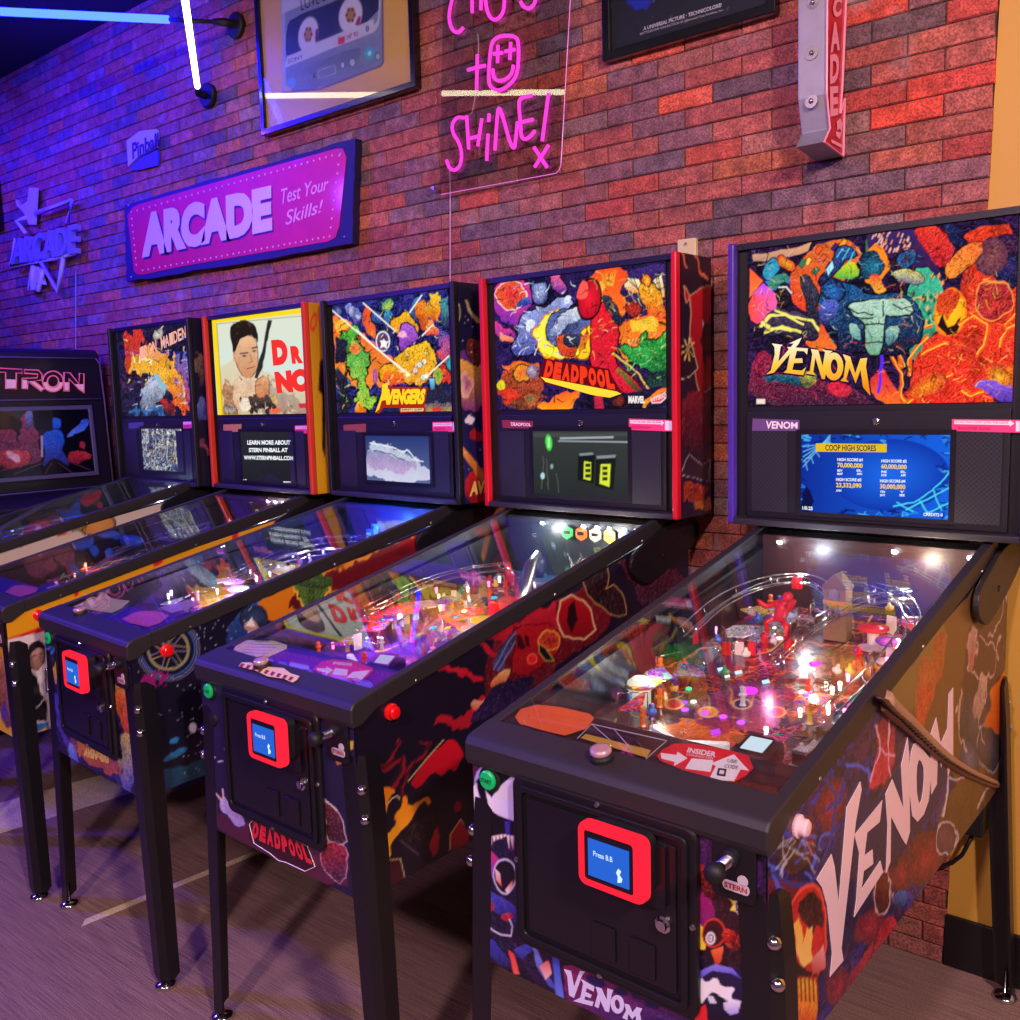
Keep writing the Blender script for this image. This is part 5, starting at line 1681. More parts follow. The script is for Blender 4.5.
def v_side(P):
    P.base('#1a1440', '#20182c', vert=False)
    P.comic(['#2c2484', '#16143c', '#4a1c50', '#1c1a5c'], 16, .05, inkcol='#0a0a1c')
    P.frame(*VS1)
    P.poly([(210, 560), (340, 590), (300, 640), (240, 760), (215, 900)], '#6a1830', '#30102a', warp=2)
    for cx, cy, rx, ry in ((420, 330, 42, 90), (330, 430, 55, 60), (300, 500, 40, 50), (720, 500, 60, 90), (640, 560, 40, 60), (440, 920, 40, 60), (590, 200, 35, 100), (540, 720, 60, 60), (640, 250, 30, 40)):
        P.ell(cx, cy, rx, ry, 12, '#a01c38', '#521430', warp=4, tex=.8)
    P.ell(300, 500, 45, 50, 0, '#3a2428', warp=2)
    for i in range(34):
        x = random.uniform(220, 620); y = random.uniform(120, 700) * (1 - (x - 220) / 900) + 120
        a = random.uniform(0, 6.28); r = random.uniform(40, 110)
        P.line([(x, y), (x + r * math.cos(a) * .6, y + r * math.sin(a)), (x + r * math.cos(a + .5) * .9, y + 1.6 * r * math.sin(a + .3))], random.uniform(5, 14), random.choice(['#3448b8', '#242f90', '#4a5cd0', '#141848']), warp=3)
    for q in ([(220, 440), (300, 470), (370, 560)], [(240, 540), (300, 450), (390, 470)], [(260, 560), (290, 470), (340, 500)], [(230, 480), (320, 440), (380, 520)], [(225, 500), (300, 440)], [(250, 430), (280, 520), (260, 560)]):
        P.line(q, 2.5, '#c8c4d0', warp=3)
    P.line([(225, 550), (300, 590), (360, 585), (420, 450), (440, 300), (380, 250)], 12, '#2c3484', warp=2)
    P.poly([(360, 570), (420, 480), (465, 330), (510, 230), (525, 300), (560, 330), (640, 200), (665, 110), (720, 60), (800, -40), (830, 100), (760, 330), (640, 480), (560, 560), (500, 720), (420, 900), (395, 800), (390, 640)], '#1c1c5c', '#14123a', warp=2, tex=.4)
    # fiery egg with a pale core near the front leg
    P.ell(338, 760, 68, 165, 5, '#e02818', '#b81c24', warp=2, tex=.5, ink=.8, inkcol='#f05038')
    P.poly([(300, 720), (315, 690), (330, 780), (340, 700), (352, 660), (365, 760), (362, 830), (330, 855), (308, 800)], '#f8b838', '#f8d070', warp=2)
    P.poly([(300, 660), (350, 610), (388, 660), (380, 760), (355, 720), (340, 740), (318, 690)], '#2a0c12', '#4a1018', warp=5, tex=.6)
    P.poly([(275, 790), (310, 850), (350, 870), (388, 800), (382, 880), (300, 900)], '#1a0810', warp=4)
    P.poly([(285, 900), (375, 880), (390, 1000), (345, 1040), (290, 1030)], '#f8c020', '#e84818', warp=4, tex=.7)
    for i in range(7):
        x = 295 + i * 13; P.line([(x, 880), (x + 3, 960)], 5, '#8a1414')
    P.poly([(355, 830), (390, 780), (395, 850), (360, 880)], '#f0a8a0', '#c02830', warp=2)
    # red figures of folded cloth and ribbons
    P.poly([(560, 560), (605, 540), (605, 640), (570, 700), (550, 640)], '#7a1a2c', '#40101e', warp=3, tex=1, ink=.6, inkcol='#d8b0b8')
    P.poly([(490, 860), (560, 740), (590, 700), (640, 720), (600, 780), (520, 900), (440, 960)], '#c02038', '#6a1430', warp=5, tex=1)
    P.poly([(560, 80), (600, 40), (620, 160), (590, 270), (550, 290)], '#8a1c3c', '#d02848', warp=4, tex=.8)
    for q in ([(560, 70), (570, 170), (545, 260)], [(600, 60), (590, 140), (610, 250)], [(580, 150), (620, 180)]): P.line(q, 6, '#e8a0b8', warp=3)
    P.poly([(600, 640), (650, 590), (665, 640), (640, 670)], '#3a6ac8', '#1c2c70', warp=3, tex=.9)
    # yellow wall's reflection painted in as golden brown towards the rear; orange column, pale ribbons
    P.frame(*VS2)
    P.poly([(500, 540), (760, 200), (1010, -100), (1010, 600), (940, 900), (860, 960), (760, 1180), (700, 1100), (800, 880), (660, 730), (560, 620)], '#7a5a34', '#604028', warp=2)
    P.poly([(500, 520), (620, 380), (720, 250), (740, 300), (700, 400), (640, 560), (560, 600)], '#8a7440', '#7a6038', warp=1)
    P.ell(670, 460, 45, 170, 14, '#b8602c', '#a85a30', warp=4, tex=.6); P.ell(640, 560, 32, 80, 5, '#c04c2c', warp=4, tex=.8)
    P.poly([(830, 230), (1000, 60), (990, 400), (900, 560), (860, 700), (800, 650), (790, 400)], '#5a3a34', '#4a3030', warp=3, tex=.5)
    P.ell(850, 620, 60, 140, 5, '#565058', '#3a3440', warp=4, tex=.8); P.ell(905, 740, 50, 90, 0, '#5a5260', '#3a3034', warp=3, tex=.7, ink=.5, inkcol='#a09aa8')
    P.ell(820, 770, 36, 90, -10, '#6a6a88', '#34304a', warp=3, tex=.7)
    for q in ([(840, 250), (850, 330), (820, 420), (860, 470)], [(900, 290), (960, 200), (985, 100)], [(870, 440), (880, 520), (850, 640), (870, 700)], [(800, 500), (780, 640), (820, 760)], [(940, 300), (920, 420), (890, 460)], [(860, 300), (900, 320), (930, 390)]):
        P.line(q, 5, '#d0b0a4', warp=4)
    P.poly([(815, 300), (850, 250), (850, 340), (830, 420), (812, 440)], '#c8a098', '#b85a50', warp=2, tex=.7); P.poly([(870, 450), (895, 440), (885, 560), (850, 650), (840, 580)], '#d0a898', '#a88070', warp=3, tex=.7)
    P.poly([(985, 370), (1005, 380), (990, 880), (940, 880), (960, 700), (900, 660), (880, 640), (910, 560), (900, 500), (950, 470)], '#f07818', '#b84a18', warp=1.5, tex=.3)
    P.poly([(700, 940), (840, 860), (930, 900), (870, 980), (740, 1150), (690, 1100)], '#6a4a2c', '#4a3420', warp=3, tex=.7)
    P.line([(850, 980), (880, 900), (930, 880)], 6, '#d0c4b4', warp=3); P.line([(715, 1000), (740, 860), (800, 860)], 5, '#e8d8e8', warp=2)
    P.ell(730, 1090, 42, 60, 0, '#7a4a5a', '#4a2a4a', warp=3, tex=.5, ink=.5, inkcol='#e0c8c8')


def v_side_logo(S, o):
    fr = VS1
    mb = MB()
    for pts in ([(370, 572), (418, 490), (428, 530), (441, 648), (464, 370), (466, 342), (510, 260), (514, 285), (496, 385), (450, 790), (456, 830), (413, 882), (420, 810), (405, 660), (388, 598)],
                [(491, 430), (580, 320), (572, 388), (532, 422), (523, 495), (549, 476), (551, 522), (521, 545), (514, 603), (574, 512), (582, 548), (490, 692), (497, 640), (507, 490)],
                [(590, 300), (612, 252), (648, 345), (640, 210), (661, 118), (666, 180), (668, 420), (656, 462), (642, 440), (608, 372), (606, 515), (592, 552), (597, 400)],
                [(733, 112), (752, 55), (766, 140), (788, 90), (792, -20), (806, -40), (806, 180), (790, 245), (783, 150), (768, 215), (757, 165), (754, 268), (737, 300)]):
        poly_on(mb, S, pts, fr)
    oo = [(690, 135), (712, 160), (735, 190), (735, 250), (728, 320), (712, 365), (692, 388), (676, 370), (668, 300), (666, 220), (672, 165), (680, 140)]
    ii = [(699, 190), (706, 200), (712, 220), (713, 250), (710, 290), (705, 318), (699, 330), (694, 318), (690, 290), (689, 240), (691, 210), (695, 194)]
    ring_on(mb, S, oo, ii, fr)
    mb.build('title_lettering', pmat('pale_pink_print', '#f4d4dc', .35, coat=.5), o)
    # painted rope across the panel
    m = MB()
    pts = [(480, 545), (520, 590), (580, 640), (640, 700), (720, 775), (800, 825), (870, 860), (925, 880)]
    pp = smooth_path(pts, 1)
    n = len(pp); m2 = MB()
    m.tube([S.at(*F(VS2, p), .001) for p in pp], [(.019 * (1 - .5 * i / n)) for i in range(n)], 8)
    for i in range(n - 1):
        a, b = np.array(pp[i]), np.array(pp[i + 1])
        for k in range(3):
            c = a + (b - a) * k / 3; w = 30 * (1 - .55 * i / n)
            h = .0215 * (1 - .5 * i / n)
            m2.tube([S.at(*F(VS2, (c[0] - w * .9 * math.cos(t) , c[1] - w * .9 * .3 * math.cos(t) + w * .5 * math.sin(t) * 0)), .001 + h * math.sin(t)) for t in [PI * q / 6 for q in range(7)]], .0022, 5)
    rr = m.build('rope_relief', pmat('rope_brown', '#b08468', .5, var=.3, bscale=120), o, smooth=True)
    m2.build('rope_binding', pmat('rope_dark', '#4a3024', .6), rr, smooth=True)


def v_playfield(P):
    P.base('#4a2030')
    P.comic(['#7a2c2c', '#a8481c', '#3a1c3c', '#54242c', '#c05a20', '#2c1c34', '#8a3a58', '#3c3048'], 20, .07)
    P.frame()
    P.poly([(480, 700), (560, 640), (720, 690), (700, 760)], '#4a3038', warp=5, tex=.8)
    P.poly([(560, 660), (620, 610), (690, 640), (650, 690)], '#c8a878', '#604a50', warp=6, tex=.9)
    P.poly([(645, 725), (700, 722), (760, 745), (690, 765)], '#e07828', '#a83018', warp=4, tex=.8)
    P.poly([(720, 610), (790, 570), (760, 660), (690, 680)], '#c02c28', '#7a1c38', warp=4, tex=.8)
    P.poly([(780, 660), (880, 640), (900, 700), (820, 720)], '#8a6a30', '#c04818', warp=6, tex=.9)
    P.poly([(680, 660), (760, 610), (790, 615), (730, 680)], '#5a3a6a', '#3a2450', warp=3, tex=.6)
    P.poly([(700, 690), (790, 680), (780, 730), (690, 735)], '#5c2c6a', '#a03c48', warp=5, tex=.7)
    for i in range(16):
        a = i / 15 * PI; x = 700 + 22 * i / 3; P.ell(688 + i * 4.2, 722 - 6 * math.sin(a), 1.8, 1.2, 0, ['#4a6ab8', '#e07828'][i % 2])
    P.line([(620, 690), (700, 650), (800, 640), (900, 650)], 2, '#d8a050', warp=4)
    P.scribble(220, (520, 540, 960, 790), ('#ffb040', '#ff6a28', '#140818', '#e8d8c0', '#c8306a', '#0c0a18', '#ffd880'), 1.6, 26, 1, .85)
    for q in range(5): P.ell(640 + 34 * q, 712 - 8 * (q % 2), 9, 5, 0, ['#3a2468', '#b03040', '#e08830'][q % 3], ink=.5, inkcol='#e8c070')
    P.ell(748, 640, 34, 14, 0, '#e8a050', ringw=2); P.ell(748, 640, 26, 10, 0, '#c03050', ringw=2)
    P.poly([(785, 770), (840, 700), (850, 706), (800, 790)], '#2a2c30')


def v_cards(AS, o):
    fr = (500, 520, 3)
    card(AS, o, 'instruction_card', [(45, 592), (62, 568), (110, 555), (180, 562), (268, 582), (282, 595), (262, 625), (195, 647), (130, 632), (60, 612)], pmat('orange_card', '#f2662a', .45), fr)
    card(AS, o, 'gold_strip', [(258, 643), (452, 692), (440, 713), (243, 655)], pmat('gold_card', '#c89838', .4), fr)
    mb = MB()
    for q in ([(232, 655), (275, 612), (500, 662), (438, 716)], [(275, 612), (330, 660)], [(340, 625), (400, 695)]):
        mb.tube([AS.at(*F(fr, p), .002) for p in q], .0009, 4)
    mb.build('web_lines', pmat('pale_line', '#b8b0c8', .4), o)
    card(AS, o, 'insert_card', [(472, 708), (488, 690), (522, 672), (575, 672), (690, 692), (745, 708), (760, 745), (735, 770), (700, 786), (640, 780), (560, 755), (480, 722)], pmat('red_card', '#e0182c', .35), fr,
         [('INSIDER', [(566, 682), (650, 696), (646, 712), (560, 697)], INKW, dict(bold=.03)), ('CONNECTED', [(560, 700), (640, 713), (638, 719), (558, 706)], INKW, {})])
    mb = MB()
    poly_on(mb, AS, [(482, 700), (530, 706), (532, 696), (562, 715), (522, 738), (524, 726), (484, 716)], fr, off=.0022)
    poly_on(mb, AS, [(575, 716), (640, 722), (632, 756), (556, 746)], fr, off=.0022)
    poly_on(mb, AS, [(628, 778), (648, 738), (632, 732), (702, 704), (746, 752), (722, 748), (702, 784)], fr, off=.0022)
    w = mb.build('printed_arrows', WHITE_PRINT, o)
    m = MB()
    text_on(m, AS, 'USE', [(684, 716), (712, 720), (710, 730), (682, 726)], off=.003, fr=fr); text_on(m, AS, 'CODE', [(676, 732), (716, 738), (712, 748), (672, 742)], off=.003, fr=fr)
    ring_on(m, AS, [(655, 745), (680, 748), (676, 770), (650, 766)], [(660, 750), (674, 752), (671, 764), (656, 762)], fr, off=.003)
    m.build('lettering', INK, w)
    m = MB(); poly_on(m, AS, [(712, 686), (750, 643), (826, 662), (790, 706)], fr, off=.002, depth=.003); l = m.build('score_display', INNER, o)
    m = MB(); poly_on(m, AS, [(720, 684), (753, 649), (818, 663), (786, 699)], fr, off=.004, depth=.001); m.build('display_screen', emat('lcd_white', '#cfe4f4', 1.1), l)
    m = MB(); poly_on(m, AS, [(690, 655), (712, 642), (738, 650), (715, 672)], fr, off=.002); m.build('amber_card', pmat('amber_card', '#a8642c', .4), o)


def v_toys(root, sp):
    gadgets(root, 5, 46)
    furnish(root, 3, ['#c02428', '#e8b030', '#5a2c8a', '#b8b8c0', '#e06a20'], posts=26, lamps=20, inserts=8, lampcols=('#ffd090', '#ffffff', '#ff80e0'), plastics=8)
    for x, y in ((-.098, .416), (-.058, .422), (-.02, .421), (.02, .414)): insert(root, x, y, .0075, emat('ins_violet', '#c850ff', 2.2, False))
    insert(root, -.031, .548, .017, emat('ins_magenta', '#ff30f0', 2.5, False)); insert(root, .028, .729, .012, emat('ins_magenta', '#ff30f0', 2.5, False)); insert(root, -.141, .505, .006, emat('ins_green', '#40ff90', 2, False))
    for x, y in ((-.13, .62), (-.09, .62), (-.02, .60)): insert(root, x, y, .009, emat('ins_ice', '#c8e8ff', 1.6, False), True)
    # clock-less brick tower
    z = pz(.88)
    t = MB().box((-.012, .865, z), (.038, .905, z + .115)).build('tower', pmat('tower_tan', '#9a7a5c', .6, var=.4), root, bevel=.002)
    MB().prism([(-.014, .863, z + .115), (.040, .863, z + .115), (.040, .863, z + .122), (.013, .863, z + .150), (-.014, .863, z + .122)], (0, .044, 0)).build('tower_roof', pmat('tower_roof', '#7c6450', .6), t, bevel=.001)
    for k in range(3): MB().box((-.004 + k * .012, .8632, z + .055), (.002 + k * .012, .8655, z + .078)).build('tower_window', INNER, t)
    MB().box((-.012, .8625, z + .082), (.038, .8655, z + .090)).build('tower_sign', pmat('amber_card', '#a8642c', .4), t)
    MB().lathe((.013, .863, z + .105), (0, -1, 0), [(.013, 0), (.013, .002), (.001, .002)], 16).build('tower_dial', pmat('dial', '#3c4048', .3), t)
    # crouching red figure and its red pedestal
    z = pz(.82)
    f = MB()
    f.tube([(-.085, .80, z + .055), (-.075, .80, z + .085), (-.060, .795, z + .105)], [.014, .017, .010], 10)
    f.lathe((-.060, .79, z + .112), (0, -.3, 1), [(.004, -.012), (.012, -.006), (.012, .004), (.004, .011)], 12)
    for a, b, c in (((-.075, .80, z + .095), (-.05, .78, z + .09), (-.035, .765, z + .11)), ((-.080, .80, z + .095), (-.11, .785, z + .085), (-.12, .77, z + .10)), ((-.082, .80, z + .06), (-.06, .785, z + .045), (-.06, .78, z + .02)), ((-.088, .80, z + .06), (-.11, .79, z + .05), (-.105, .785, z + .02))):
        f.tube([a, b, c], [.008, .007, .005], 7)
    f.build('red_figure', pmat('glossy_red', '#c81820', .25, coat=.8), root, smooth=True)
    for dx in (-.028, .028):
        MB().lathe((-.082 + dx, .78, pz(.78)), (0, 0, 1), [(.010, 0), (.010, .026), (.007, .030), (.001, .030)], 12).build('red_post', pmat('glossy_red', '#c81820', .25, coat=.8), root)
    wire_ramp(root, [(-.20, .60, pz(.6) + .075), (-.22, .80, pz(.8) + .085), (-.18, .95, pz(.95) + .09), (-.10, 1.0, pz(1) + .09), (-.04, .97, pz(.97) + .07)])
    wire_ramp(root, [(.20, .42, pz(.42) + .055), (.215, .62, pz(.62) + .07), (.20, .82, pz(.82) + .085), (.12, .95, pz(.95) + .09), (.05, .98, pz(.98) + .09)])
    wire_ramp(root, [(-.03, .66, pz(.66) + .02), (.0, .78, pz(.78) + .06), (.06, .92, pz(.92) + .08), (.14, 1.0, pz(1) + .08)], gap=.026)
    plastic(root, [(-.15, .78), (-.11, .72), (-.09, .90), (-.12, .98)], .02, '#8a8aa0', 'ramp_flap', th=.004)
    # spring toy: silver dome at the left sling
    z = pz(.40)
    d = MB().lathe((-.19, .40, z), (0, 0, 1), [(.022, 0), (.022, .03), (.026, .034), (.024, .048), (.012, .056), (.001, .058)], 20).build('dome_bumper', pmat('dome_white', '#e8ead8', .2, emis='#e8ffe8', es=.5), root, smooth=True)
    MB().lathe((-.19, .40, z + .036), (0, 0, 1), [(.027, 0), (.028, .003), (.027, .006)], 20).build('dome_band', pmat('dome_band', '#d8a030', .3, metal=.6), d)
    # shooter lane in silver at the right
    MB().hexa([(.205, .075, pz(.07) + .055), (.244, .075, pz(.07) + .055), (.244, .30, pz(.3) + .055), (.205, .30, pz(.3) + .055), (.205, .075, pz(.07) + .058), (.244, .075, pz(.07) + .058), (.244, .30, pz(.3) + .058), (.205, .30, pz(.3) + .058)]).build('shooter_lane', STEEL, root)
    for yy, ww in ((.20, .026), (.29, .02)):
        MB().box((.212, yy, pz(yy) + .06), (.212 + ww, yy + .035, pz(yy) + .085)).build('lane_guide', CHROME, root, bevel=.003)
    for x, y in ((.15, .50), (.165, .46), (.14, .54)): lamp(root, x, y, .04, emat('bulb_#ffffff', '#ffffff', 9, False))
    bumper(root, .10, .86, '#b01c30'); bumper(root, .16, .80, '#603090'); bumper(root, .17, .92, '#c02838')
    for i in range(3): target(root, -.16 + .025 * i, .70 + .012 * i, ['#d02028', '#f0e0d0', '#d02028'][i])
    MB().lathe((-.125, .985, pz(.985) + .07), (0, 0, 1), [(.012, 0), (.013, .01), (.012, .022), (.004, .028), (.001, .028)], 14).build('beacon', pmat('beacon_red', '#d01828', .2, emis='#ff2030', es=.8), root, smooth=True)
    m = MB().hexa([(-.245, .62, pz(.62)), (-.235, .62, pz(.62)), (-.235, .97, pz(.97)), (-.245, .97, pz(.97)), (-.245, .62, pz(.62) + .10), (-.235, .62, pz(.62) + .10), (-.235, .97, pz(.97) + .12), (-.245, .97, pz(.97) + .12)]); m.build('side_guard', INNER, root)
    plight(root, -.12, 1.00, 1.075, '#dfe8ff', .9); plight(root, .14, 1.00, 1.075, '#ffe8d0', .9)
    plight(root, -.17, .42, pz(.42) + .075, '#fff0d8', .5); plight(root, .12, .50, pz(.5) + .07, '#ffb8a0', .5); plight(root, -.05, .66, pz(.66) + .08, '#ff90d0', .35); plight(root, .17, .76, pz(.76) + .08, '#ffb070', .4); plight(root, .0, .24, .90, '#ffd8d0', .12)


def v_screen(P):
    P.base('#0a2c9a', '#1464e8', vert=False)
    P.ell(890, 475, 60, 36, 0, '#1c6cf0', '#0c38b0')
    P.frame(720, 200, 3)
    for i in range(90):
        e = random.choice('tblr')
        x = random.uniform(240, 690) if e in 'tb' else random.choice((random.uniform(238, 262), random.uniform(672, 694)))
        y = random.uniform(700, 950) if e in 'lr' else random.choice((random.uniform(700, 722), random.uniform(925, 955)))
        P.line([(x, y), (x + random.uniform(-22, 22), y + random.uniform(-8, 8)), (x + random.uniform(-30, 30), y + random.uniform(-12, 12))], 3.2, random.choice(['#48b8ff', '#08125a', '#0a1450', '#2c90f0', '#06104a']), warp=1)
    for k in range(5): P.line([(250, 800 - k * 15), (330, 705 + k * 6)], 2.6, '#7ad0ff'); P.line([(255 + k * 16, 780 - k * 14), (262 + k * 18, 810 - k * 20)], 2.4, '#7ad0ff')
    for q in ([(520, 920), (580, 905), (640, 870), (685, 820)], [(560, 930), (620, 900), (690, 860)], [(620, 940), (690, 905)], [(600, 905), (625, 940)], [(640, 870), (665, 930)], [(530, 905), (580, 935)]): P.line(q, 4, '#50e0ff', warp=1)
    P.poly([(245, 880), (262, 860), (282, 905), (270, 935), (245, 930)], '#061048', warp=1)


def v_screen_text(S, o):
    fr = (720, 200, 3)
    m = MB(); poly_on(m, S, [(288, 730), (500, 732), (500, 757), (288, 755)], fr, off=.001, depth=.0006); b = m.build('screen_banner', emat('scr_yellow', '#e8c020', 1, False), o)
    m = MB(); text_on(m, S, 'COOP HIGH SCORES', [(316, 734), (468, 736), (468, 754), (316, 752)], off=.0018, fr=fr, bold=.02); m.build('lettering', emat('scr_dark', '#10184a', 1, False), b)
    w = MB(); yv = MB()
    for (x, y, n, s, a, c, d_, e) in ((352, 774, '1', '70,000,000', 'BEV', 'EL', 'MAF', 'ANN'), (484, 778, '2', '60,000,000', 'PHE', 'EL', 'HUR', 'AIR'), (348, 834, '3', '23,332,090', 'ANN', '', '', ''), (480, 838, '4', '30,000,000', 'TEX', 'Y', 'SHY', 'SEE')):
        text_on(w, S, 'HIGH SCORE #' + n, [(x, y), (x + 76, y + 1), (x + 76, y + 11), (x, y + 10)], off=.001, fr=fr, bold=.03)
        text_on(yv, S, s, [(x, y + 14), (x + 76, y + 16), (x + 76, y + 32), (x, y + 30)], off=.001, fr=fr, bold=.03)
        for q, t in enumerate((a, c, d_, e)):
            if t: text_on(w, S, t, [(x + (q % 2) * 58, y + 34 + (q // 2) * 10), (x + 16 + (q % 2) * 58, y + 34 + (q // 2) * 10), (x + 16 + (q % 2) * 58, y + 41 + (q // 2) * 10), (x + (q % 2) * 58, y + 41 + (q // 2) * 10)], off=.001, fr=fr, bold=.03)
    text_on(w, S, '1/0.25', [(247, 918), (278, 920), (278, 931), (247, 929)], off=.001, fr=fr, bold=.03); text_on(w, S, 'CREDITS 0', [(610, 938), (668, 940), (668, 950), (610, 948)], off=.001, fr=fr, bold=.03)
    w.build('lettering', emat('scr_white', '#f4f8ff', 1, False), o); yv.build('lettering', emat('scr_gold', '#ffd428', 1, False), o)


make_machine(2.2587, -1.282, -1.6162, 'pinball machine nearest the camera, purple-edged backbox and large pale title lettering along its side', dict(
    k='v', sticker_text='VENOM', seed=11, trim=TRIM_V, bgn=(330, 215), backglass=v_back, logo=v_logo, front=v_front, front_logo=v_front_logo, side=v_side, side_logo=v_side_logo, sn=(430, 170), fn=(250, 170),
    playfield=v_playfield, pfn=(170, 300), apron_cards=v_cards, toys=v_toys, btn=pmat('white_button', '#f0c8d0', .3, coat=.6),
    display=[(803, 433.5), (952, 436), (946.5, 520), (799, 511)], dn=(150, 95), screen=v_screen, screen_text=v_screen_text,
    stickers=[('title_sticker', [(753, 418.5), (799.5, 420), (799.5, 431), (752, 431)], pmat('sticker_dark_purple', '#6a4a7a', .4)), ('scan_sticker', [(952, 419), (1030, 420), (1030, 433), (952, 431)], PINK_STICK)],
    launch=(-.018, .026), rear='#3a1c1c', leds=[-.2, .077, .238]))

# ================================================================== MACHINE 2: red trim
DB = (485, 260, 5.231)


def d_back(P):
    P.base('#2a1a50', '#1a1038')
    P.comic(['#2a1c58', '#3a2468', '#141030', '#241a48'], 24, .05)
    P.frame(*DB)
    P.poly([(50, 110), (160, 95), (240, 130), (250, 260), (180, 330), (50, 330)], '#f0388a', '#7a2aa8', warp=5, tex=.5)
    P.ell(135, 190, 85, 72, 10, '#e8283c', '#f05a28', warp=3, tex=1.0, ink=.5, inkcol='#f8d8e0'); P.poly([(150, 220), (225, 190), (230, 240), (160, 250)], '#3c6ad8', '#1c2c78', warp=2, tex=.8)
    P.poly([(50, 330), (150, 350), (180, 420), (60, 380)], '#e83a9a', '#4a2a8a', warp=3, tex=.4)
    P.poly([(65, 370), (130, 400), (160, 440), (70, 420)], '#f8a080', '#f06850', warp=3, tex=.4)
    # great sweep of fire behind
    P.poly([(560, 60), (740, 25), (760, 90), (720, 200), (740, 280), (700, 420), (660, 520), (560, 540), (520, 400), (560, 200)], '#ff4a1c', '#ff8a20', warp=4, tex=.35)
    P.poly([(580, 100), (640, 120), (610, 220), (580, 180)], '#ffc040', warp=4, tex=.4)
    P.poly([(640, 80), (720, 60), (700, 160), (640, 170)], '#f85a20', '#ffb028', warp=5, tex=.7)
    P.poly([(740, 60), (840, 30), (975, 20), (975, 330), (900, 310), (820, 250), (750, 200)], '#3c2470', '#241450', warp=2, tex=.6)
    P.poly([(720, 110), (800, 100), (840, 150), (790, 175), (720, 150)], '#f8f0c0', '#e87828', warp=2, tex=.6, ink=.4)
    for k in range(3):
        P.poly([(735 + 22 * k, 88 + 4 * k), (760 + 22 * k, 92 + 4 * k), (818 + 8 * k, 165 + 3 * k), (800, 158)], '#fff4c8', '#f0b060', warp=.6, ink=.4)
        P.poly([(880 + 14 * k, 110 - 12 * k), (896 + 14 * k, 90 - 10 * k), (935 + 3 * k, 190), (922, 200)], '#fff4c8', '#e8a050', warp=.6, ink=.4)
    P.poly([(810, 140), (880, 110), (930, 210), (950, 290), (860, 300), (830, 230)], '#f8b81c', '#e83a1c', warp=4, tex=1.0, ink=.5)
    P.ell(838, 105, 24, 34, 0, '#f8c820', '#e84820', warp=2, tex=.6, ink=.5)
    P.ell(780, 265, 36, 42, 0, '#c02c1c', '#8a1c18', warp=2, tex=.8, ink=.5)
    P.poly([(700, 330), (860, 290), (975, 290), (975, 420), (900, 480), (760, 560), (700, 480)], '#f8641c', '#f8901c', warp=4, tex=.7)
    P.poly([(760, 330), (880, 300), (900, 370), (800, 400)], '#f8c030', warp=5, tex=.7)
    P.poly([(712, 460), (740, 430), (780, 460), (800, 400), (850, 390), (870, 430), (920, 430), (960, 340), (900, 340), (975, 320), (975, 620), (900, 600), (780, 540), (740, 480)], '#3cc848', '#12703c', warp=4, tex=1.0, ink=.8)
    P.poly([(830, 580), (975, 560), (975, 660), (860, 680)], '#102a30', '#1c4038', warp=3, tex=.9)
    # pale blue sculptural mass, left of centre
    P.ell(290, 160, 44, 78, -5, '#b8c8f8', '#2c3490', warp=2, tex=1.0, ink=.7)
    P.poly([(250, 95), (300, 85), (330, 110), (300, 120), (256, 125)], '#141438')
    P.poly([(180, 300), (240, 250), (330, 240), (380, 190), (440, 165), (480, 210), (430, 260), (330, 330), (280, 400), (270, 500), (150, 520), (140, 440), (170, 380)], '#a8b4f4', '#3a3a98', warp=3, tex=1.0, ink=.8)
    P.poly([(200, 320), (250, 290), (260, 350), (220, 380)], '#f0f4ff', warp=3, tex=.5); P.poly([(400, 190), (450, 180), (440, 220), (400, 225)], '#f0f4ff', warp=3, tex=.4)
    P.ell(395, 140, 36, 44, 0, '#c058b8', '#6a2c90', warp=3, tex=.9, ink=.5); P.poly([(350, 80), (420, 75), (450, 130), (440, 180), (380, 180)], '#f0609a', '#5a2a90', warp=5, tex=.8)
    # the yellow ring burst
    P.ell(400, 390, 140, 135, -25, '#ffe420', '#fff040', warp=3, ink=.6, inkcol='#e86a10')
    P.ell(430, 350, 118, 100, -30, '#2c2c4c', '#5a6ab0', warp=3, tex=1.0, ink=.6)
    P.poly([(330, 330), (400, 280), (480, 240), (500, 300), (420, 340), (350, 400)], '#dce4f0', '#6a78b8', warp=4, tex=.8)
    P.poly([(360, 420), (400, 380), (490, 380), (520, 440), (460, 510), (400, 500)], '#f05a28', '#c83018', warp=3, tex=1.0, ink=.5)
    P.poly([(480, 510), (500, 430), (510, 370), (560, 340), (590, 370), (570, 440), (520, 520)], '#ffe030', '#f8c020', warp=3, ink=.7, inkcol='#a0480c'); P.poly([(490, 490), (505, 400), (545, 365), (555, 400), (520, 470)], '#e8481c', '#f8a020', warp=3, tex=.8)
    P.poly([(400, 420), (460, 370), (500, 400), (470, 460)], '#3a3a58', '#16142c', warp=3, tex=.8)
    # red block and hood-like oval
    P.poly([(560, 300), (620, 210), (680, 230), (700, 420), (680, 500), (700, 560), (850, 700), (620, 720), (540, 540), (560, 430)], '#e81c2c', '#d81434', warp=2, tex=.5, ink=.8)
    P.poly([(600, 200), (680, 210), (720, 300), (700, 340), (640, 260)], '#2a3a50', '#121a38', warp=3, tex=.9, ink=.4)
    P.ell(545, 205, 62, 108, 6, '#f02030', '#b00c28', warp=1, ink=.8)
    P.ell(520, 165, 26, 46, 14, '#ff5a50', warp=3)
    P.poly([(690, 560), (740, 600), (850, 700), (830, 720), (700, 610)], '#8a7828', '#3a1028', warp=2, tex=.7)
    P.line([(665, 490), (760, 560), (848, 680)], 9, '#e8c040', warp=2); P.line([(680, 520), (780, 620), (840, 710)], 5, '#8a0c20', warp=2)
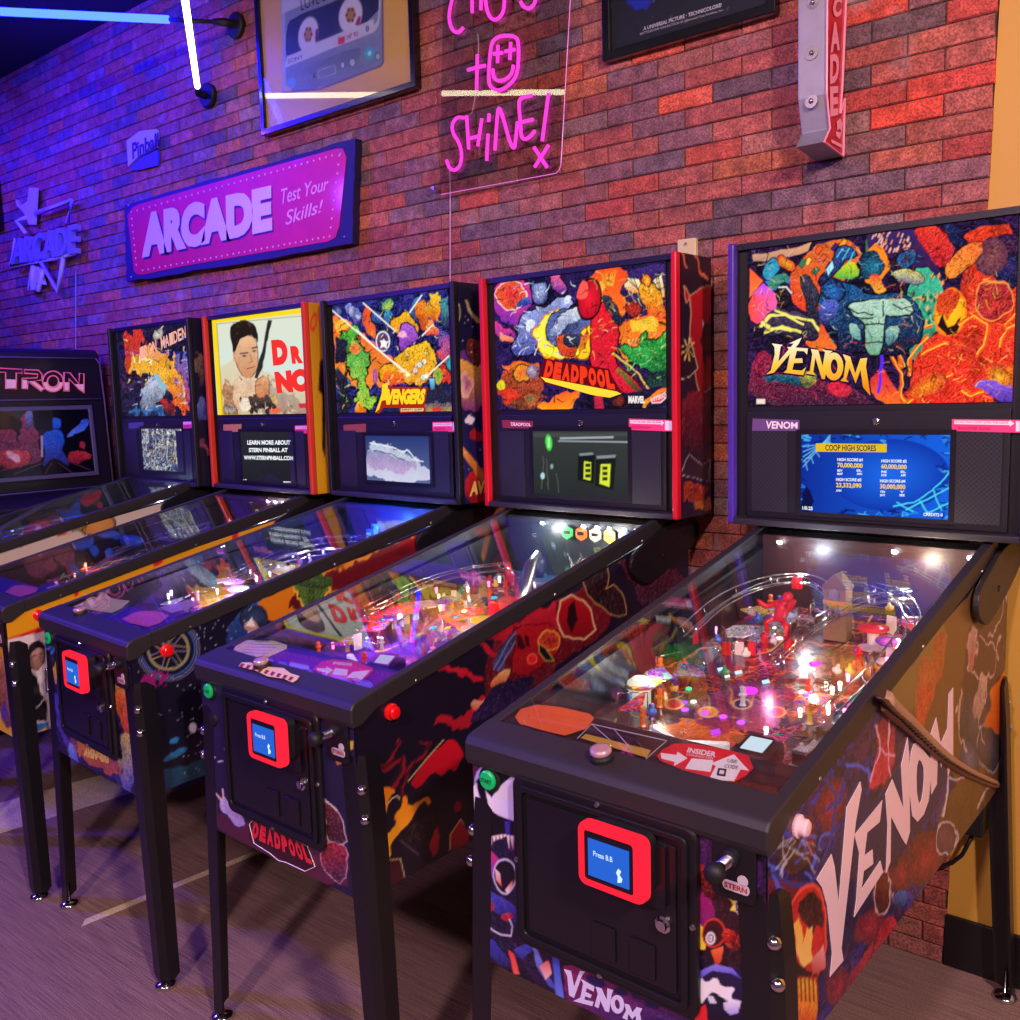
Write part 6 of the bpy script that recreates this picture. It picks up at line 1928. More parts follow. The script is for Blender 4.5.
    # lower left and floor of flames
    P.poly([(65, 530), (100, 545), (300, 540), (310, 560), (200, 600), (90, 570)], '#f8481c', '#f8a028', warp=4, tex=.5)
    P.poly([(70, 600), (180, 560), (300, 640), (340, 720), (260, 785), (80, 785)], '#c84a28', '#6a3420', warp=5, tex=1.0)
    P.ell(190, 590, 38, 60, 0, '#f05a20', '#f8a030', warp=3, tex=.8, ink=.5); P.ell(120, 700, 46, 40, 0, '#f83c24', '#b82c20', warp=5, tex=1); P.ell(85, 645, 20, 26, 0, '#e8d020', warp=2, tex=.5); P.ell(240, 740, 40, 34, 0, '#3a7a50', '#c85a28', warp=5, tex=1); P.ell(250, 600, 30, 42, 0, '#c8b8c8', '#6a3a60', warp=4, tex=.9)
    P.poly([(340, 700), (480, 680), (470, 785), (270, 785)], '#ff5a1c', '#ffa020', warp=4, tex=.4)
    P.poly([(480, 700), (700, 690), (980, 650), (980, 785), (490, 785)], '#1c1438', '#0e0a20', warp=2, tex=.4)
    P.poly([(560, 690), (620, 700), (640, 785), (560, 785)], '#e02848', '#a01840', warp=3, tex=.7)
    P.poly([(840, 720), (975, 665), (975, 690), (870, 740), (840, 785)], '#ff5a20', '#ffb030', warp=3)
    P.scribble(170, (60, 60, 980, 780), ('#140818', '#0c0c24', '#3a0c14'), 6, 56, 1)
    P.scribble(60, (140, 100, 480, 500), ('#f4f6ff', '#8aa0f0'), 5, 40, 2, .8)
    P.scribble(70, (540, 60, 970, 500), ('#ffe070', '#ffb040', '#fff0b0'), 4, 44, 3, .7)
    P.scribble(40, (720, 380, 970, 640), ('#90f080', '#0c3c20'), 5, 40, 4, .8)
    P.ell(700, 745, 34, 30, 0, '#8a2c20', '#501418', warp=3, tex=.8, ink=.4)
    P.poly([(870, 730), (940, 695), (952, 715), (920, 745), (875, 748)], '#b01828', '#e8606a', ink=.5, inkcol='#f8e0e8')


def d_logo(S, o):
    s = MB(); f = MB()
    xs = np.linspace(0, 1, 9)
    ft = emat('logo_red', '#f03a1c', 1.1, False); st_ = emat('logo_gold', '#ffd838', 1.1, False); sh = emat('logo_maroon', '#6a0c1c', 1, False)
    top = lambda t: (318 + 375 * t, 525 + 62 * t if t < .5 else 556 + 62 * (t - .5) * 2 * .7 + 0)
    bot = lambda t: (300 + 390 * t, 615 + 75 * t)
    m = MB(); poly_on(m, S, [(308, 515), (650, 570), (665, 610), (715, 690), (650, 722), (480, 680), (320, 650), (280, 610)], DB, off=.001, depth=.0004); m.build('logo_shadow', sh, o)
    poly_on(s, S, [(292, 612), (690, 688), (712, 700), (652, 720), (560, 706), (380, 655), (318, 638)], DB, off=.0018, depth=.0004)
    s.build('logo_depth', st_, o)
    w = 1 / 8.
    for i, ch in enumerate('DEADPOOL'):
        a, b = i * w + .006, (i + 1) * w - .008
        ya, yb = 524 + 58 * a, 524 + 58 * b
        h = 88 + 10 * a
        text_on(f, S, ch, [(322 + 345 * a, ya), (322 + 345 * b, yb), (302 + 382 * b, yb + h), (302 + 382 * a, ya + h)], off=.0026, fr=DB, bold=.085)
    f.build('title_lettering', ft, o)
    m = MB(); text_on(m, S, 'MARVEL', [(750, 710), (836, 712), (836, 750), (750, 750)], off=.002, fr=DB, bold=.06); m.build('lettering', emat('print_white', '#f8eee8', 1, False), o)
    m = MB(); text_on(m, S, 'STERN', [(880, 716), (938, 702), (940, 722), (882, 738)], off=.002, fr=DB, bold=.04); m.build('lettering', emat('print_pale', '#f8d0d0', 1, False), o)


DF1, DF2 = (180, 620, 4.25), (190, 680, 3)


def d_front(P):
    P.base('#1c1636', '#262048')
    P.frame(*DF2)
    P.poly([(60, 320), (110, 420), (250, 440), (400, 470), (480, 500), (480, 660), (60, 460)], '#4a1c34', '#5a2038', warp=3, tex=.2)
    P.poly([(85, 370), (100, 345), (120, 370), (160, 410), (170, 440), (140, 445), (115, 405), (95, 395)], '#d8c8f0', '#a890d8', warp=1.2, tex=.5, ink=.3); P.line([(92, 358), (66, 326)], 7, '#e8c0b8', taper=True); P.line([(100, 350), (98, 328)], 5, '#e8c0b8')
    P.poly([(400, 360), (440, 385), (465, 440), (470, 500), (400, 470)], '#6a2838', '#3a1828', warp=2, tex=1, ink=.5, inkcol='#d8c0c8')
    P.poly([(380, 505), (440, 490), (475, 500), (475, 600), (430, 600), (395, 560)], '#a8283c', '#3a2044', warp=3, tex=1.0, ink=.4, inkcol='#d8a0b0')
    P.poly([(432, 235), (470, 230), (465, 250), (440, 255)], '#e08a50', warp=1); P.poly([(478, 182), (490, 182), (490, 205), (480, 210)], '#d8b050', warp=1)
    P.line([(65, 235), (75, 232)], 3, '#e0e0e8'); P.line([(85, 245), (98, 243)], 3, '#e0e0e8'); P.line([(62, 290), (68, 300)], 3, '#e0e0e8'); P.line([(400, 355), (440, 390)], 3, '#e8e0e0')


def d_front_logo(S, o):
    fr = DF2
    m = MB(); poly_on(m, S, [(178, 432), (190, 420), (352, 498), (375, 560), (345, 574), (290, 548), (180, 480)], fr, off=.001, depth=.0005); b = m.build('logo_plate', pmat('logo_dark', '#38101c', .4), o)
    m = MB(); S_ = S
    for i, ch in enumerate('DEADPOOL'):
        a, b2 = i / 8 + .01, (i + 1) / 8 - .012
        text_on(m, S_, ch, [(190 + 160 * a, 424 + 76 * a), (190 + 160 * b2, 424 + 76 * b2), (182 + 188 * b2, 470 + 86 * b2), (182 + 188 * a, 470 + 86 * a)], off=.0018, fr=fr, bold=.08)
    m.build('title_lettering', pmat('logo_crimson', '#e02838', .35), o)
    m = MB(); m.tube([S.at(*F(fr, p), .0015) for p in [(178, 432), (190, 420), (352, 498), (375, 560), (345, 574), (290, 548), (266, 542), (240, 520), (192, 490), (178, 432)]], .0010, 4)
    m.build('logo_outline', WHITE_PRINT, b)


DS1, DS2, DS3 = (360, 540, 4.6364), (340, 740, 6.375), (500, 520, 3)


def d_side(P):
    P.base('#161020', '#1c1228', vert=False)
    P.frame(*DS1)
    P.poly([(590, 560), (620, 430), (700, 370), (760, 340), (820, 330), (930, 280), (1100, 180), (1180, 260), (1140, 420), (960, 560), (800, 700), (640, 800), (560, 760)], '#7a0f1e', '#4a0c1c', warp=3, tex=.5)
    for pts in ([(330, 622), (400, 590), (450, 600), (520, 610), (570, 620), (560, 650), (470, 635), (420, 620)], [(505, 480), (560, 465), (620, 490), (640, 540), (580, 520), (560, 490)], [(330, 860), (390, 820), (440, 830), (520, 760), (600, 720), (600, 780), (500, 830), (420, 890), (400, 850)],
                [(580, 440), (640, 430), (680, 380), (720, 370), (690, 460), (620, 480)], [(700, 390), (760, 350), (830, 310), (870, 330), (900, 290), (930, 320), (930, 420), (740, 420)]):
        P.poly(pts, '#c0182c', '#a01228', warp=5, tex=.2)
    P.poly([(700, 390), (920, 390), (930, 500), (830, 600), (700, 640), (690, 560), (720, 470)], '#a8101c', '#900c1c', warp=2, tex=.25, ink=.5, inkcol='#40080f')
    P.poly([(610, 590), (640, 520), (720, 410), (720, 480), (680, 560), (660, 620)], '#2c2844', '#4a3a6a', warp=1.5, tex=.6)
    for q in ([(620, 600), (660, 520), (720, 430)], [(640, 605), (690, 520), (722, 470)]): P.line(q, 5, '#6a78b8', warp=1)
    P.poly([(725, 440), (745, 440), (770, 500), (750, 510), (730, 500)], '#380a14'); P.poly([(760, 440), (780, 445), (790, 500), (770, 490)], '#380a14')
    P.ell(795, 555, 22, 24, 0, '#d02028', warp=1, ink=.4, inkcol='#f06840')
    P.ell(880, 460, 42, 48, 0, '#8a1818', '#c83a20', warp=2, tex=1, ink=.6, inkcol='#e0a040')
    P.poly([(610, 640), (700, 590), (705, 630), (660, 670), (600, 690)], '#e8b070', '#c05030', warp=3, tex=.4); P.poly([(520, 760), (590, 720), (595, 790), (540, 800)], '#e8b090', '#c84830', warp=3, tex=.4)
    P.poly([(600, 700), (780, 620), (820, 640), (780, 760), (560, 830), (500, 840)], '#1c1030', '#2a1848', warp=3, tex=.4)
    P.poly([(830, 480), (860, 500), (900, 560), (860, 560), (830, 520)], '#14101c', ink=.4, inkcol='#b8a040')
    P.frame(*DS3)
    # hooded red shape and dark towers further back
    P.poly([(170, 300), (180, 240), (215, 222), (250, 240), (270, 270), (285, 330), (250, 360), (190, 350)], '#b01020', '#7a0a18', warp=1, ink=.8, inkcol='#e0b080')
    P.poly([(205, 262), (225, 240), (232, 300), (215, 340), (200, 300)], '#220a12', warp=1)
    P.poly([(245, 165), (320, 120), (325, 190), (312, 210), (350, 190), (390, 280), (350, 300), (270, 240)], '#300c14', '#241018', warp=1.5, tex=.7, ink=.6, inkcol='#a8804a')
    P.poly([(340, 110), (390, 150), (520, 140), (560, 190), (500, 240), (420, 260), (380, 190)], '#5a0f28', '#3a1030', warp=6, tex=1)
    P.frame(*DS2)
    P.poly([(435, 265), (660, 0), (740, 0), (790, 90), (760, 130), (735, 215), (700, 170), (660, 235), (600, 190), (490, 308), (470, 290)], '#c80f24', '#a00c20', warp=1)
    P.line([(290, 425), (330, 375), (365, 358), (380, 372)], 6, '#e8d8b0'); P.line([(435, 262), (560, 110), (660, 0)], 5, '#e8d090')
    for q in ([(330, 300), (400, 180), (400, 95), (340, 130), (290, 190), (275, 190), (330, 70), (370, 0)], [(400, 370), (380, 300), (440, 180), (540, 60), (570, 10), (520, 10)]):
        P.line(q, 22, '#7a1826', warp=3); P.line(q, 11, '#2c1018', warp=3)
    P.poly([(232, 370), (260, 310), (310, 295), (345, 340), (300, 360), (305, 460), (280, 500), (295, 620), (370, 520), (350, 480), (400, 400), (390, 370), (430, 360), (440, 440), (540, 360), (578, 395), (550, 415), (530, 385), (480, 450), (460, 530), (330, 650), (325, 770), (250, 770), (245, 560), (240, 540), (275, 490), (240, 480)], '#e87a18', '#f8b81c', warp=2)
    P.poly([(320, 760), (385, 755), (415, 880), (250, 990), (255, 780)], '#3c1020', '#4a1628', warp=1); P.line([(320, 765), (385, 757), (413, 875)], 5, '#e8d090')
    P.poly([(560, 680), (620, 590), (650, 560), (630, 690), (590, 780)], '#c01424', '#8a0f20', warp=4, tex=.3); P.poly([(700, 600), (770, 505), (810, 580), (820, 660), (700, 705)], '#b01024', '#7a0f20', warp=1); P.line([(700, 700), (705, 600), (770, 505), (790, 540)], 5, '#e8c890')
    P.line([(385, 640), (500, 730)], 7, '#5a4a50'); P.ell(748, 425, 22, 34, 0, '#8a1424', warp=2)
    P.poly([(380, 560), (560, 480), (640, 420), (560, 640), (420, 720)], '#241018', '#1c0c14', warp=4, tex=.5)


def d_bbside(P):
    P.base('#2a1a34', '#1c1222')
    P.frame(640, 220, 8.5)
    for q in ([(340, 265), (355, 330), (385, 400)], [(440, 280), (480, 330), (500, 420), (548, 490)]):
        P.line(q, 22, '#d06a48', warp=3)
    P.poly([(425, 640), (500, 590), (560, 562), (620, 560), (620, 1400), (500, 1500), (430, 1000)], '#c01020', '#7a0c1c', warp=1, ink=.6, inkcol='#c89070')
    P.poly([(375, 555), (400, 590), (425, 640), (420, 680), (395, 710), (380, 640)], '#c01824', warp=1, ink=.5, inkcol='#d8a070')
    P.poly([(530, 850), (560, 900), (555, 990), (540, 960)], '#e8e8f0'); P.poly([(500, 1000), (600, 800), (620, 1100), (560, 1300)], '#3a0c18', warp=4)
    P.frame(470, 230, 3.4)
    P.poly([(715, 400), (745, 385), (745, 365), (757, 400), (775, 470), (745, 500), (710, 510)], '#2c1820', '#241420', ink=.3, inkcol='#d8c8b0')
    for k in range(9):
        a = k * .7; P.poly([(742, 405), (742 + 26 * math.cos(a) - 3, 405 + 40 * math.sin(a)), (742 + 26 * math.cos(a) + 3, 408 + 40 * math.sin(a))], '#f0c870')
    P.poly([(715, 560), (790, 540), (815, 600), (815, 740), (740, 760), (710, 700)], '#7a1428', '#3a1024', warp=3, tex=.5)
    P.poly([(715, 830), (745, 760), (790, 800), (815, 780), (815, 860)], '#2c1c2c', '#3a2230', warp=1, ink=.3, inkcol='#b89aa0')
    P.frame(640, 440, 6.375)
    P.poly([(275, 330), (300, 290), (420, 270), (440, 300), (430, 370), (380, 420), (320, 370), (280, 390)], '#b83a24', '#8a2c1c', warp=4, tex=.9); P.poly([(360, 400), (430, 360), (455, 440), (370, 460)], '#c86a28', warp=4, tex=.7)


def d_playfield(P):
    P.base('#3a2460')
    P.comic(['#c03a28', '#e8a028', '#f05a28', '#5a2c90', '#2c1a48', '#f8c840', '#a8284c', '#3a6a9a'], 22, .07)
    P.frame()
    P.poly([(225, 655), (300, 610), (400, 600), (480, 640), (400, 700), (350, 720)], '#5a2ab8', '#8a3ae0', warp=2, tex=.5)
    P.poly([(340, 600), (440, 590), (470, 630), (380, 640)], '#8a3ac8', '#b0486a', warp=4, tex=.8)
    P.poly([(380, 580), (460, 560), (500, 600), (430, 630)], '#f8c838', '#f06a20', warp=5, tex=.6); P.ell(440, 590, 20, 13, 0, '#e8e8f0', warp=1, ringw=4); P.ell(440, 590, 13, 8, 0, '#c82c30')
    P.poly([(500, 560), (560, 530), (580, 570), (520, 600)], '#3a8ac8', '#2c2c4c', warp=4, tex=.9)
    P.poly([(330, 590), (390, 560), (400, 620), (350, 630)], '#e82c20', '#a01c28', warp=4, tex=.9)
    P.scribble(200, (330, 510, 650, 680), ('#ffd040', '#ff7028', '#140818', '#f0e0ff', '#c8306a', '#0c0a18', '#50a0e0'), 1.5, 22, 1, .85)


def d_cards(AS, o):
    fr = DF1
    card(AS, o, 'instruction_card', [(228, 128), (238, 112), (285, 86), (400, 90), (455, 108), (455, 122), (370, 160), (330, 158)], CREAM, fr,
         [('DEADPOOL', [(318, 84), (378, 86), (378, 94), (318, 92)], INK, dict(bold=.02))])
    mb = MB()
    for k in range(4): poly_on(mb, AS, [(290 - 12 * k, 101 + k * 12), (425 - 16 * k, 105 + k * 12), (424 - 16 * k, 107 + k * 12), (289 - 12 * k, 103 + k * 12)], fr, off=.002, depth=.0004)
    mb.build('printed_lines', pmat('faint_ink', '#a88c64', .5), o)
    card(AS, o, 'insert_card', [(562, 212), (600, 180), (650, 168), (745, 176), (825, 208), (800, 238), (762, 262), (700, 254), (620, 234)], pmat('pink_card', '#e02c50', .4), fr, [('INSIDER', [(655, 176), (735, 183), (733, 195), (650, 188)], INKW, dict(bold=.03))])
    mb = MB(); poly_on(mb, AS, [(580, 205), (622, 208), (622, 198), (652, 214), (620, 232), (620, 222), (585, 216)], fr, off=.0022); poly_on(mb, AS, [(660, 205), (715, 212), (708, 238), (648, 230)], fr, off=.0022); poly_on(mb, AS, [(705, 246), (735, 222), (810, 214), (770, 255), (750, 246)], fr, off=.0022); mb.build('printed_arrows', WHITE_PRINT, o)
    m = MB(); poly_on(m, AS, [(812, 184), (848, 138), (928, 148), (886, 198)], fr, off=.002, depth=.003); l = m.build('score_display', pmat('violet_surround', '#a040d8', .3), o)
    m = MB(); poly_on(m, AS, [(826, 180), (853, 148), (912, 155), (882, 188)], fr, off=.004, depth=.001); m.build('display_screen', emat('lcd_lilac', '#c8b8f8', 1.0), l)
    m = MB(); poly_on(m, AS, [(470, 178), (550, 195), (545, 212), (462, 192)], fr, off=.002); m.build('lilac_strip', pmat('lilac_strip', '#a890d0', .4), o)


def d_toys(root, sp):
    gadgets(root, 6, 44)
    furnish(root, 9, ['#e02828', '#f0b020', '#8a3ad8', '#c8c8d0', '#f06020'], posts=24, lamps=20, inserts=12, inscols=('#ff60d0', '#40c8ff', '#ffe060'), plastics=9, lampcols=('#ffffff', '#ffd080', '#ff60a0'))
    for i, c in enumerate(('#40d060', '#f07830', '#e8e0c0', '#f0c830', '#3a6ae0')):
        x = -.018 + i * .05
        h = MB().prism([(x + .021 * math.cos(t), 1.052, 1.075 + .021 * math.sin(t)) for t in [PI / 6 + PI / 3 * k for k in range(6)]], (0, .006, 0)).build('hexagon_plaque', pmat('hex_' + c, c, .4, emis=c, es=.12), root)
        MB().box((x - .011, 1.0505, 1.070), (x + .011, 1.052, 1.080)).build('plaque_band', INNER, h)
    wire_ramp(root, [(-.21, .44, pz(.44) + .06), (-.215, .62, pz(.62) + .075), (-.18, .76, pz(.76) + .08), (-.08, .86, pz(.86) + .08)], gap=.03)
    wire_ramp(root, [(.21, .40, pz(.4) + .055), (.215, .66, pz(.66) + .07), (.18, .85, pz(.85) + .085), (.06, .98, pz(.98) + .09)])
    m = MB(); z = pz(.86)
    m.tube([(-.03, .93, z + .11), (.0, .86, z + .09), (.04, .78, z + .03), (.05, .73, z + .005)], [.012, .018, .018, .014], 10); m.build('chute', STEEL, root, smooth=True)
    t = MB().lathe((.13, .80, pz(.8) + .045), (.3, -.8, .4), [(.030, 0), (.032, .006), (.026, .012), (.012, .013), (.012, .006), (.001, .006)], 22).build('round_medallion', pmat('med_pink', '#e04a6a', .3, emis='#e04060', es=.3), root, smooth=False)
    g = MB().lathe((.14, .96, pz(.96) + .05), (0, 0, 1), [(.02, -.03), (.045, -.01), (.05, .02), (.03, .045), (.001, .05)], 20).build('brain_dome', pmat('dome_rust', '#a83a28', .3, coat=.5, var=.6, bscale=60), root, smooth=True)
    f = MB(); z = pz(.98)
    f.lathe((-.06, .97, z + .05), (0, 0, 1), [(.012, -.03), (.022, 0), (.02, .02), (.008, .034), (.001, .036)], 14); f.build('blue_bush', pmat('bush_blue', '#38507a', .4, var=.5), root, smooth=True)
    for x, y, c in ((-.14, .78, '#7a3a50'), (-.10, .88, '#b02a48')):
        f = MB(); z = pz(y)
        f.tube([(x, y, z + .02), (x, y, z + .05), (x + .004, y - .004, z + .07)], [.012, .014, .008], 9); f.lathe((x + .004, y - .006, z + .078), (0, 0, 1), [(.002, -.010), (.010, -.003), (.009, .005), (.002, .010)], 10); f.tube([(x - .012, y, z + .06), (x - .03, y - .01, z + .07)], .005, 6); f.tube([(x + .012, y, z + .06), (x + .028, y - .012, z + .05)], .005, 6)
        f.build('toy_figure', pmat('fig_' + c, c, .3, coat=.6), root, smooth=True)
    b = MB().box((.02, .66, pz(.66) + .002), (.10, .74, pz(.7) + .05)).build('toy_crate', pmat('glossy_red', '#c81820', .25, coat=.8), root, bevel=.003)
    for k in range(3): target(root, -.18, .52 + .035 * k, '#e8e0e0', rz=80)
    bumper(root, .02, .60, '#e04030'); bumper(root, .09, .56, '#e8b030')
    m = MB(); poly = [(-.10, .33), (-.06, .44), (.0, .46), (.03, .36), (-.03, .31)]
    plastic(root, [(-.225, .42), (-.13, .44), (-.12, .56), (-.21, .60)], .045, '#e82c28', 'ramp_cover', lit=.25)
    # small printed decal around the launch button
    S = Surf(sp, (0, .028, .9095), (0, -.2, 1)); fr = DF1
    q = MB(); poly_on(q, S, [(250, 198), (262, 182), (300, 182), (330, 192), (372, 200), (440, 206), (470, 228), (508, 240), (496, 256), (478, 266), (440, 250), (372, 240), (318, 214), (290, 208)], fr, off=.002, depth=.001); dq = q.build('striped_decal', pmat('decal_cream', '#e8c8a8', .4), root)
    q = MB()
    for k in range(9): poly_on(q, S, [(262 + 26 * k, 184 + 7 * k), (276 + 26 * k, 188 + 7 * k), (262 + 26 * k, 202 + 7 * k), (252 + 26 * k, 198 + 7 * k)], fr, off=.0028, depth=.0005)
    q.build('decal_stripes', pmat('decal_red', '#8a1424', .4), dq)
    plight(root, -.10, 1.00, 1.075, '#ffffff', 1.0); plight(root, .12, 1.00, 1.075, '#fff0e0', .9)
    plight(root, -.10, .40, pz(.4) + .07, '#f8c0ff', .5); plight(root, -.02, .60, pz(.6) + .075, '#ffc060', .7); plight(root, -.17, .52, pz(.52) + .07, '#ff5040', .5); plight(root, .13, .26, .905, '#a050ff', .35); plight(root, .08, .78, pz(.78) + .08, '#ffffff', .5); plight(root, -.12, .25, .905, '#c8a0ff', .2)


def d_screen(P):
    P.base('#2a2e30', '#3a3e3e')
    P.frame(470, 230, 3.4)
    P.poly([(215, 690), (540, 690), (540, 700), (215, 705)], '#484c4c')
    P.poly([(305, 705), (488, 701), (488, 708), (305, 712)], '#a8b0b8'); P.poly([(300, 715), (540, 718), (540, 724), (300, 720)], '#98a0a8')
    P.ell(268, 722, 11, 27, 0, '#48e050', warp=.5); P.poly([(264, 705), (272, 705), (272, 740), (264, 740)], '#a8ffa8')
    P.poly([(368, 758), (420, 755), (425, 770), (420, 862), (366, 850)], '#181c1c'); P.poly([(370, 760), (418, 756), (420, 764), (374, 768)], '#8a9494'); P.poly([(428, 768), (498, 762), (488, 885), (425, 870)], '#181c1c'); P.poly([(430, 768), (496, 764), (494, 774), (432, 778)], '#8a9494')
    P.poly([(388, 786), (412, 790), (410, 852), (386, 846)], '#e0f040'); P.poly([(445, 796), (478, 796), (474, 874), (440, 862)], '#e0f040')
    for x0, y0 in ((392, 794), (450, 804)):
        for k in range(3): P.poly([(x0, y0 + k * 18), (x0 + 18, y0 + k * 18), (x0 + 17, y0 + 12 + k * 18), (x0, y0 + 12 + k * 18)], '#2c3410')
    for q in ([(250, 770), (248, 840), (245, 880)], [(258, 780), (270, 880)], [(290, 830), (300, 890)]): P.line(q, 3, '#586058', warp=1)
    P.ell(247, 836, 7, 11, 0, '#b8e0e8'); P.ell(278, 804, 5, 8, 0, '#98a8a8')


def no_text(S, o): pass


make_machine(1.4204, -1.2653, -1.744, 'pinball machine with red-edged backbox and red and orange flames on its black side', dict(
    k='d', sticker_text='DEADPOOL', seed=23, trim=RED, bgn=(250, 165), backglass=d_back, logo=d_logo, front=d_front, front_logo=d_front_logo, fn=(190, 130), side=d_side, sn=(380, 130), bbside=d_bbside,
    playfield=d_playfield, pfn=(150, 260), apron='#3a1c78', apron_cards=d_cards, toys=d_toys,
    display=[(534.5, 431.5), (630.5, 431), (625.5, 500.5), (532, 492)], screen=d_screen, screen_text=no_text, dn=(110, 75),
    stickers=[('title_sticker', [(502, 420), (533, 421), (533, 428.5), (503, 428)], pmat('sticker_maroon', '#8a2838', .4)), ('scan_sticker', [(629, 418.5), (673, 420), (673, 431.5), (629, 430)], PINK_STICK)],
    launch=(-.060, .024), rear='#202830', leds=[-.108, .043, .092, .133, .183, .223]))

# ================================================================== MACHINE 3: starry side with ring emblem
AB = (325, 290, 7.556)


def a_back(P):
    P.base('#2c2a78', '#181440')
    P.comic(['#2c2c80', '#1c1c58', '#3a3a9a', '#141238'], 26, .04)
    P.frame(*AB)
    P.poly([(50, 150), (400, 440), (640, 640), (560, 740), (60, 740)], '#f06a28', '#f88a30', warp=4, tex=.45)
    P.poly([(50, 160), (200, 270), (60, 340)], '#f0602c', '#f8b030', warp=3, tex=.5); P.poly([(60, 240), (140, 220), (190, 290), (80, 340)], '#f8b838', warp=3, tex=.4)
    P.poly([(290, 100), (350, 150), (380, 280), (380, 400), (280, 300)], '#e84a28', '#f06a30', warp=2, tex=.5)
    P.poly([(150, 110), (280, 140), (290, 220), (210, 260)], '#8890d8', '#4a3a90', warp=4, tex=1); P.ell(200, 150, 36, 40, 0, '#c8c8f0', '#5a5ab0', warp=3, tex=1); P.ell(110, 150, 30, 30, 0, '#7a80c0', '#302c78', warp=3, tex=1)
    P.ell(250, 200, 26, 34, 0, '#d0e0f8', '#4a3a90', warp=3, tex=1)
    P.ell(465, 120, 42, 60, 20, '#c8d838', '#3a9a8a', warp=3, tex=.8, ink=.6); P.poly([(420, 170), (500, 150), (510, 240), (460, 280), (430, 230)], '#3a9ac8', '#1c4a8a', warp=3, tex=.9)
    P.ell(378, 215, 44, 60, 0, '#3a70c8', '#142860', warp=3, tex=1.0, ink=.6)
    P.poly([(640, 110), (720, 40), (740, 160), (700, 260), (660, 230)], '#4a80c8', '#2a3a88', warp=4, tex=.6)
    P.poly([(690, 130), (730, 60), (780, 120), (790, 260), (720, 300), (700, 230)], '#f08a1c', '#d83a1c', warp=4, tex=1.0, ink=.4)
    P.poly([(770, 90), (800, 60), (790, 20), (830, 60), (860, 20), (870, 60), (900, 40), (880, 110), (870, 200), (830, 240), (790, 210)], '#f8d028', '#f05a1c', warp=3, tex=.7)
    P.poly([(870, 80), (930, 60), (950, 300), (900, 300), (880, 180)], '#4a9aa0', '#2c2858', warp=3, tex=1.0)
    P.poly([(740, 260), (830, 240), (880, 320), (830, 360), (760, 330)], '#f08a50', '#e84828', warp=4, tex=.9); P.poly([(840, 340), (950, 330), (960, 540), (880, 560), (850, 450)], '#4a58c0', '#e0402c', warp=5, tex=1.0)
    P.poly([(880, 560), (970, 500), (975, 640)], '#2ca0b0', warp=2, tex=.3)
    # green bulky shape
    P.poly([(70, 340), (180, 290), (210, 250), (270, 290), (290, 360), (220, 400), (150, 460), (80, 540)], '#5ac83a', '#14241c', warp=4, tex=1.0, ink=.6)
    P.poly([(75, 380), (160, 350), (200, 420), (150, 560), (90, 560)], '#22203a', '#141426', warp=3, tex=.5)
    P.poly([(160, 440), (190, 400), (240, 390), (290, 480), (330, 470), (330, 560), (310, 680), (350, 780), (390, 900), (300, 920), (230, 800), (190, 640)], '#3aa84a', '#a0d040', warp=4, tex=1.0, ink=.8)
    P.ell(218, 440, 44, 48, 0, '#f05a3c', '#f09040', warp=3, tex=.7)
    P.poly([(100, 620), (190, 680), (190, 700), (120, 680)], '#48b0e8', '#2870c0', warp=1, ink=.3); P.poly([(105, 720), (190, 700), (170, 760), (120, 760)], '#48b0e8', '#3a80d0', warp=1, ink=.3)
    P.poly([(70, 560), (160, 640), (180, 760), (220, 900), (120, 940), (80, 800)], '#241c38', '#1c1c30', warp=3, tex=.8)
    P.poly([(225, 880), (260, 830), (310, 940), (220, 950)], '#f8c828', '#f05a1c', warp=3, tex=.5)
    P.ell(375, 650, 20, 40, 0, '#d86ac0', '#8a3a90', warp=2, tex=.6)
    # violet and gold centre
    P.poly([(500, 280), (510, 210), (570, 150), (640, 170), (690, 260), (710, 350), (640, 360), (560, 340)], '#f8b820', '#e8801c', warp=3, tex=.8, ink=.8)
    P.poly([(545, 290), (600, 240), (660, 250), (690, 330), (680, 400), (590, 470), (545, 440)], '#b060d8', '#7a2ca8', warp=2.5, tex=.9, ink=.8)
    P.poly([(550, 350), (600, 310), (640, 340), (600, 360)], '#f0a8d8', warp=2)
    P.poly([(400, 580), (480, 560), (560, 500), (600, 430), (700, 380), (790, 390), (830, 480), (840, 580), (800, 640), (760, 720), (620, 700), (480, 680), (420, 700)], '#f8c028', '#f0981c', warp=3, tex=.9, ink=.8)
    P.poly([(420, 600), (560, 590), (620, 690), (430, 720)], '#f8801c', '#f0501c', warp=3, tex=.5)
    for x, y, c in ((715, 565, '#58c0e8'), (682, 608, '#f088a8'), (750, 540, '#f8e040'), (740, 660, '#50c850')): P.ell(x, y, 20, 24, 0, c, '#ffffff', ink=.5, inkcol='#b86a10')
    P.poly([(850, 600), (900, 550), (960, 600), (970, 720), (900, 740)], '#e83a2c', '#c02828', warp=3, tex=.9, ink=.5); P.poly([(820, 720), (900, 720), (980, 760), (980, 930), (800, 930)], '#1c1c3c', '#2a3a6a', warp=4, tex=1.0)
    P.ell(860, 640, 34, 50, 0, '#48a048', '#c8b030', warp=4, tex=.9)
    P.poly([(795, 670), (825, 670), (825, 760), (800, 760)], '#80d0e8', '#3a70a0', warp=1)
    P.ell(437, 388, 58, 84, 0, '#f0f0f4', ink=.5); P.ell(437, 388, 46, 68, 0, '#c83038', '#2c3a78', warp=.5); P.ell(437, 388, 26, 38, 0, '#28345a')
    P.poly([(445, 362), (452, 385), (488, 388), (462, 408), (470, 448), (442, 424), (415, 445), (428, 405), (410, 380), (436, 384)], '#f6f6fa')
    P.scribble(110, (50, 80, 980, 940), ('#100c20', '#141034'), 8, 60, 1)
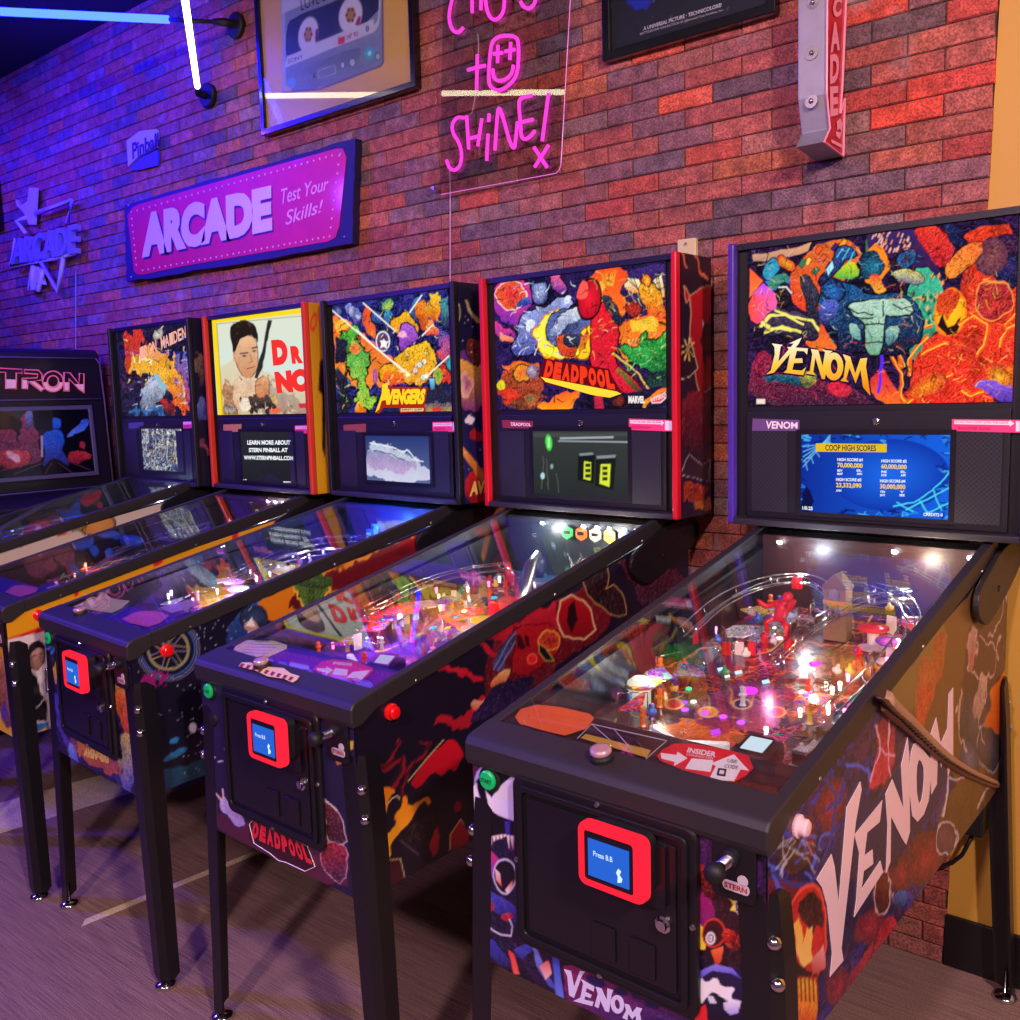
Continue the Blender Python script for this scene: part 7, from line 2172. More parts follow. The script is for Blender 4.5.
    P.scribble(60, (400, 150, 860, 720), ('#ffe880', '#fff4c0', '#b85a10'), 6, 50, 2, .8)
    P.scribble(40, (60, 280, 400, 920), ('#b0f060', '#0c2414', '#ffb060'), 6, 50, 3, .8)
    for q in ([(50, 150), (380, 435), (640, 640)], [(290, 100), (520, 300)], [(730, 40), (640, 170)], [(815, 262), (735, 345)], [(935, 500), (760, 660)], [(240, 300), (400, 450), (600, 620)]): P.line(q, 9, '#fff2e0')
    P.rays(625, 640, 10, 10, 40, '#fff8b0', 5); P.rays(765, 650, 10, 8, 44, '#f8fff0', 5); P.ell(625, 640, 14, 14, 0, '#fffce0'); P.ell(765, 650, 13, 13, 0, '#ffffff')
    P.poly([(400, 740), (980, 740), (980, 950), (380, 950)], '#28223c', '#1c2048', warp=5, tex=.4)
    P.poly([(760, 860), (880, 870), (980, 850), (980, 950), (760, 950)], '#3a3a70', '#c8a040', warp=4, tex=.9)


def a_logo(S, o):
    m = MB(); poly_on(m, S, [(428, 730), (775, 735), (752, 880), (765, 920), (570, 930), (560, 890), (440, 890), (410, 935), (380, 925), (425, 800)], AB, off=.001, depth=.0004); m.build('logo_shadow', emat('logo_red_dark', '#b02818', 1, False), o)
    m = MB(); text_on(m, S, 'VENGERS', [(470, 748), (765, 745), (745, 862), (462, 866)], off=.002, fr=AB, bold=.07, shear=0)
    poly_on(m, S, [(435, 715), (470, 700), (475, 730), (490, 862), (468, 868), (460, 830), (428, 838), (410, 900), (382, 925), (412, 840), (430, 780)], AB, off=.002, depth=.001)
    m.build('title_lettering', emat('logo_yellow', '#f8d028', 1.1, False), o)
    m = MB(); poly_on(m, S, [(575, 895), (745, 892), (742, 915), (572, 918)], AB, off=.0016, depth=.0005); b = m.build('subtitle_band', emat('logo_cream', '#f8d8a0', 1, False), o)
    m = MB(); text_on(m, S, 'INFINITY QUEST', [(580, 898), (740, 895), (738, 912), (578, 915)], off=.0022, fr=AB, bold=.04); m.build('lettering', emat('logo_ink', '#802010', 1, False), b)
    m = MB(); poly_on(m, S, [(812, 893), (876, 888), (878, 910), (812, 916)], AB, off=.0016, depth=.0005); m.build('maker_mark', emat('mark_red', '#e83038', 1, False), o)


AF = (0, 560, 5.1)


def a_front(P):
    P.base('#181434', '#1c1838')
    P.comic(['#1c1848', '#2c2c78', '#141028', '#241a40'], 26, .04)
    P.frame(*AF)
    P.ell(240, 395, 44, 95, 0, '#4a80b0', warp=.5, ringw=10); P.ell(240, 395, 28, 62, 0, '#4a80b0', ringw=6)
    P.poly([(320, 345), (380, 350), (490, 395), (480, 420), (360, 378)], '#e8a838', '#c87830', warp=2, tex=.5); P.poly([(480, 390), (540, 410), (530, 440), (480, 420)], '#3c5ac0', warp=2)
    P.poly([(270, 540), (295, 530), (310, 700), (330, 860), (370, 980), (300, 920), (280, 740)], '#3a48c8', '#5a3a98', warp=3, tex=.8); P.poly([(275, 520), (300, 500), (300, 620), (285, 640)], '#e8b848', warp=2, tex=.5)
    P.poly([(330, 850), (420, 900), (560, 980), (680, 1060), (560, 1100), (400, 1020)], '#6a3478', '#b85a38', warp=4, tex=1.0)
    P.poly([(590, 610), (640, 640), (680, 760), (690, 960), (640, 960), (600, 760)], '#e0702c', '#c02c30', warp=3, tex=1.0, ink=.4); P.poly([(595, 610), (640, 630), (650, 700), (600, 680)], '#f0c048', '#d86a3a', warp=3, tex=.6)
    P.poly([(620, 880), (690, 900), (700, 1100), (660, 1190), (610, 1120), (600, 980)], '#c8b848', '#3a48b0', warp=4, tex=1.0)
    P.poly([(340, 950), (370, 930), (400, 1000), (390, 1060), (350, 1030)], '#88a8e8', '#3a50c0', warp=2, tex=.6)
    P.poly([(405, 920), (560, 960), (580, 1010), (550, 1080), (400, 1000)], '#e08a28', '#a84820', warp=4, tex=.8)


def a_front_logo(S, o):
    m = MB(); text_on(m, S, 'AVENGERS', [(430, 955), (560, 990), (556, 1040), (425, 1000)], off=.0012, fr=AF, bold=.08, shear=0)
    m.build('title_lettering', pmat('gold_print', '#f0c860', .4), o)


def a_side(P):
    P.base('#141026', '#14122c', vert=False)
    P.frame(*AF)
    for r, w, c in ((160, 7, '#5a5f8a'), (148, 4, '#8a8aa8'), (136, 9, '#3a5aa8'), (104, 10, '#8a8f70'), (98, 3, '#b8b070')):
        P.ell(858, 455, r, r * 1.0, 0, c, warp=.2, ringw=w)
    P.ell(858, 455, 30, 34, 0, '#6a6a78', ringw=6)
    for k in range(7):
        a = k * 2 * PI / 7 + .3; P.line([(858 + 32 * math.cos(a), 455 + 34 * math.sin(a)), (858 + 100 * math.cos(a + .5), 455 + 100 * math.sin(a + .5))], 5, '#98906a'); P.line([(858 + 32 * math.cos(a), 455 + 34 * math.sin(a)), (858 + 100 * math.cos(a - .2), 455 + 100 * math.sin(a - .2))], 5, '#7a7aa0')
    P.ell(780, 590, 60, 30, 0, '#8a1a6a', warp=8)
    P.poly([(865, 920), (890, 900), (912, 905), (900, 935), (868, 938)], '#2c80b8', warp=1); P.poly([(840, 1000), (900, 970), (955, 945), (960, 975), (900, 1010), (830, 1030)], '#2c78b0', '#1c5a80', warp=2, tex=.3)
    P.poly([(700, 1080), (860, 1040), (1020, 1010), (1100, 940), (1100, 1200), (700, 1200)], '#16485a', '#1c3a60', warp=4, tex=.3); P.ell(985, 858, 18, 24, 0, '#e8e8f0', warp=1)
    for i in range(60): P.ell(random.uniform(700, 1100), random.uniform(560, 1100), 2.2, 2.2, 0, '#d8d8e8')
    # further back: blue dust, orange ground, green glove-like rock
    P.frame(180, 480, 3.643)
    P.poly([(150, 590), (200, 500), (260, 440), (320, 420), (330, 560), (200, 620)], '#2c5aa8', '#1c2c68', warp=4, tex=.5)
    P.poly([(270, 440), (400, 390), (520, 310), (640, 290), (780, 215), (900, 190), (900, 260), (560, 480), (420, 560), (300, 500)], '#e8921c', '#d87818', warp=2)
    P.poly([(520, 340), (600, 310), (640, 290), (740, 250), (800, 230), (880, 200), (890, 300), (640, 400), (540, 400), (380, 480), (390, 430)], '#7a1420', '#5a101c', warp=5, tex=.2)
    P.poly([(780, 250), (800, 212), (880, 198), (885, 225), (850, 250), (800, 275)], '#b0182c', '#3a1018', warp=4)
    P.ell(480, 395, 66, 60, -20, '#3a5a2c', '#5a8030', warp=4, tex=1.0, ink=.8, inkcol='#f0c040'); P.poly([(440, 360), (540, 340), (560, 380), (500, 400), (450, 400)], '#486a30', '#2c4424', warp=3, tex=.9)
    P.ell(268, 505, 48, 46, 0, '#38507a', '#1c2848', warp=2, tex=.6, ink=.4); P.ell(265, 530, 30, 22, 0, '#b88a78', warp=2); P.poly([(238, 530), (262, 500), (275, 535)], '#f0f0f0', warp=.5)
    for i in range(40): P.ell(random.uniform(60, 260), random.uniform(420, 620), 1.8, 1.8, 0, '#b8d0ff')


def a_bbside(P):
    P.base('#241c58', '#14122a')
    P.frame(300, 240, 3.641)
    P.poly([(560, 420), (610, 380), (680, 360), (690, 520), (560, 560)], '#4a2c80', '#7a3a80', warp=5, tex=.3)
    P.ell(565, 265, 18, 38, 0, '#8a8a70', ringw=5); P.ell(565, 265, 10, 24, 0, '#8a8a70', ringw=3)
    P.line([(610, 230), (650, 300)], 10, '#a89860', warp=3)
    P.poly([(575, 620), (570, 520), (590, 450), (650, 440), (680, 520), (670, 620)], '#e0a838', '#7a2878', warp=3, tex=.5)
    P.poly([(605, 375), (650, 350), (665, 420), (640, 470), (610, 430)], '#7a3028', '#4a1820', warp=2, tex=1.0, ink=.5)
    P.poly([(560, 470), (600, 440), (650, 480), (640, 560), (580, 600), (555, 540)], '#f0b040', '#8a2a60', warp=4, tex=.5); P.ell(605, 530, 30, 44, 0, '#b03a90', '#f0c0a0', warp=3, tex=.5)
    P.poly([(600, 850), (690, 820), (690, 965), (605, 962)], '#c82028', '#8a1420', warp=1, tex=.2)
    P.poly([(595, 750), (680, 860), (660, 880), (590, 780)], '#e09040', '#b86a28', warp=1)
    P.poly([(640, 690), (680, 720), (640, 740), (620, 720)], '#a01c28', warp=4); P.poly([(618, 630), (640, 640), (630, 670), (610, 660), (598, 650)], '#f0e8f8', warp=2)
    for i in range(40): P.ell(random.uniform(550, 700), random.uniform(180, 900), 1.5, 1.5, 0, '#c8c8e8')


def a_bb_logo(S, o):
    m = MB(); text_on(m, S, 'AVE', [(622, 880), (690, 872), (690, 915), (616, 935)], off=.001, fr=(300, 240, 3.641), bold=.05); m.build('title_lettering', MATS['gold_print'], o)


def a_playfield(P):
    P.base('#2c2470')
    P.comic(['#3a2c98', '#6a3ac0', '#1c1848', '#28409a', '#a84ab0', '#141230', '#c8a0e0'], 20, .07)
    P.frame()
    P.poly([(180, 580), (200, 540), (250, 560), (250, 600), (180, 610)], '#f0802c', '#f8d040', warp=5, tex=.9)
    P.poly([(260, 545), (300, 530), (330, 560), (270, 580)], '#c8a850', '#4a3a80', warp=4, tex=.8)
    P.scribble(140, (140, 500, 450, 610), ('#c8a0ff', '#6a60ff', '#0c0820', '#f0e0ff', '#ff80c0', '#60c0ff'), 1.3, 16, 1, .85)
    P.poly([(330, 520), (440, 500), (440, 530), (350, 550)], '#2c70e0', '#1c2c90', warp=4, tex=.8)


def a_cards(AS, o):
    card(AS, o, 'instruction_card', [(73, 607), (86, 601), (84, 594), (98, 598), (103, 592), (112, 599), (130, 601), (122, 608), (112, 613), (92, 610)], CREAM)
    card(AS, o, 'insert_card', [(122, 619), (134, 613), (142, 611), (160, 612), (169, 616), (160, 623), (148, 627), (130, 623)], pmat('pink_card2', '#e868b0', .4))
    card(AS, o, 'title_card', [(160, 608), (190, 600), (202, 604), (172, 613)], pmat('lilac_card', '#c89ad8', .4))


def a_toys(root, sp):
    gadgets(root, 7, 30)
    furnish(root, 17, ['#f0f0ff', '#8a3ad8', '#3a6ae8', '#f0a030', '#e04a8a'], posts=18, lamps=22, inserts=10, inscols=('#a060ff', '#60a0ff', '#ffffff'), plastics=8, lampcols=('#ffffff', '#a0a0ff', '#ffd0a0'))
    wire_ramp(root, [(-.18, .55, pz(.55) + .05), (-.20, .70, pz(.7) + .07), (-.16, .86, pz(.86) + .085), (.0, .93, pz(.93) + .09), (.16, .90, pz(.9) + .09)])
    wire_ramp(root, [(-.10, .50, pz(.5) + .05), (-.12, .66, pz(.66) + .07), (-.02, .80, pz(.8) + .08), (.12, .80, pz(.8) + .08)], gap=.028)
    for x, h in ((-.06, .05), (-.02, .07), (.03, .045), (.07, .065), (.12, .055), (.17, .075)):
        b = MB().box((x, 1.0, pz(1.0)), (x + .03, 1.03, pz(1.0) + .05 + h)).build('city_block', pmat('city_blue', '#2c58c8', .3, emis='#2050e0', es=.5), root, bevel=.001)
        for k in range(3): MB().box((x + .004 + .008 * k, .998, pz(1) + .06), (x + .008 + .008 * k, 1.0, pz(1) + .04 + h)).build('window_strip', emat('city_light', '#80d0ff', 1.5, False), b)
    p = plastic(root, [(-.08, .62), (.06, .60), (.08, .63), (-.06, .70)], .055, '#d8c078', 'art_panel')
    bumper(root, -.12, .52, '#f0a0ff'); bumper(root, -.03, .48, '#ffffff'); bumper(root, .05, .55, '#a0a0ff')
    plight(root, .0, .98, 1.06, '#4080ff', 1.2); plight(root, .14, .92, 1.05, '#60a0ff', .7); plight(root, -.12, .45, pz(.45) + .07, '#c8a0ff', .7); plight(root, .08, .50, pz(.5) + .07, '#ffe0ff', .7); plight(root, -.02, .70, pz(.7) + .08, '#d0c0ff', .5); plight(root, .08, .25, .905, '#ff70e0', .3)


def a_screen(P):
    P.base('#5a6a9a', '#2c3a7a')
    P.frame(300, 240, 3.641)
    P.poly([(245, 730), (480, 830), (480, 890), (240, 880)], '#b8b8e0', '#d8d8f0', warp=3, tex=.15)
    P.poly([(245, 750), (330, 760), (440, 800), (400, 860), (250, 830)], '#8a94c0', '#c8a8d8', warp=4, tex=.4); P.poly([(245, 735), (350, 760), (445, 805), (380, 800), (250, 760)], '#c8d0e8', warp=3, tex=.4)
    P.line([(250, 740), (360, 762), (450, 808)], 5, '#e8f0ff', warp=2); P.line([(270, 770), (380, 800)], 4, '#4a5a80', warp=2)


make_machine(.5987, -1.2492, -4.0656, 'pinball machine with black-edged backbox, pale ring emblem and stars on its dark side', dict(
    k='a', seed=31, trim=BLACK, bgn=(190, 130), backglass=a_back, logo=a_logo, front=a_front, front_logo=a_front_logo, fn=(150, 110), side=a_side, sn=(380, 110), bbside=a_bbside, bb_logo=a_bb_logo,
    playfield=a_playfield, pfn=(120, 200), apron='#2c20a0', apron_cards=a_cards, toys=a_toys, display=[(367, 436), (432.5, 436), (431, 483.5), (365, 480)], screen=a_screen, screen_text=no_text,
    stickers=[('title_sticker', [(343.5, 425), (366, 423.5), (366, 432), (344, 432.5)], pmat('sticker_rust', '#9a4a3a', .4)), ('scan_sticker', [(432.5, 422), (457, 421.5), (457.5, 432), (433, 432)], PINK_STICK)],
    launch=(-.109, .040), rear='#1c2c78', leds=[.21, .235]))

# ================================================================== MACHINE 4: yellow sides, portrait backglass
NB = (100, 300, 4.435)


def n_back(P):
    P.base('#c8e0e0', '#d8dcc8')
    P.frame(*NB)
    P.poly([(530, 300), (620, 260), (930, 400), (930, 520), (540, 520)], '#d8d0b0', '#c8b898', warp=3)
    P.poly([(540, 380), (600, 360), (640, 440), (600, 515), (545, 515)], '#c89068', '#8a6048', warp=5, tex=1.0)
    P.poly([(640, 400), (760, 360), (860, 420), (930, 480), (930, 520), (700, 515)], '#b8a898', '#a88878', warp=5, tex=.3)
    # a plain portrait of a man: dark hair, tan face, hand before the chest
    P.poly([(590, 240), (600, 180), (640, 150), (690, 170), (706, 230), (700, 300), (670, 350), (640, 345), (612, 300)], '#e8b890', '#c88a60', warp=1, tex=.15, ink=.4, inkcol='#5a3424')
    P.poly([(578, 200), (575, 140), (600, 95), (650, 85), (690, 110), (704, 160), (702, 190), (690, 165), (650, 160), (620, 175), (605, 215), (592, 240)], '#241a18', warp=1)
    P.poly([(590, 235), (600, 250), (602, 275), (592, 268)], '#d8a078')
    P.line([(622, 238), (655, 234)], 6, '#2c1c18'); P.line([(675, 214), (698, 208)], 6, '#2c1c18'); P.ell(640, 248, 9, 4, 0, '#30201c'); P.ell(684, 226, 8, 4, 0, '#30201c'); P.line([(664, 240), (676, 272), (662, 278)], 4, '#9a6040'); P.line([(652, 305), (684, 296)], 5, '#a0483c')
    P.poly([(600, 330), (650, 345), (690, 330), (720, 400), (700, 500), (620, 500), (590, 420)], '#e8c8a8', '#d8a880', warp=2, tex=.5)
    P.poly([(690, 350), (730, 330), (762, 380), (755, 430), (700, 450), (680, 400)], '#e8a878', '#c87850', warp=2, tex=.5, ink=.4, inkcol='#7a4030'); P.poly([(745, 88), (765, 90), (735, 210), (720, 300), (700, 350), (685, 345), (712, 250), (728, 180)], '#26282c', warp=.6)
    P.poly([(620, 420), (780, 430), (790, 490), (640, 500)], '#5a4038', '#302428', warp=4, tex=1.0); P.ell(640, 460, 20, 30, 0, '#f0e0c8', warp=3, tex=.7); P.ell(770, 440, 16, 26, 0, '#e0b070', warp=3, tex=.7); P.poly([(750, 480), (800, 470), (810, 500), (760, 505)], '#f06040', warp=3)
    P.poly([(555, 460), (610, 470), (605, 500), (560, 495)], '#403838', '#c8c0b0', warp=2, tex=.8)
    P.scribble(26, (590, 100, 700, 320), ('#8a5838', '#6a4028'), 3, 18, 2, .6); P.scribble(40, (545, 330, 860, 515), ('#3a2820', '#f0e0c8'), 4, 26, 1, .8)
    P.poly([(880, 460), (930, 455), (930, 478), (884, 480)], '#d02c38')
    for q in ([(505, 92), (925, 45)], [(505, 92), (538, 522)], [(535, 520), (945, 520)], [(925, 45), (950, 520)]): P.line(q, 22, '#f4d418')
    P.line([(518, 108), (545, 510)], 3, '#584008'); P.line([(518, 106), (925, 68)], 3, '#584008')


def n_logo(S, o):
    m = MB()
    text_on(m, S, 'D', [(758, 178), (828, 172), (836, 285), (768, 292)], off=.0015, fr=NB, bold=.09); text_on(m, S, 'R', [(842, 205), (892, 200), (902, 280), (852, 284)], off=.0015, fr=NB, bold=.09)
    text_on(m, S, '.', [(912, 258), (928, 257), (930, 276), (914, 278)], off=.0015, fr=NB, bold=.06)
    text_on(m, S, 'NO', [(772, 318), (930, 300), (938, 405), (785, 415)], off=.0015, fr=NB, bold=.09)
    m.build('title_lettering', emat('logo_scarlet', '#f03030', 1.1, False), o)


NF = (0, 560, 5.1)


def n_front(P):
    P.base('#e8b818', '#d8a020')
    P.frame(*NF)
    P.poly([(-200, 200), (30, 260), (45, 290), (40, 420), (0, 400), (-200, 330)], '#181418')
    P.poly([(0, 480), (30, 490), (60, 700), (60, 880), (0, 840)], '#c87a50', '#6a3a48', warp=4, tex=.9); P.poly([(0, 700), (20, 720), (20, 820), (0, 810)], '#5a3a98', warp=3, tex=.6)


def n_side(P):
    P.base('#e8a414', '#e8a414')
    P.frame(*NF)
    P.poly([(40, 400), (210, 340), (700, 160), (700, 190), (215, 372), (45, 420)], '#d81c28')
    P.poly([(-20, 420), (210, 368), (240, 360), (900, 120), (900, 700), (240, 850), (160, 900), (-20, 900)], '#f0e4dc', '#d8ccd0')
    P.poly([(215, 190), (330, 150), (395, 152), (400, 178), (380, 190), (385, 150), (395, 150)], '#e8a414'); P.poly([(378, 152), (402, 150), (402, 182), (380, 188)], '#e02028')
    P.poly([(100, 560), (150, 560), (190, 600), (240, 560), (240, 820), (165, 820)], '#14121a', '#1c1820'); P.poly([(137, 470), (150, 425), (200, 405), (232, 430), (232, 520), (200, 560), (160, 560), (145, 520)], '#201c22', warp=1); P.poly([(158, 470), (200, 450), (225, 470), (222, 530), (200, 575), (170, 560), (158, 520)], '#c89888', '#8a6058', warp=1.5, tex=.5)
    P.line([(165, 490), (190, 488)], 5, '#241c20'); P.line([(205, 480), (222, 478)], 5, '#241c20')
    P.poly([(200, 600), (225, 570), (240, 580), (240, 740), (215, 700)], '#f0e8e8', '#c8c0c8', warp=2); P.poly([(160, 650), (200, 640), (205, 675), (165, 690)], '#3a3438'); P.line([(165, 760), (190, 740), (235, 690)], 5, '#d8d0d8', warp=2)
    P.poly([(40, 830), (170, 840), (240, 820), (260, 900), (160, 900)], '#2c78c0', '#2c78c0', warp=1); P.poly([(60, 870), (170, 890), (240, 850), (240, 900), (60, 930)], '#e8b028')
    P.frame(0, 480, 4.25)
    P.poly([(650, 342), (690, 330), (692, 352), (655, 372)], '#e02028'); P.poly([(690, 330), (985, 222), (985, 260), (692, 354)], '#e8a414'); P.poly([(985, 218), (1012, 210), (1012, 250), (988, 258)], '#e02028')


def n_side_logo(S, o):
    pass


def n_bbside(P):
    P.base('#e0a018', '#c88a18')
    P.frame(100, 300, 4.435)
    P.ell(948, 98, 12, 34, 10, '#e02828', warp=.3, ringw=7)
    P.poly([(975, 265), (1000, 260), (1000, 700), (1010, 740), (985, 660), (985, 420), (968, 400)], '#1c1618')


def n_playfield(P):
    P.base('#241838')
    P.comic(['#2c1c48', '#4a2c60', '#181228', '#7a3a58', '#38284a', '#8a5a6a'], 18, .07)
    P.frame()
    P.poly([(0, 590), (40, 580), (45, 600), (0, 610)], '#f0a0c8', '#c86a90', warp=3, tex=.7); P.poly([(50, 570), (110, 560), (100, 585), (50, 590)], '#c83a28', '#7a2c4a', warp=3, tex=.8)


def n_cards(AS, o):
    card(AS, o, 'insert_card', [(5, 592), (14, 586), (24, 585), (38, 588), (36, 592), (20, 597)], MATS['pink_card2'])
    card(AS, o, 'title_card', [(46, 588), (58, 584), (64, 587), (52, 591)], MATS['lilac_card'])


def n_toys(root, sp):
    gadgets(root, 8, 22)
    furnish(root, 29, ['#c83a48', '#e8e0e8', '#5a3a8a', '#e8a860'], posts=18, lamps=16, inserts=6, plastics=6, lampcols=('#ffd0a0', '#ff9080'))
    wire_ramp(root, [(-.02, .30, pz(.3) + .05), (.02, .48, pz(.48) + .065), (.10, .62, pz(.62) + .075), (.17, .80, pz(.8) + .08)])
    wire_ramp(root, [(-.18, .52, pz(.52) + .06), (-.19, .74, pz(.74) + .08), (-.10, .9, pz(.9) + .085)])
    r = MB().lathe((.035, .90, pz(.9)), (0, 0, 1), [(.016, 0), (.020, .02), (.018, .06), (.010, .10), (.001, .125)], 18).build('toy_rocket', pmat('rocket_white', '#e8e0e8', .25, coat=.6), root, smooth=True)
    g = MB()
    x0, x1, y, z0, z1 = .09, .16, .97, pz(.97), pz(.97) + .12
    for k in range(4): g.tube([(x0 + (x1 - x0) * k / 3, y, z0), (x0 + (x1 - x0) * k / 3, y, z1)], .002, 6)
    for k in range(6): g.tube([(x0, y, z0 + (z1 - z0) * k / 5), (x1, y, z0 + (z1 - z0) * k / 5)], .002, 6)
    for k in range(5): g.tube([(x0, y, z0 + (z1 - z0) * k / 5), (x1, y, z0 + (z1 - z0) * (k + 1) / 5)], .0015, 6)
    g.build('launch_gantry', pmat('gantry_red', '#c83838', .3, coat=.4), root, smooth=True)
    # blue toy spider-like dragon tank
    t = MB(); t.lathe((-.19, .62, pz(.62) + .09), (1, .2, 0), [(.001, -.05), (.018, -.04), (.022, 0), (.016, .05), (.001, .07)], 14); t.build('blue_submarine', pmat('toy_blue', '#2c5ac0', .3, coat=.5, emis='#2040c0', es=.2), root, smooth=True)
    t2 = MB().lathe((-.16, .52, pz(.52) + .06), (0, 0, 1), [(.012, 0), (.014, .02), (.006, .03), (.001, .03)], 12).build('blue_drum', pmat('toy_blue', '#2c5ac0', .3), root)
    bumper(root, -.10, .42, '#ff6040'); bumper(root, -.03, .46, '#ffb060')
    plight(root, .08, .99, 1.075, '#ffe0d0', .5); plight(root, .18, .95, 1.07, '#ffb0a0', .4); plight(root, -.10, .40, pz(.4) + .07, '#ff9070', .25); plight(root, .05, .6, pz(.6) + .08, '#d0a0ff', .25); plight(root, 0, .26, .905, '#ffa0d0', .12)


def n_screen(P): P.base('#23222c', '#2a2832')


def n_screen_text(S, o):
    w = MB(); fr = NB
    text_on(w, S, 'LEARN MORE ABOUT', [(653, 622), (845, 622), (845, 642), (653, 642)], off=.001, fr=fr, bold=.04)
    text_on(w, S, 'STERN PINBALL AT', [(660, 656), (832, 656), (832, 675), (660, 675)], off=.001, fr=fr, bold=.04)
    text_on(w, S, 'WWW.STERNPINBALL.COM', [(638, 690), (856, 692), (856, 711), (638, 708)], off=.001, fr=fr, bold=.04)
    text_on(w, S, 'v1.04', [(632, 794), (650, 794), (650, 800), (632, 800)], off=.001, fr=fr, bold=.04); text_on(w, S, 'CREDITS 0', [(812, 804), (846, 804), (846, 811), (812, 811)], off=.001, fr=fr, bold=.04)
    w.build('lettering', emat('scr_white', '#f4f8ff', 1, False), o)


TRIM_N = pmat('orange_red_trim', '#d83a24', .3, coat=.4)
make_machine(-.115, -1.2471, -2.7256, "pinball machine with yellow sides and a man's portrait with red title on its backglass", dict(
    k='n', seed=41, trim=TRIM_N, bgn=(170, 120), backglass=n_back, logo=n_logo, front=n_front, fn=(60, 50), side=n_side, sn=(300, 90), bbside=n_bbside, bn=(30, 90),
    playfield=n_playfield, pfn=(100, 180), apron='#2c1ca0', apron_cards=n_cards, toys=n_toys, display=[(242, 433), (295, 431), (293, 483), (241, 480)], screen=n_screen, screen_text=n_screen_text, dn=(20, 20),
    stickers=[('title_sticker', [(223.5, 424.5), (241.5, 424), (241.5, 431.5), (223.5, 432.5)], pmat('sticker_amber', '#c8884a', .4)), ('scan_sticker', [(295, 425.5), (310, 425), (310.5, 433.5), (295, 433.5)], PINK_STICK)],
    launch=(-.109, .030), rear='#3a1c28', leds=[.07, .12, .17, .22]))

# ================================================================== MACHINE 5: beside the arcade cabinet


def i_back(P):
    P.base('#241c3c', '#181430')
    P.comic(['#1c1838', '#2c2450', '#141028'], 22, .04)
    P.frame(*NB)
    P.poly([(95, 130), (180, 110), (230, 180), (200, 260), (130, 330), (100, 260)], '#d8302c', '#b83a20', warp=9, tex=1.0)
    P.poly([(120, 240), (220, 200), (300, 230), (340, 300), (370, 400), (300, 420), (200, 330), (130, 330)], '#f0901c', '#f8c840', warp=7, tex=1.0)
    P.poly([(290, 280), (340, 270), (370, 380), (400, 500), (330, 490), (300, 400)], '#f8b030', '#e85020', warp=5, tex=1.0)
    P.poly([(180, 480), (190, 380), (230, 310), (270, 350), (280, 440), (240, 500)], '#c8d0e8', '#5a688a', warp=4, tex=1.0, ink=.6)
    P.ell(258, 152, 20, 26, 0, '#e8e0d8', '#8a8078', warp=2, tex=.6); P.poly([(250, 320), (300, 400), (290, 420), (240, 340)], '#88b8d0', warp=1)
    P.poly([(330, 240), (380, 220), (405, 500), (380, 500), (350, 380)], '#4a60b8', '#c83a2c', warp=6, tex=1.0); P.poly([(270, 410), (340, 505), (260, 505)], '#c82828', '#3a1c30', warp=3, tex=.9)
    P.poly([(180, 480), (270, 480), (290, 510), (130, 510), (130, 480)], '#3a78c8', '#182c60', warp=4, tex=1.0); P.ell(190, 260, 30, 24, 0, '#f8e0a0', warp=5, tex=.6)
    P.scribble(70, (95, 110, 405, 510), ('#0c0814', '#181430', '#ffe0a0', '#a8c0ff'), 5, 30, 1, .85)


def i_logo(S, o):
    m = MB()
    for i, ch in enumerate('IRON MAIDEN'):
        if ch == ' ': continue
        a, b = i / 11, (i + 1) / 11 - .008
        text_on(m, S, ch, [(175 + 205 * a, 212 - 98 * a), (175 + 205 * b, 212 - 98 * b), (178 + 207 * b, 265 - 98 * b), (178 + 207 * a, 265 - 98 * a)], off=.0015, fr=NB, bold=.025)
    m.build('title_lettering', emat('logo_salmon', '#f8b0a0', 1.0, False), o)


def i_side(P):
    P.base('#e0d0b8', '#d8c8b4')
    P.frame(0, 480, 4.25)
    P.ell(420, 225, 70, 52, -10, '#e0a050', '#c88a40', warp=1, ink=.8)
    P.poly([(285, 215), (300, 188), (375, 180), (370, 240), (290, 245)], '#8a6a38', '#c8a058', warp=2, tex=.3, ink=.5)
    for k in range(5): P.line([(300 + 15 * k, 190), (310 + 14 * k, 240)], 5, '#1c1418')
    P.poly([(235, 262), (280, 250), (300, 262), (250, 272)], '#c83028'); P.poly([(68, 280), (90, 272), (104, 305), (80, 318)], '#3a5a80', warp=2, tex=.5)
    P.poly([(700, 130), (740, 70), (810, 60), (760, 100)], '#2c2430'); P.poly([(640, 90), (730, 75), (700, 130), (640, 140)], '#7a90b0', '#b8b0b0')


def i_bbside(P):
    P.base('#1c1830', '#18142a')
    P.frame(100, 300, 4.435)
    P.poly([(400, 220), (440, 260), (470, 330), (450, 400), (430, 330)], '#8a6a40', '#4a3c50', warp=5, tex=.9); P.poly([(425, 460), (460, 430), (475, 500), (450, 560), (430, 520)], '#6a7ac8', '#2c3070', warp=4, tex=.7)
    P.poly([(440, 600), (470, 610), (485, 680), (460, 680)], '#5a2c40', '#a0485a', warp=5, tex=.8)


def i_playfield(P):
    P.base('#1c1c30')
    P.comic(['#2a2c48', '#38405a', '#181828', '#4a5070', '#242038'], 18, .06)


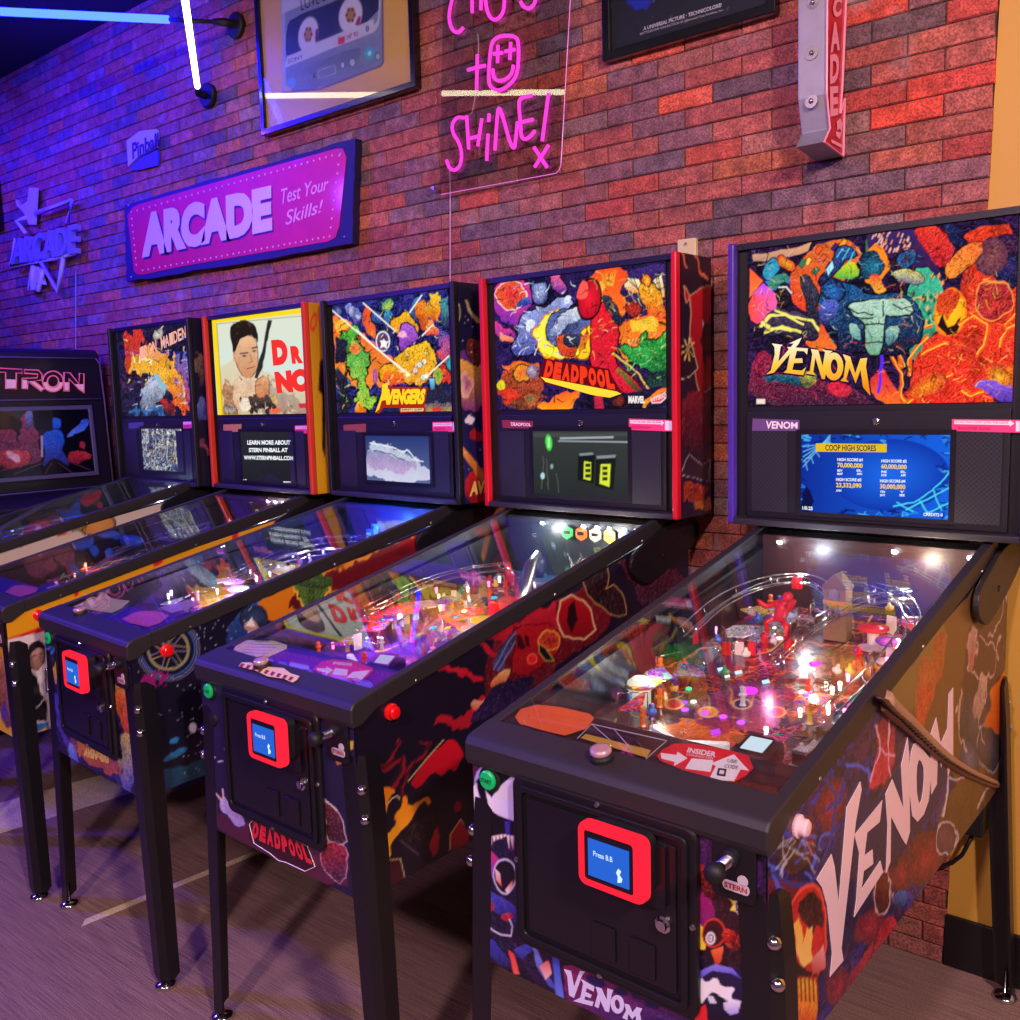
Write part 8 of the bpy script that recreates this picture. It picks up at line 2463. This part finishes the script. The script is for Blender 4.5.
def i_toys(root, sp):
    gadgets(root, 9, 14)
    furnish(root, 37, ['#8a8aa0', '#c83a58', '#5a68a0', '#e0e0f0'], posts=16, lamps=8, inserts=4, plastics=5, lampcols=('#c0d0ff', '#ffffff'))
    wire_ramp(root, [(-.20, .40, pz(.4) + .055), (-.17, .6, pz(.6) + .07), (-.05, .78, pz(.78) + .08), (.10, .86, pz(.86) + .085)])
    wire_ramp(root, [(.20, .36, pz(.36) + .05), (.17, .6, pz(.6) + .07), (.06, .74, pz(.74) + .08), (-.08, .8, pz(.8) + .085)])
    plight(root, .12, 1.0, 1.075, '#d8e8ff', .9); plight(root, -.05, .5, pz(.5) + .08, '#8090ff', .2)


def i_cards(AS, o):
    pass


def i_screen(P):
    P.base('#7a84a8', '#a8a8a0')
    P.comic(['#8a94b8', '#586084', '#b8b090', '#c8c8c8', '#4a5070'], 26, .05, asp=.5)


make_machine(-.8512, -1.2505, -2.2532, 'black pinball machine at the far left of the row, right beside the arcade cabinet', dict(
    k='i', seed=53, lift=.03, trim=BLACK, bgn=(130, 110), backglass=i_back, logo=i_logo, side=i_side, sn=(200, 60), bbside=i_bbside, bn=(30, 90),
    playfield=i_playfield, pfn=(90, 150), apron='#1c1828', apron_cards=i_cards, toys=i_toys, display=[(142.5, 429.5), (182.5, 428), (183, 472), (142, 469.5)], screen=i_screen, screen_text=no_text, dn=(60, 50), dx=.15,
    stickers=[('title_sticker', [(128.5, 423), (143.5, 422), (143.5, 427.5), (129, 429)], pmat('sticker_grey2', '#5a5068', .4)), ('scan_sticker', [(183, 421.5), (194.5, 421), (195, 428), (183.5, 428.5)], PINK_STICK)],
    launch=(-.109, .030), rear='#141420', leds=[.14, .18, .22]))

# ================================================================== ARCADE CABINET IN THE CORNER
ar = empty('arcade_cabinet', (-1.75, -.55, 0)); tag(ar, 'black arcade cabinet with pink outlined title, standing in the left corner', 'arcade machine')
ASP = Space(-1.75, -.55, 0)
e2 = np.array([.0618, 0, -.998]); TP = np.array([-1.465, -.06, 1.669]) - np.array([-1.75, -.55, 0])
TN = np.array([.998, 0, .0618])
TS = Surf(ASP, TP, TN)


def tp(y, s, off=0.0):
    return tuple(TP + np.array([0, y + .06, 0]) + e2 * s + TN * off)


m = MB()
prof = [(-2.30, 0), (-1.42, 0), (-1.42, .92), (-1.27, 1.0), (-1.27, 1.045), (-1.439, 1.10), (-1.478, 1.735), (-1.51, 1.76), (-2.30, 1.76)]
m.prism([(p[0] + 1.75, .50, p[1]) for p in prof], (0, -.98, 0))
m.build('cabinet', pmat('arcade_black', '#17131f', .4), ar, bevel=.012)
m = MB()
for a, b in (((-.08, -.045), (-1.01, -.045)), ((-.075, .150), (-1.02, .150)), ((-.075, .575), (-1.02, .575))):
    m.tube([tp(a[0], a[1], .004), tp(b[0], b[1], .004)], .004, 6)
m.tube([tp(-.08, -.045, .004), tp(-.062, -.02, .004), tp(-.058, .150, .004), tp(-.058, .60, .004)], .004, 6)
m.build('pinstripes', pmat('stripe_mauve', '#6a5878', .35), ar, smooth=True)
m = MB(); m.ring([tp(-.125, .180, .001), tp(-.125, .520, .001), tp(-1.01, .520, .001), tp(-1.01, .180, .001)], [tp(-.145, .200, .001), tp(-.145, .500, .001), tp(-.99, .500, .001), tp(-.99, .200, .001)], TN * .008)
m.build('picture_frame_rim', pmat('rim_grey', '#5a5470', .35), ar, bevel=.003)
P = Paint(ASP, [tp(-.99, .500, .003), tp(-.145, .500, .003), tp(-.145, .200, .003), tp(-.99, .200, .003)], 200, 80, 61)
P.base('#0c0a14', '#0a0812')
P.frame(0, 330, 4.433)
P.poly([(75, 520), (90, 400), (110, 365), (140, 375), (145, 420), (150, 440), (185, 480), (180, 600), (-60, 600), (-60, 460), (30, 430), (75, 440)], '#a04858', '#6a2c4a', warp=2, tex=.9, ink=.4)
P.poly([(108, 370), (130, 362), (145, 378), (138, 430), (120, 450), (112, 410)], '#8a9ad8', '#3a3a6a', warp=1.5, tex=.7)
P.poly([(-60, 560), (20, 525), (90, 520), (130, 545), (135, 585), (60, 610), (-60, 600)], '#e84a50', '#a02838', warp=3, tex=1.0, ink=.4); P.ell(60, 560, 30, 20, 0, '#f8c8c0', warp=3, tex=.6)
P.poly([(230, 400), (245, 390), (268, 398), (270, 430), (250, 440), (232, 430)], '#2c80f0', '#2060d0', warp=1, tex=.7)
P.poly([(195, 460), (230, 440), (280, 445), (290, 500), (270, 520), (290, 560), (320, 600), (280, 600), (250, 560), (200, 600), (185, 600), (200, 540), (190, 510)], '#2474e8', '#2c2c80', warp=1.5, tex=.7, ink=.3)
P.poly([(300, 470), (350, 410), (380, 392), (390, 415), (350, 450), (310, 480)], '#2c6ae0', '#6a9af0', warp=1.5, tex=.6)
P.poly([(290, 555), (330, 535), (390, 540), (405, 565), (380, 585), (310, 595)], '#e83c40', '#8a1c30', warp=2, tex=.8, ink=.4); P.poly([(345, 500), (385, 498), (385, 520), (350, 522)], '#c83048', warp=2, tex=.6)
P.poly([(180, 470), (188, 470), (188, 565), (180, 562)], '#c8b8d0', warp=.5)
for q in ([(-60, 640), (180, 580)], [(60, 640), (190, 590)], [(200, 635), (230, 590)], [(400, 620), (300, 580)], [(330, 640), (260, 590)]): P.line(q, 3, '#8a4050')
o = P.build('side_picture', ARTM, ar)
fr = (0, 330, 4.433)
mo = MB(); mi = MB()


def tron(sc, mb, off):
    def pl(pts):
        mb.tube([TS.at(*F(fr, p), off) for p in pts], sc, 5, closed=True)
    pl([(-22, 168), (98, 175), (98, 192), (72, 190), (72, 262), (25, 260), (25, 188), (-20, 186)])
    pl([(108, 176), (170, 178), (186, 196), (186, 222), (150, 226), (198, 262), (182, 272), (124, 228), (122, 262), (98, 260), (98, 215), (165, 212), (168, 196), (108, 192)])
    pl(ell_pts(235, 228, 46, 46, 18)); pl(ell_pts(235, 228, 25, 26, 18))
    pl([(284, 188), (310, 190), (350, 240), (352, 192), (372, 194), (372, 280), (350, 262), (306, 216), (306, 272), (284, 272)])


tron(.0035, mo, .004)
mo.build('title_outline', pmat('title_pink', '#f07088', .35, emis='#f06080', es=.25), ar, smooth=True)
for pts in ([(26, 218), (70, 220), (70, 258), (27, 258)], [(98, 220), (120, 222), (120, 258), (99, 258)], [(130, 226), (150, 228), (194, 262), (182, 268)], [(286, 232), (304, 232), (304, 268), (286, 268)], [(330, 240), (370, 240), (370, 276), (350, 258)]):
    poly_on(mi, TS, pts, fr, off=.003)
aa = [t for t in np.linspace(.1, PI - .1, 10)]
mi.prism([TS.at(*F(fr, (235 + 44 * math.cos(t), 228 + 44 * math.sin(t))), .002) for t in aa] + [TS.at(*F(fr, (235 + 27 * math.cos(t), 228 + 27 * math.sin(t))), .002) for t in aa[::-1]], TN * .001)
mi.build('title_fill', pmat('title_white', '#e8c0cc', .35, emis='#e8a8b8', es=.2), ar)
m = MB()
for k in range(3): m.tube([(.333 - .0 * k, -.47, .96 - .018 * k), (.333, .49, .96 - .018 * k)], .0025, 6)
m.build('panel_stripes', pmat('stripe_red', '#a03048', .35), ar)
j = MB().lathe((.40, -.40, 1.036), (0, 0, 1), [(.03, 0), (.028, .006), (.006, .01), (.005, .05), (.016, .06), (.017, .075), (.010, .085), (.001, .087)], 16).build('joystick', RUBBER, ar, smooth=True)
for k in range(3): MB().lathe((.40, -.15 + .09 * k, 1.03), (0, 0, 1), [(.018, 0), (.017, .008), (.012, .012), (.001, .012)], 14).build('control_button', RED_BTN, ar)

# ================================================================== LIGHT, AIR AND CAMERA
def area(name, loc, rot_to, size, col, w, sy=None):
    L = bpy.data.lights.new(name, 'AREA'); L.energy = w; L.color = lin(col); L.size = size
    if sy: L.shape = 'RECTANGLE'; L.size_y = sy
    o = bpy.data.objects.new(name, L); o.location = loc
    d = Vector(rot_to) - Vector(loc); o.rotation_euler = d.to_track_quat('-Z', 'Y').to_euler()
    COL.objects.link(o)
    return o


def spot(name, loc, to, col, w, ang=120, r=.06, blend=.8):
    L = bpy.data.lights.new(name, 'SPOT'); L.energy = w; L.color = lin(col); L.shadow_soft_size = r; L.spot_size = math.radians(ang); L.spot_blend = blend
    o = bpy.data.objects.new(name, L); o.location = loc
    o.rotation_euler = (Vector(to) - Vector(loc)).to_track_quat('-Z', 'Y').to_euler()
    COL.objects.link(o)
    return o


# added fill spots without fixtures: warm ones over the aisle, violet and blue ones towards the left
spot('fill_spot', (4.6, -2.7, 3.0), (2.6, -.7, .8), '#ffdcdc', 480, 95, .12)
spot('fill_spot', (2.9, -4.4, 3.1), (2.0, -.3, 1.0), '#ffd8e0', 330, 100, .12)
spot('fill_spot', (1.3, -3.9, 3.1), (1.1, -.3, 1.0), '#f8c8ec', 90, 95, .12)
spot('blue_fill_spot', (-2.6, -2.8, 3.05), (.2, -.9, .6), '#6238f8', 560, 80, .12)  # added to tint the lockbars violet-blue
spot('blue_wall_fill', (-1.7, -1.25, 3.0), (-1.35, 0, 2.35), (.03, .008, 1.0), 260, 100, .05)  # this and the next are added to deepen the blue on the bricks
spot('blue_wall_fill', (-2.7, -1.0, 3.1), (-2.4, 0, 2.0), (.05, .01, 1.0), 200, 115, .05)

w = bpy.data.worlds.new('room_air'); SC.world = w; w.use_nodes = True
w.node_tree.nodes['Background'].inputs[0].default_value = (*lin('#b08c9c'), 1)
w.node_tree.nodes['Background'].inputs[1].default_value = .30

cam = bpy.data.cameras.new('camera'); co = bpy.data.objects.new('camera', cam); COL.objects.link(co)
cam.sensor_width = 36; cam.lens = 36 * FPX / 1020; cam.clip_start = .05
M = Matrix(((CR[0], CU[0], -CF[0], CAM[0]), (CR[1], CU[1], -CF[1], CAM[1]), (CR[2], CU[2], -CF[2], CAM[2]), (0, 0, 0, 1)))
co.matrix_world = M
SC.camera = co
SC.view_settings.view_transform = 'Standard'
SC.view_settings.look = 'None'
SC.view_settings.exposure = 0.0
SC.view_settings.gamma = 1.0
SC.view_settings.use_curve_mapping = False
SC.cycles.max_bounces = 8
SC.cycles.transparent_max_bounces = 12
SC.cycles.use_denoising = True
SC.cycles.sample_clamp_indirect = 4.0
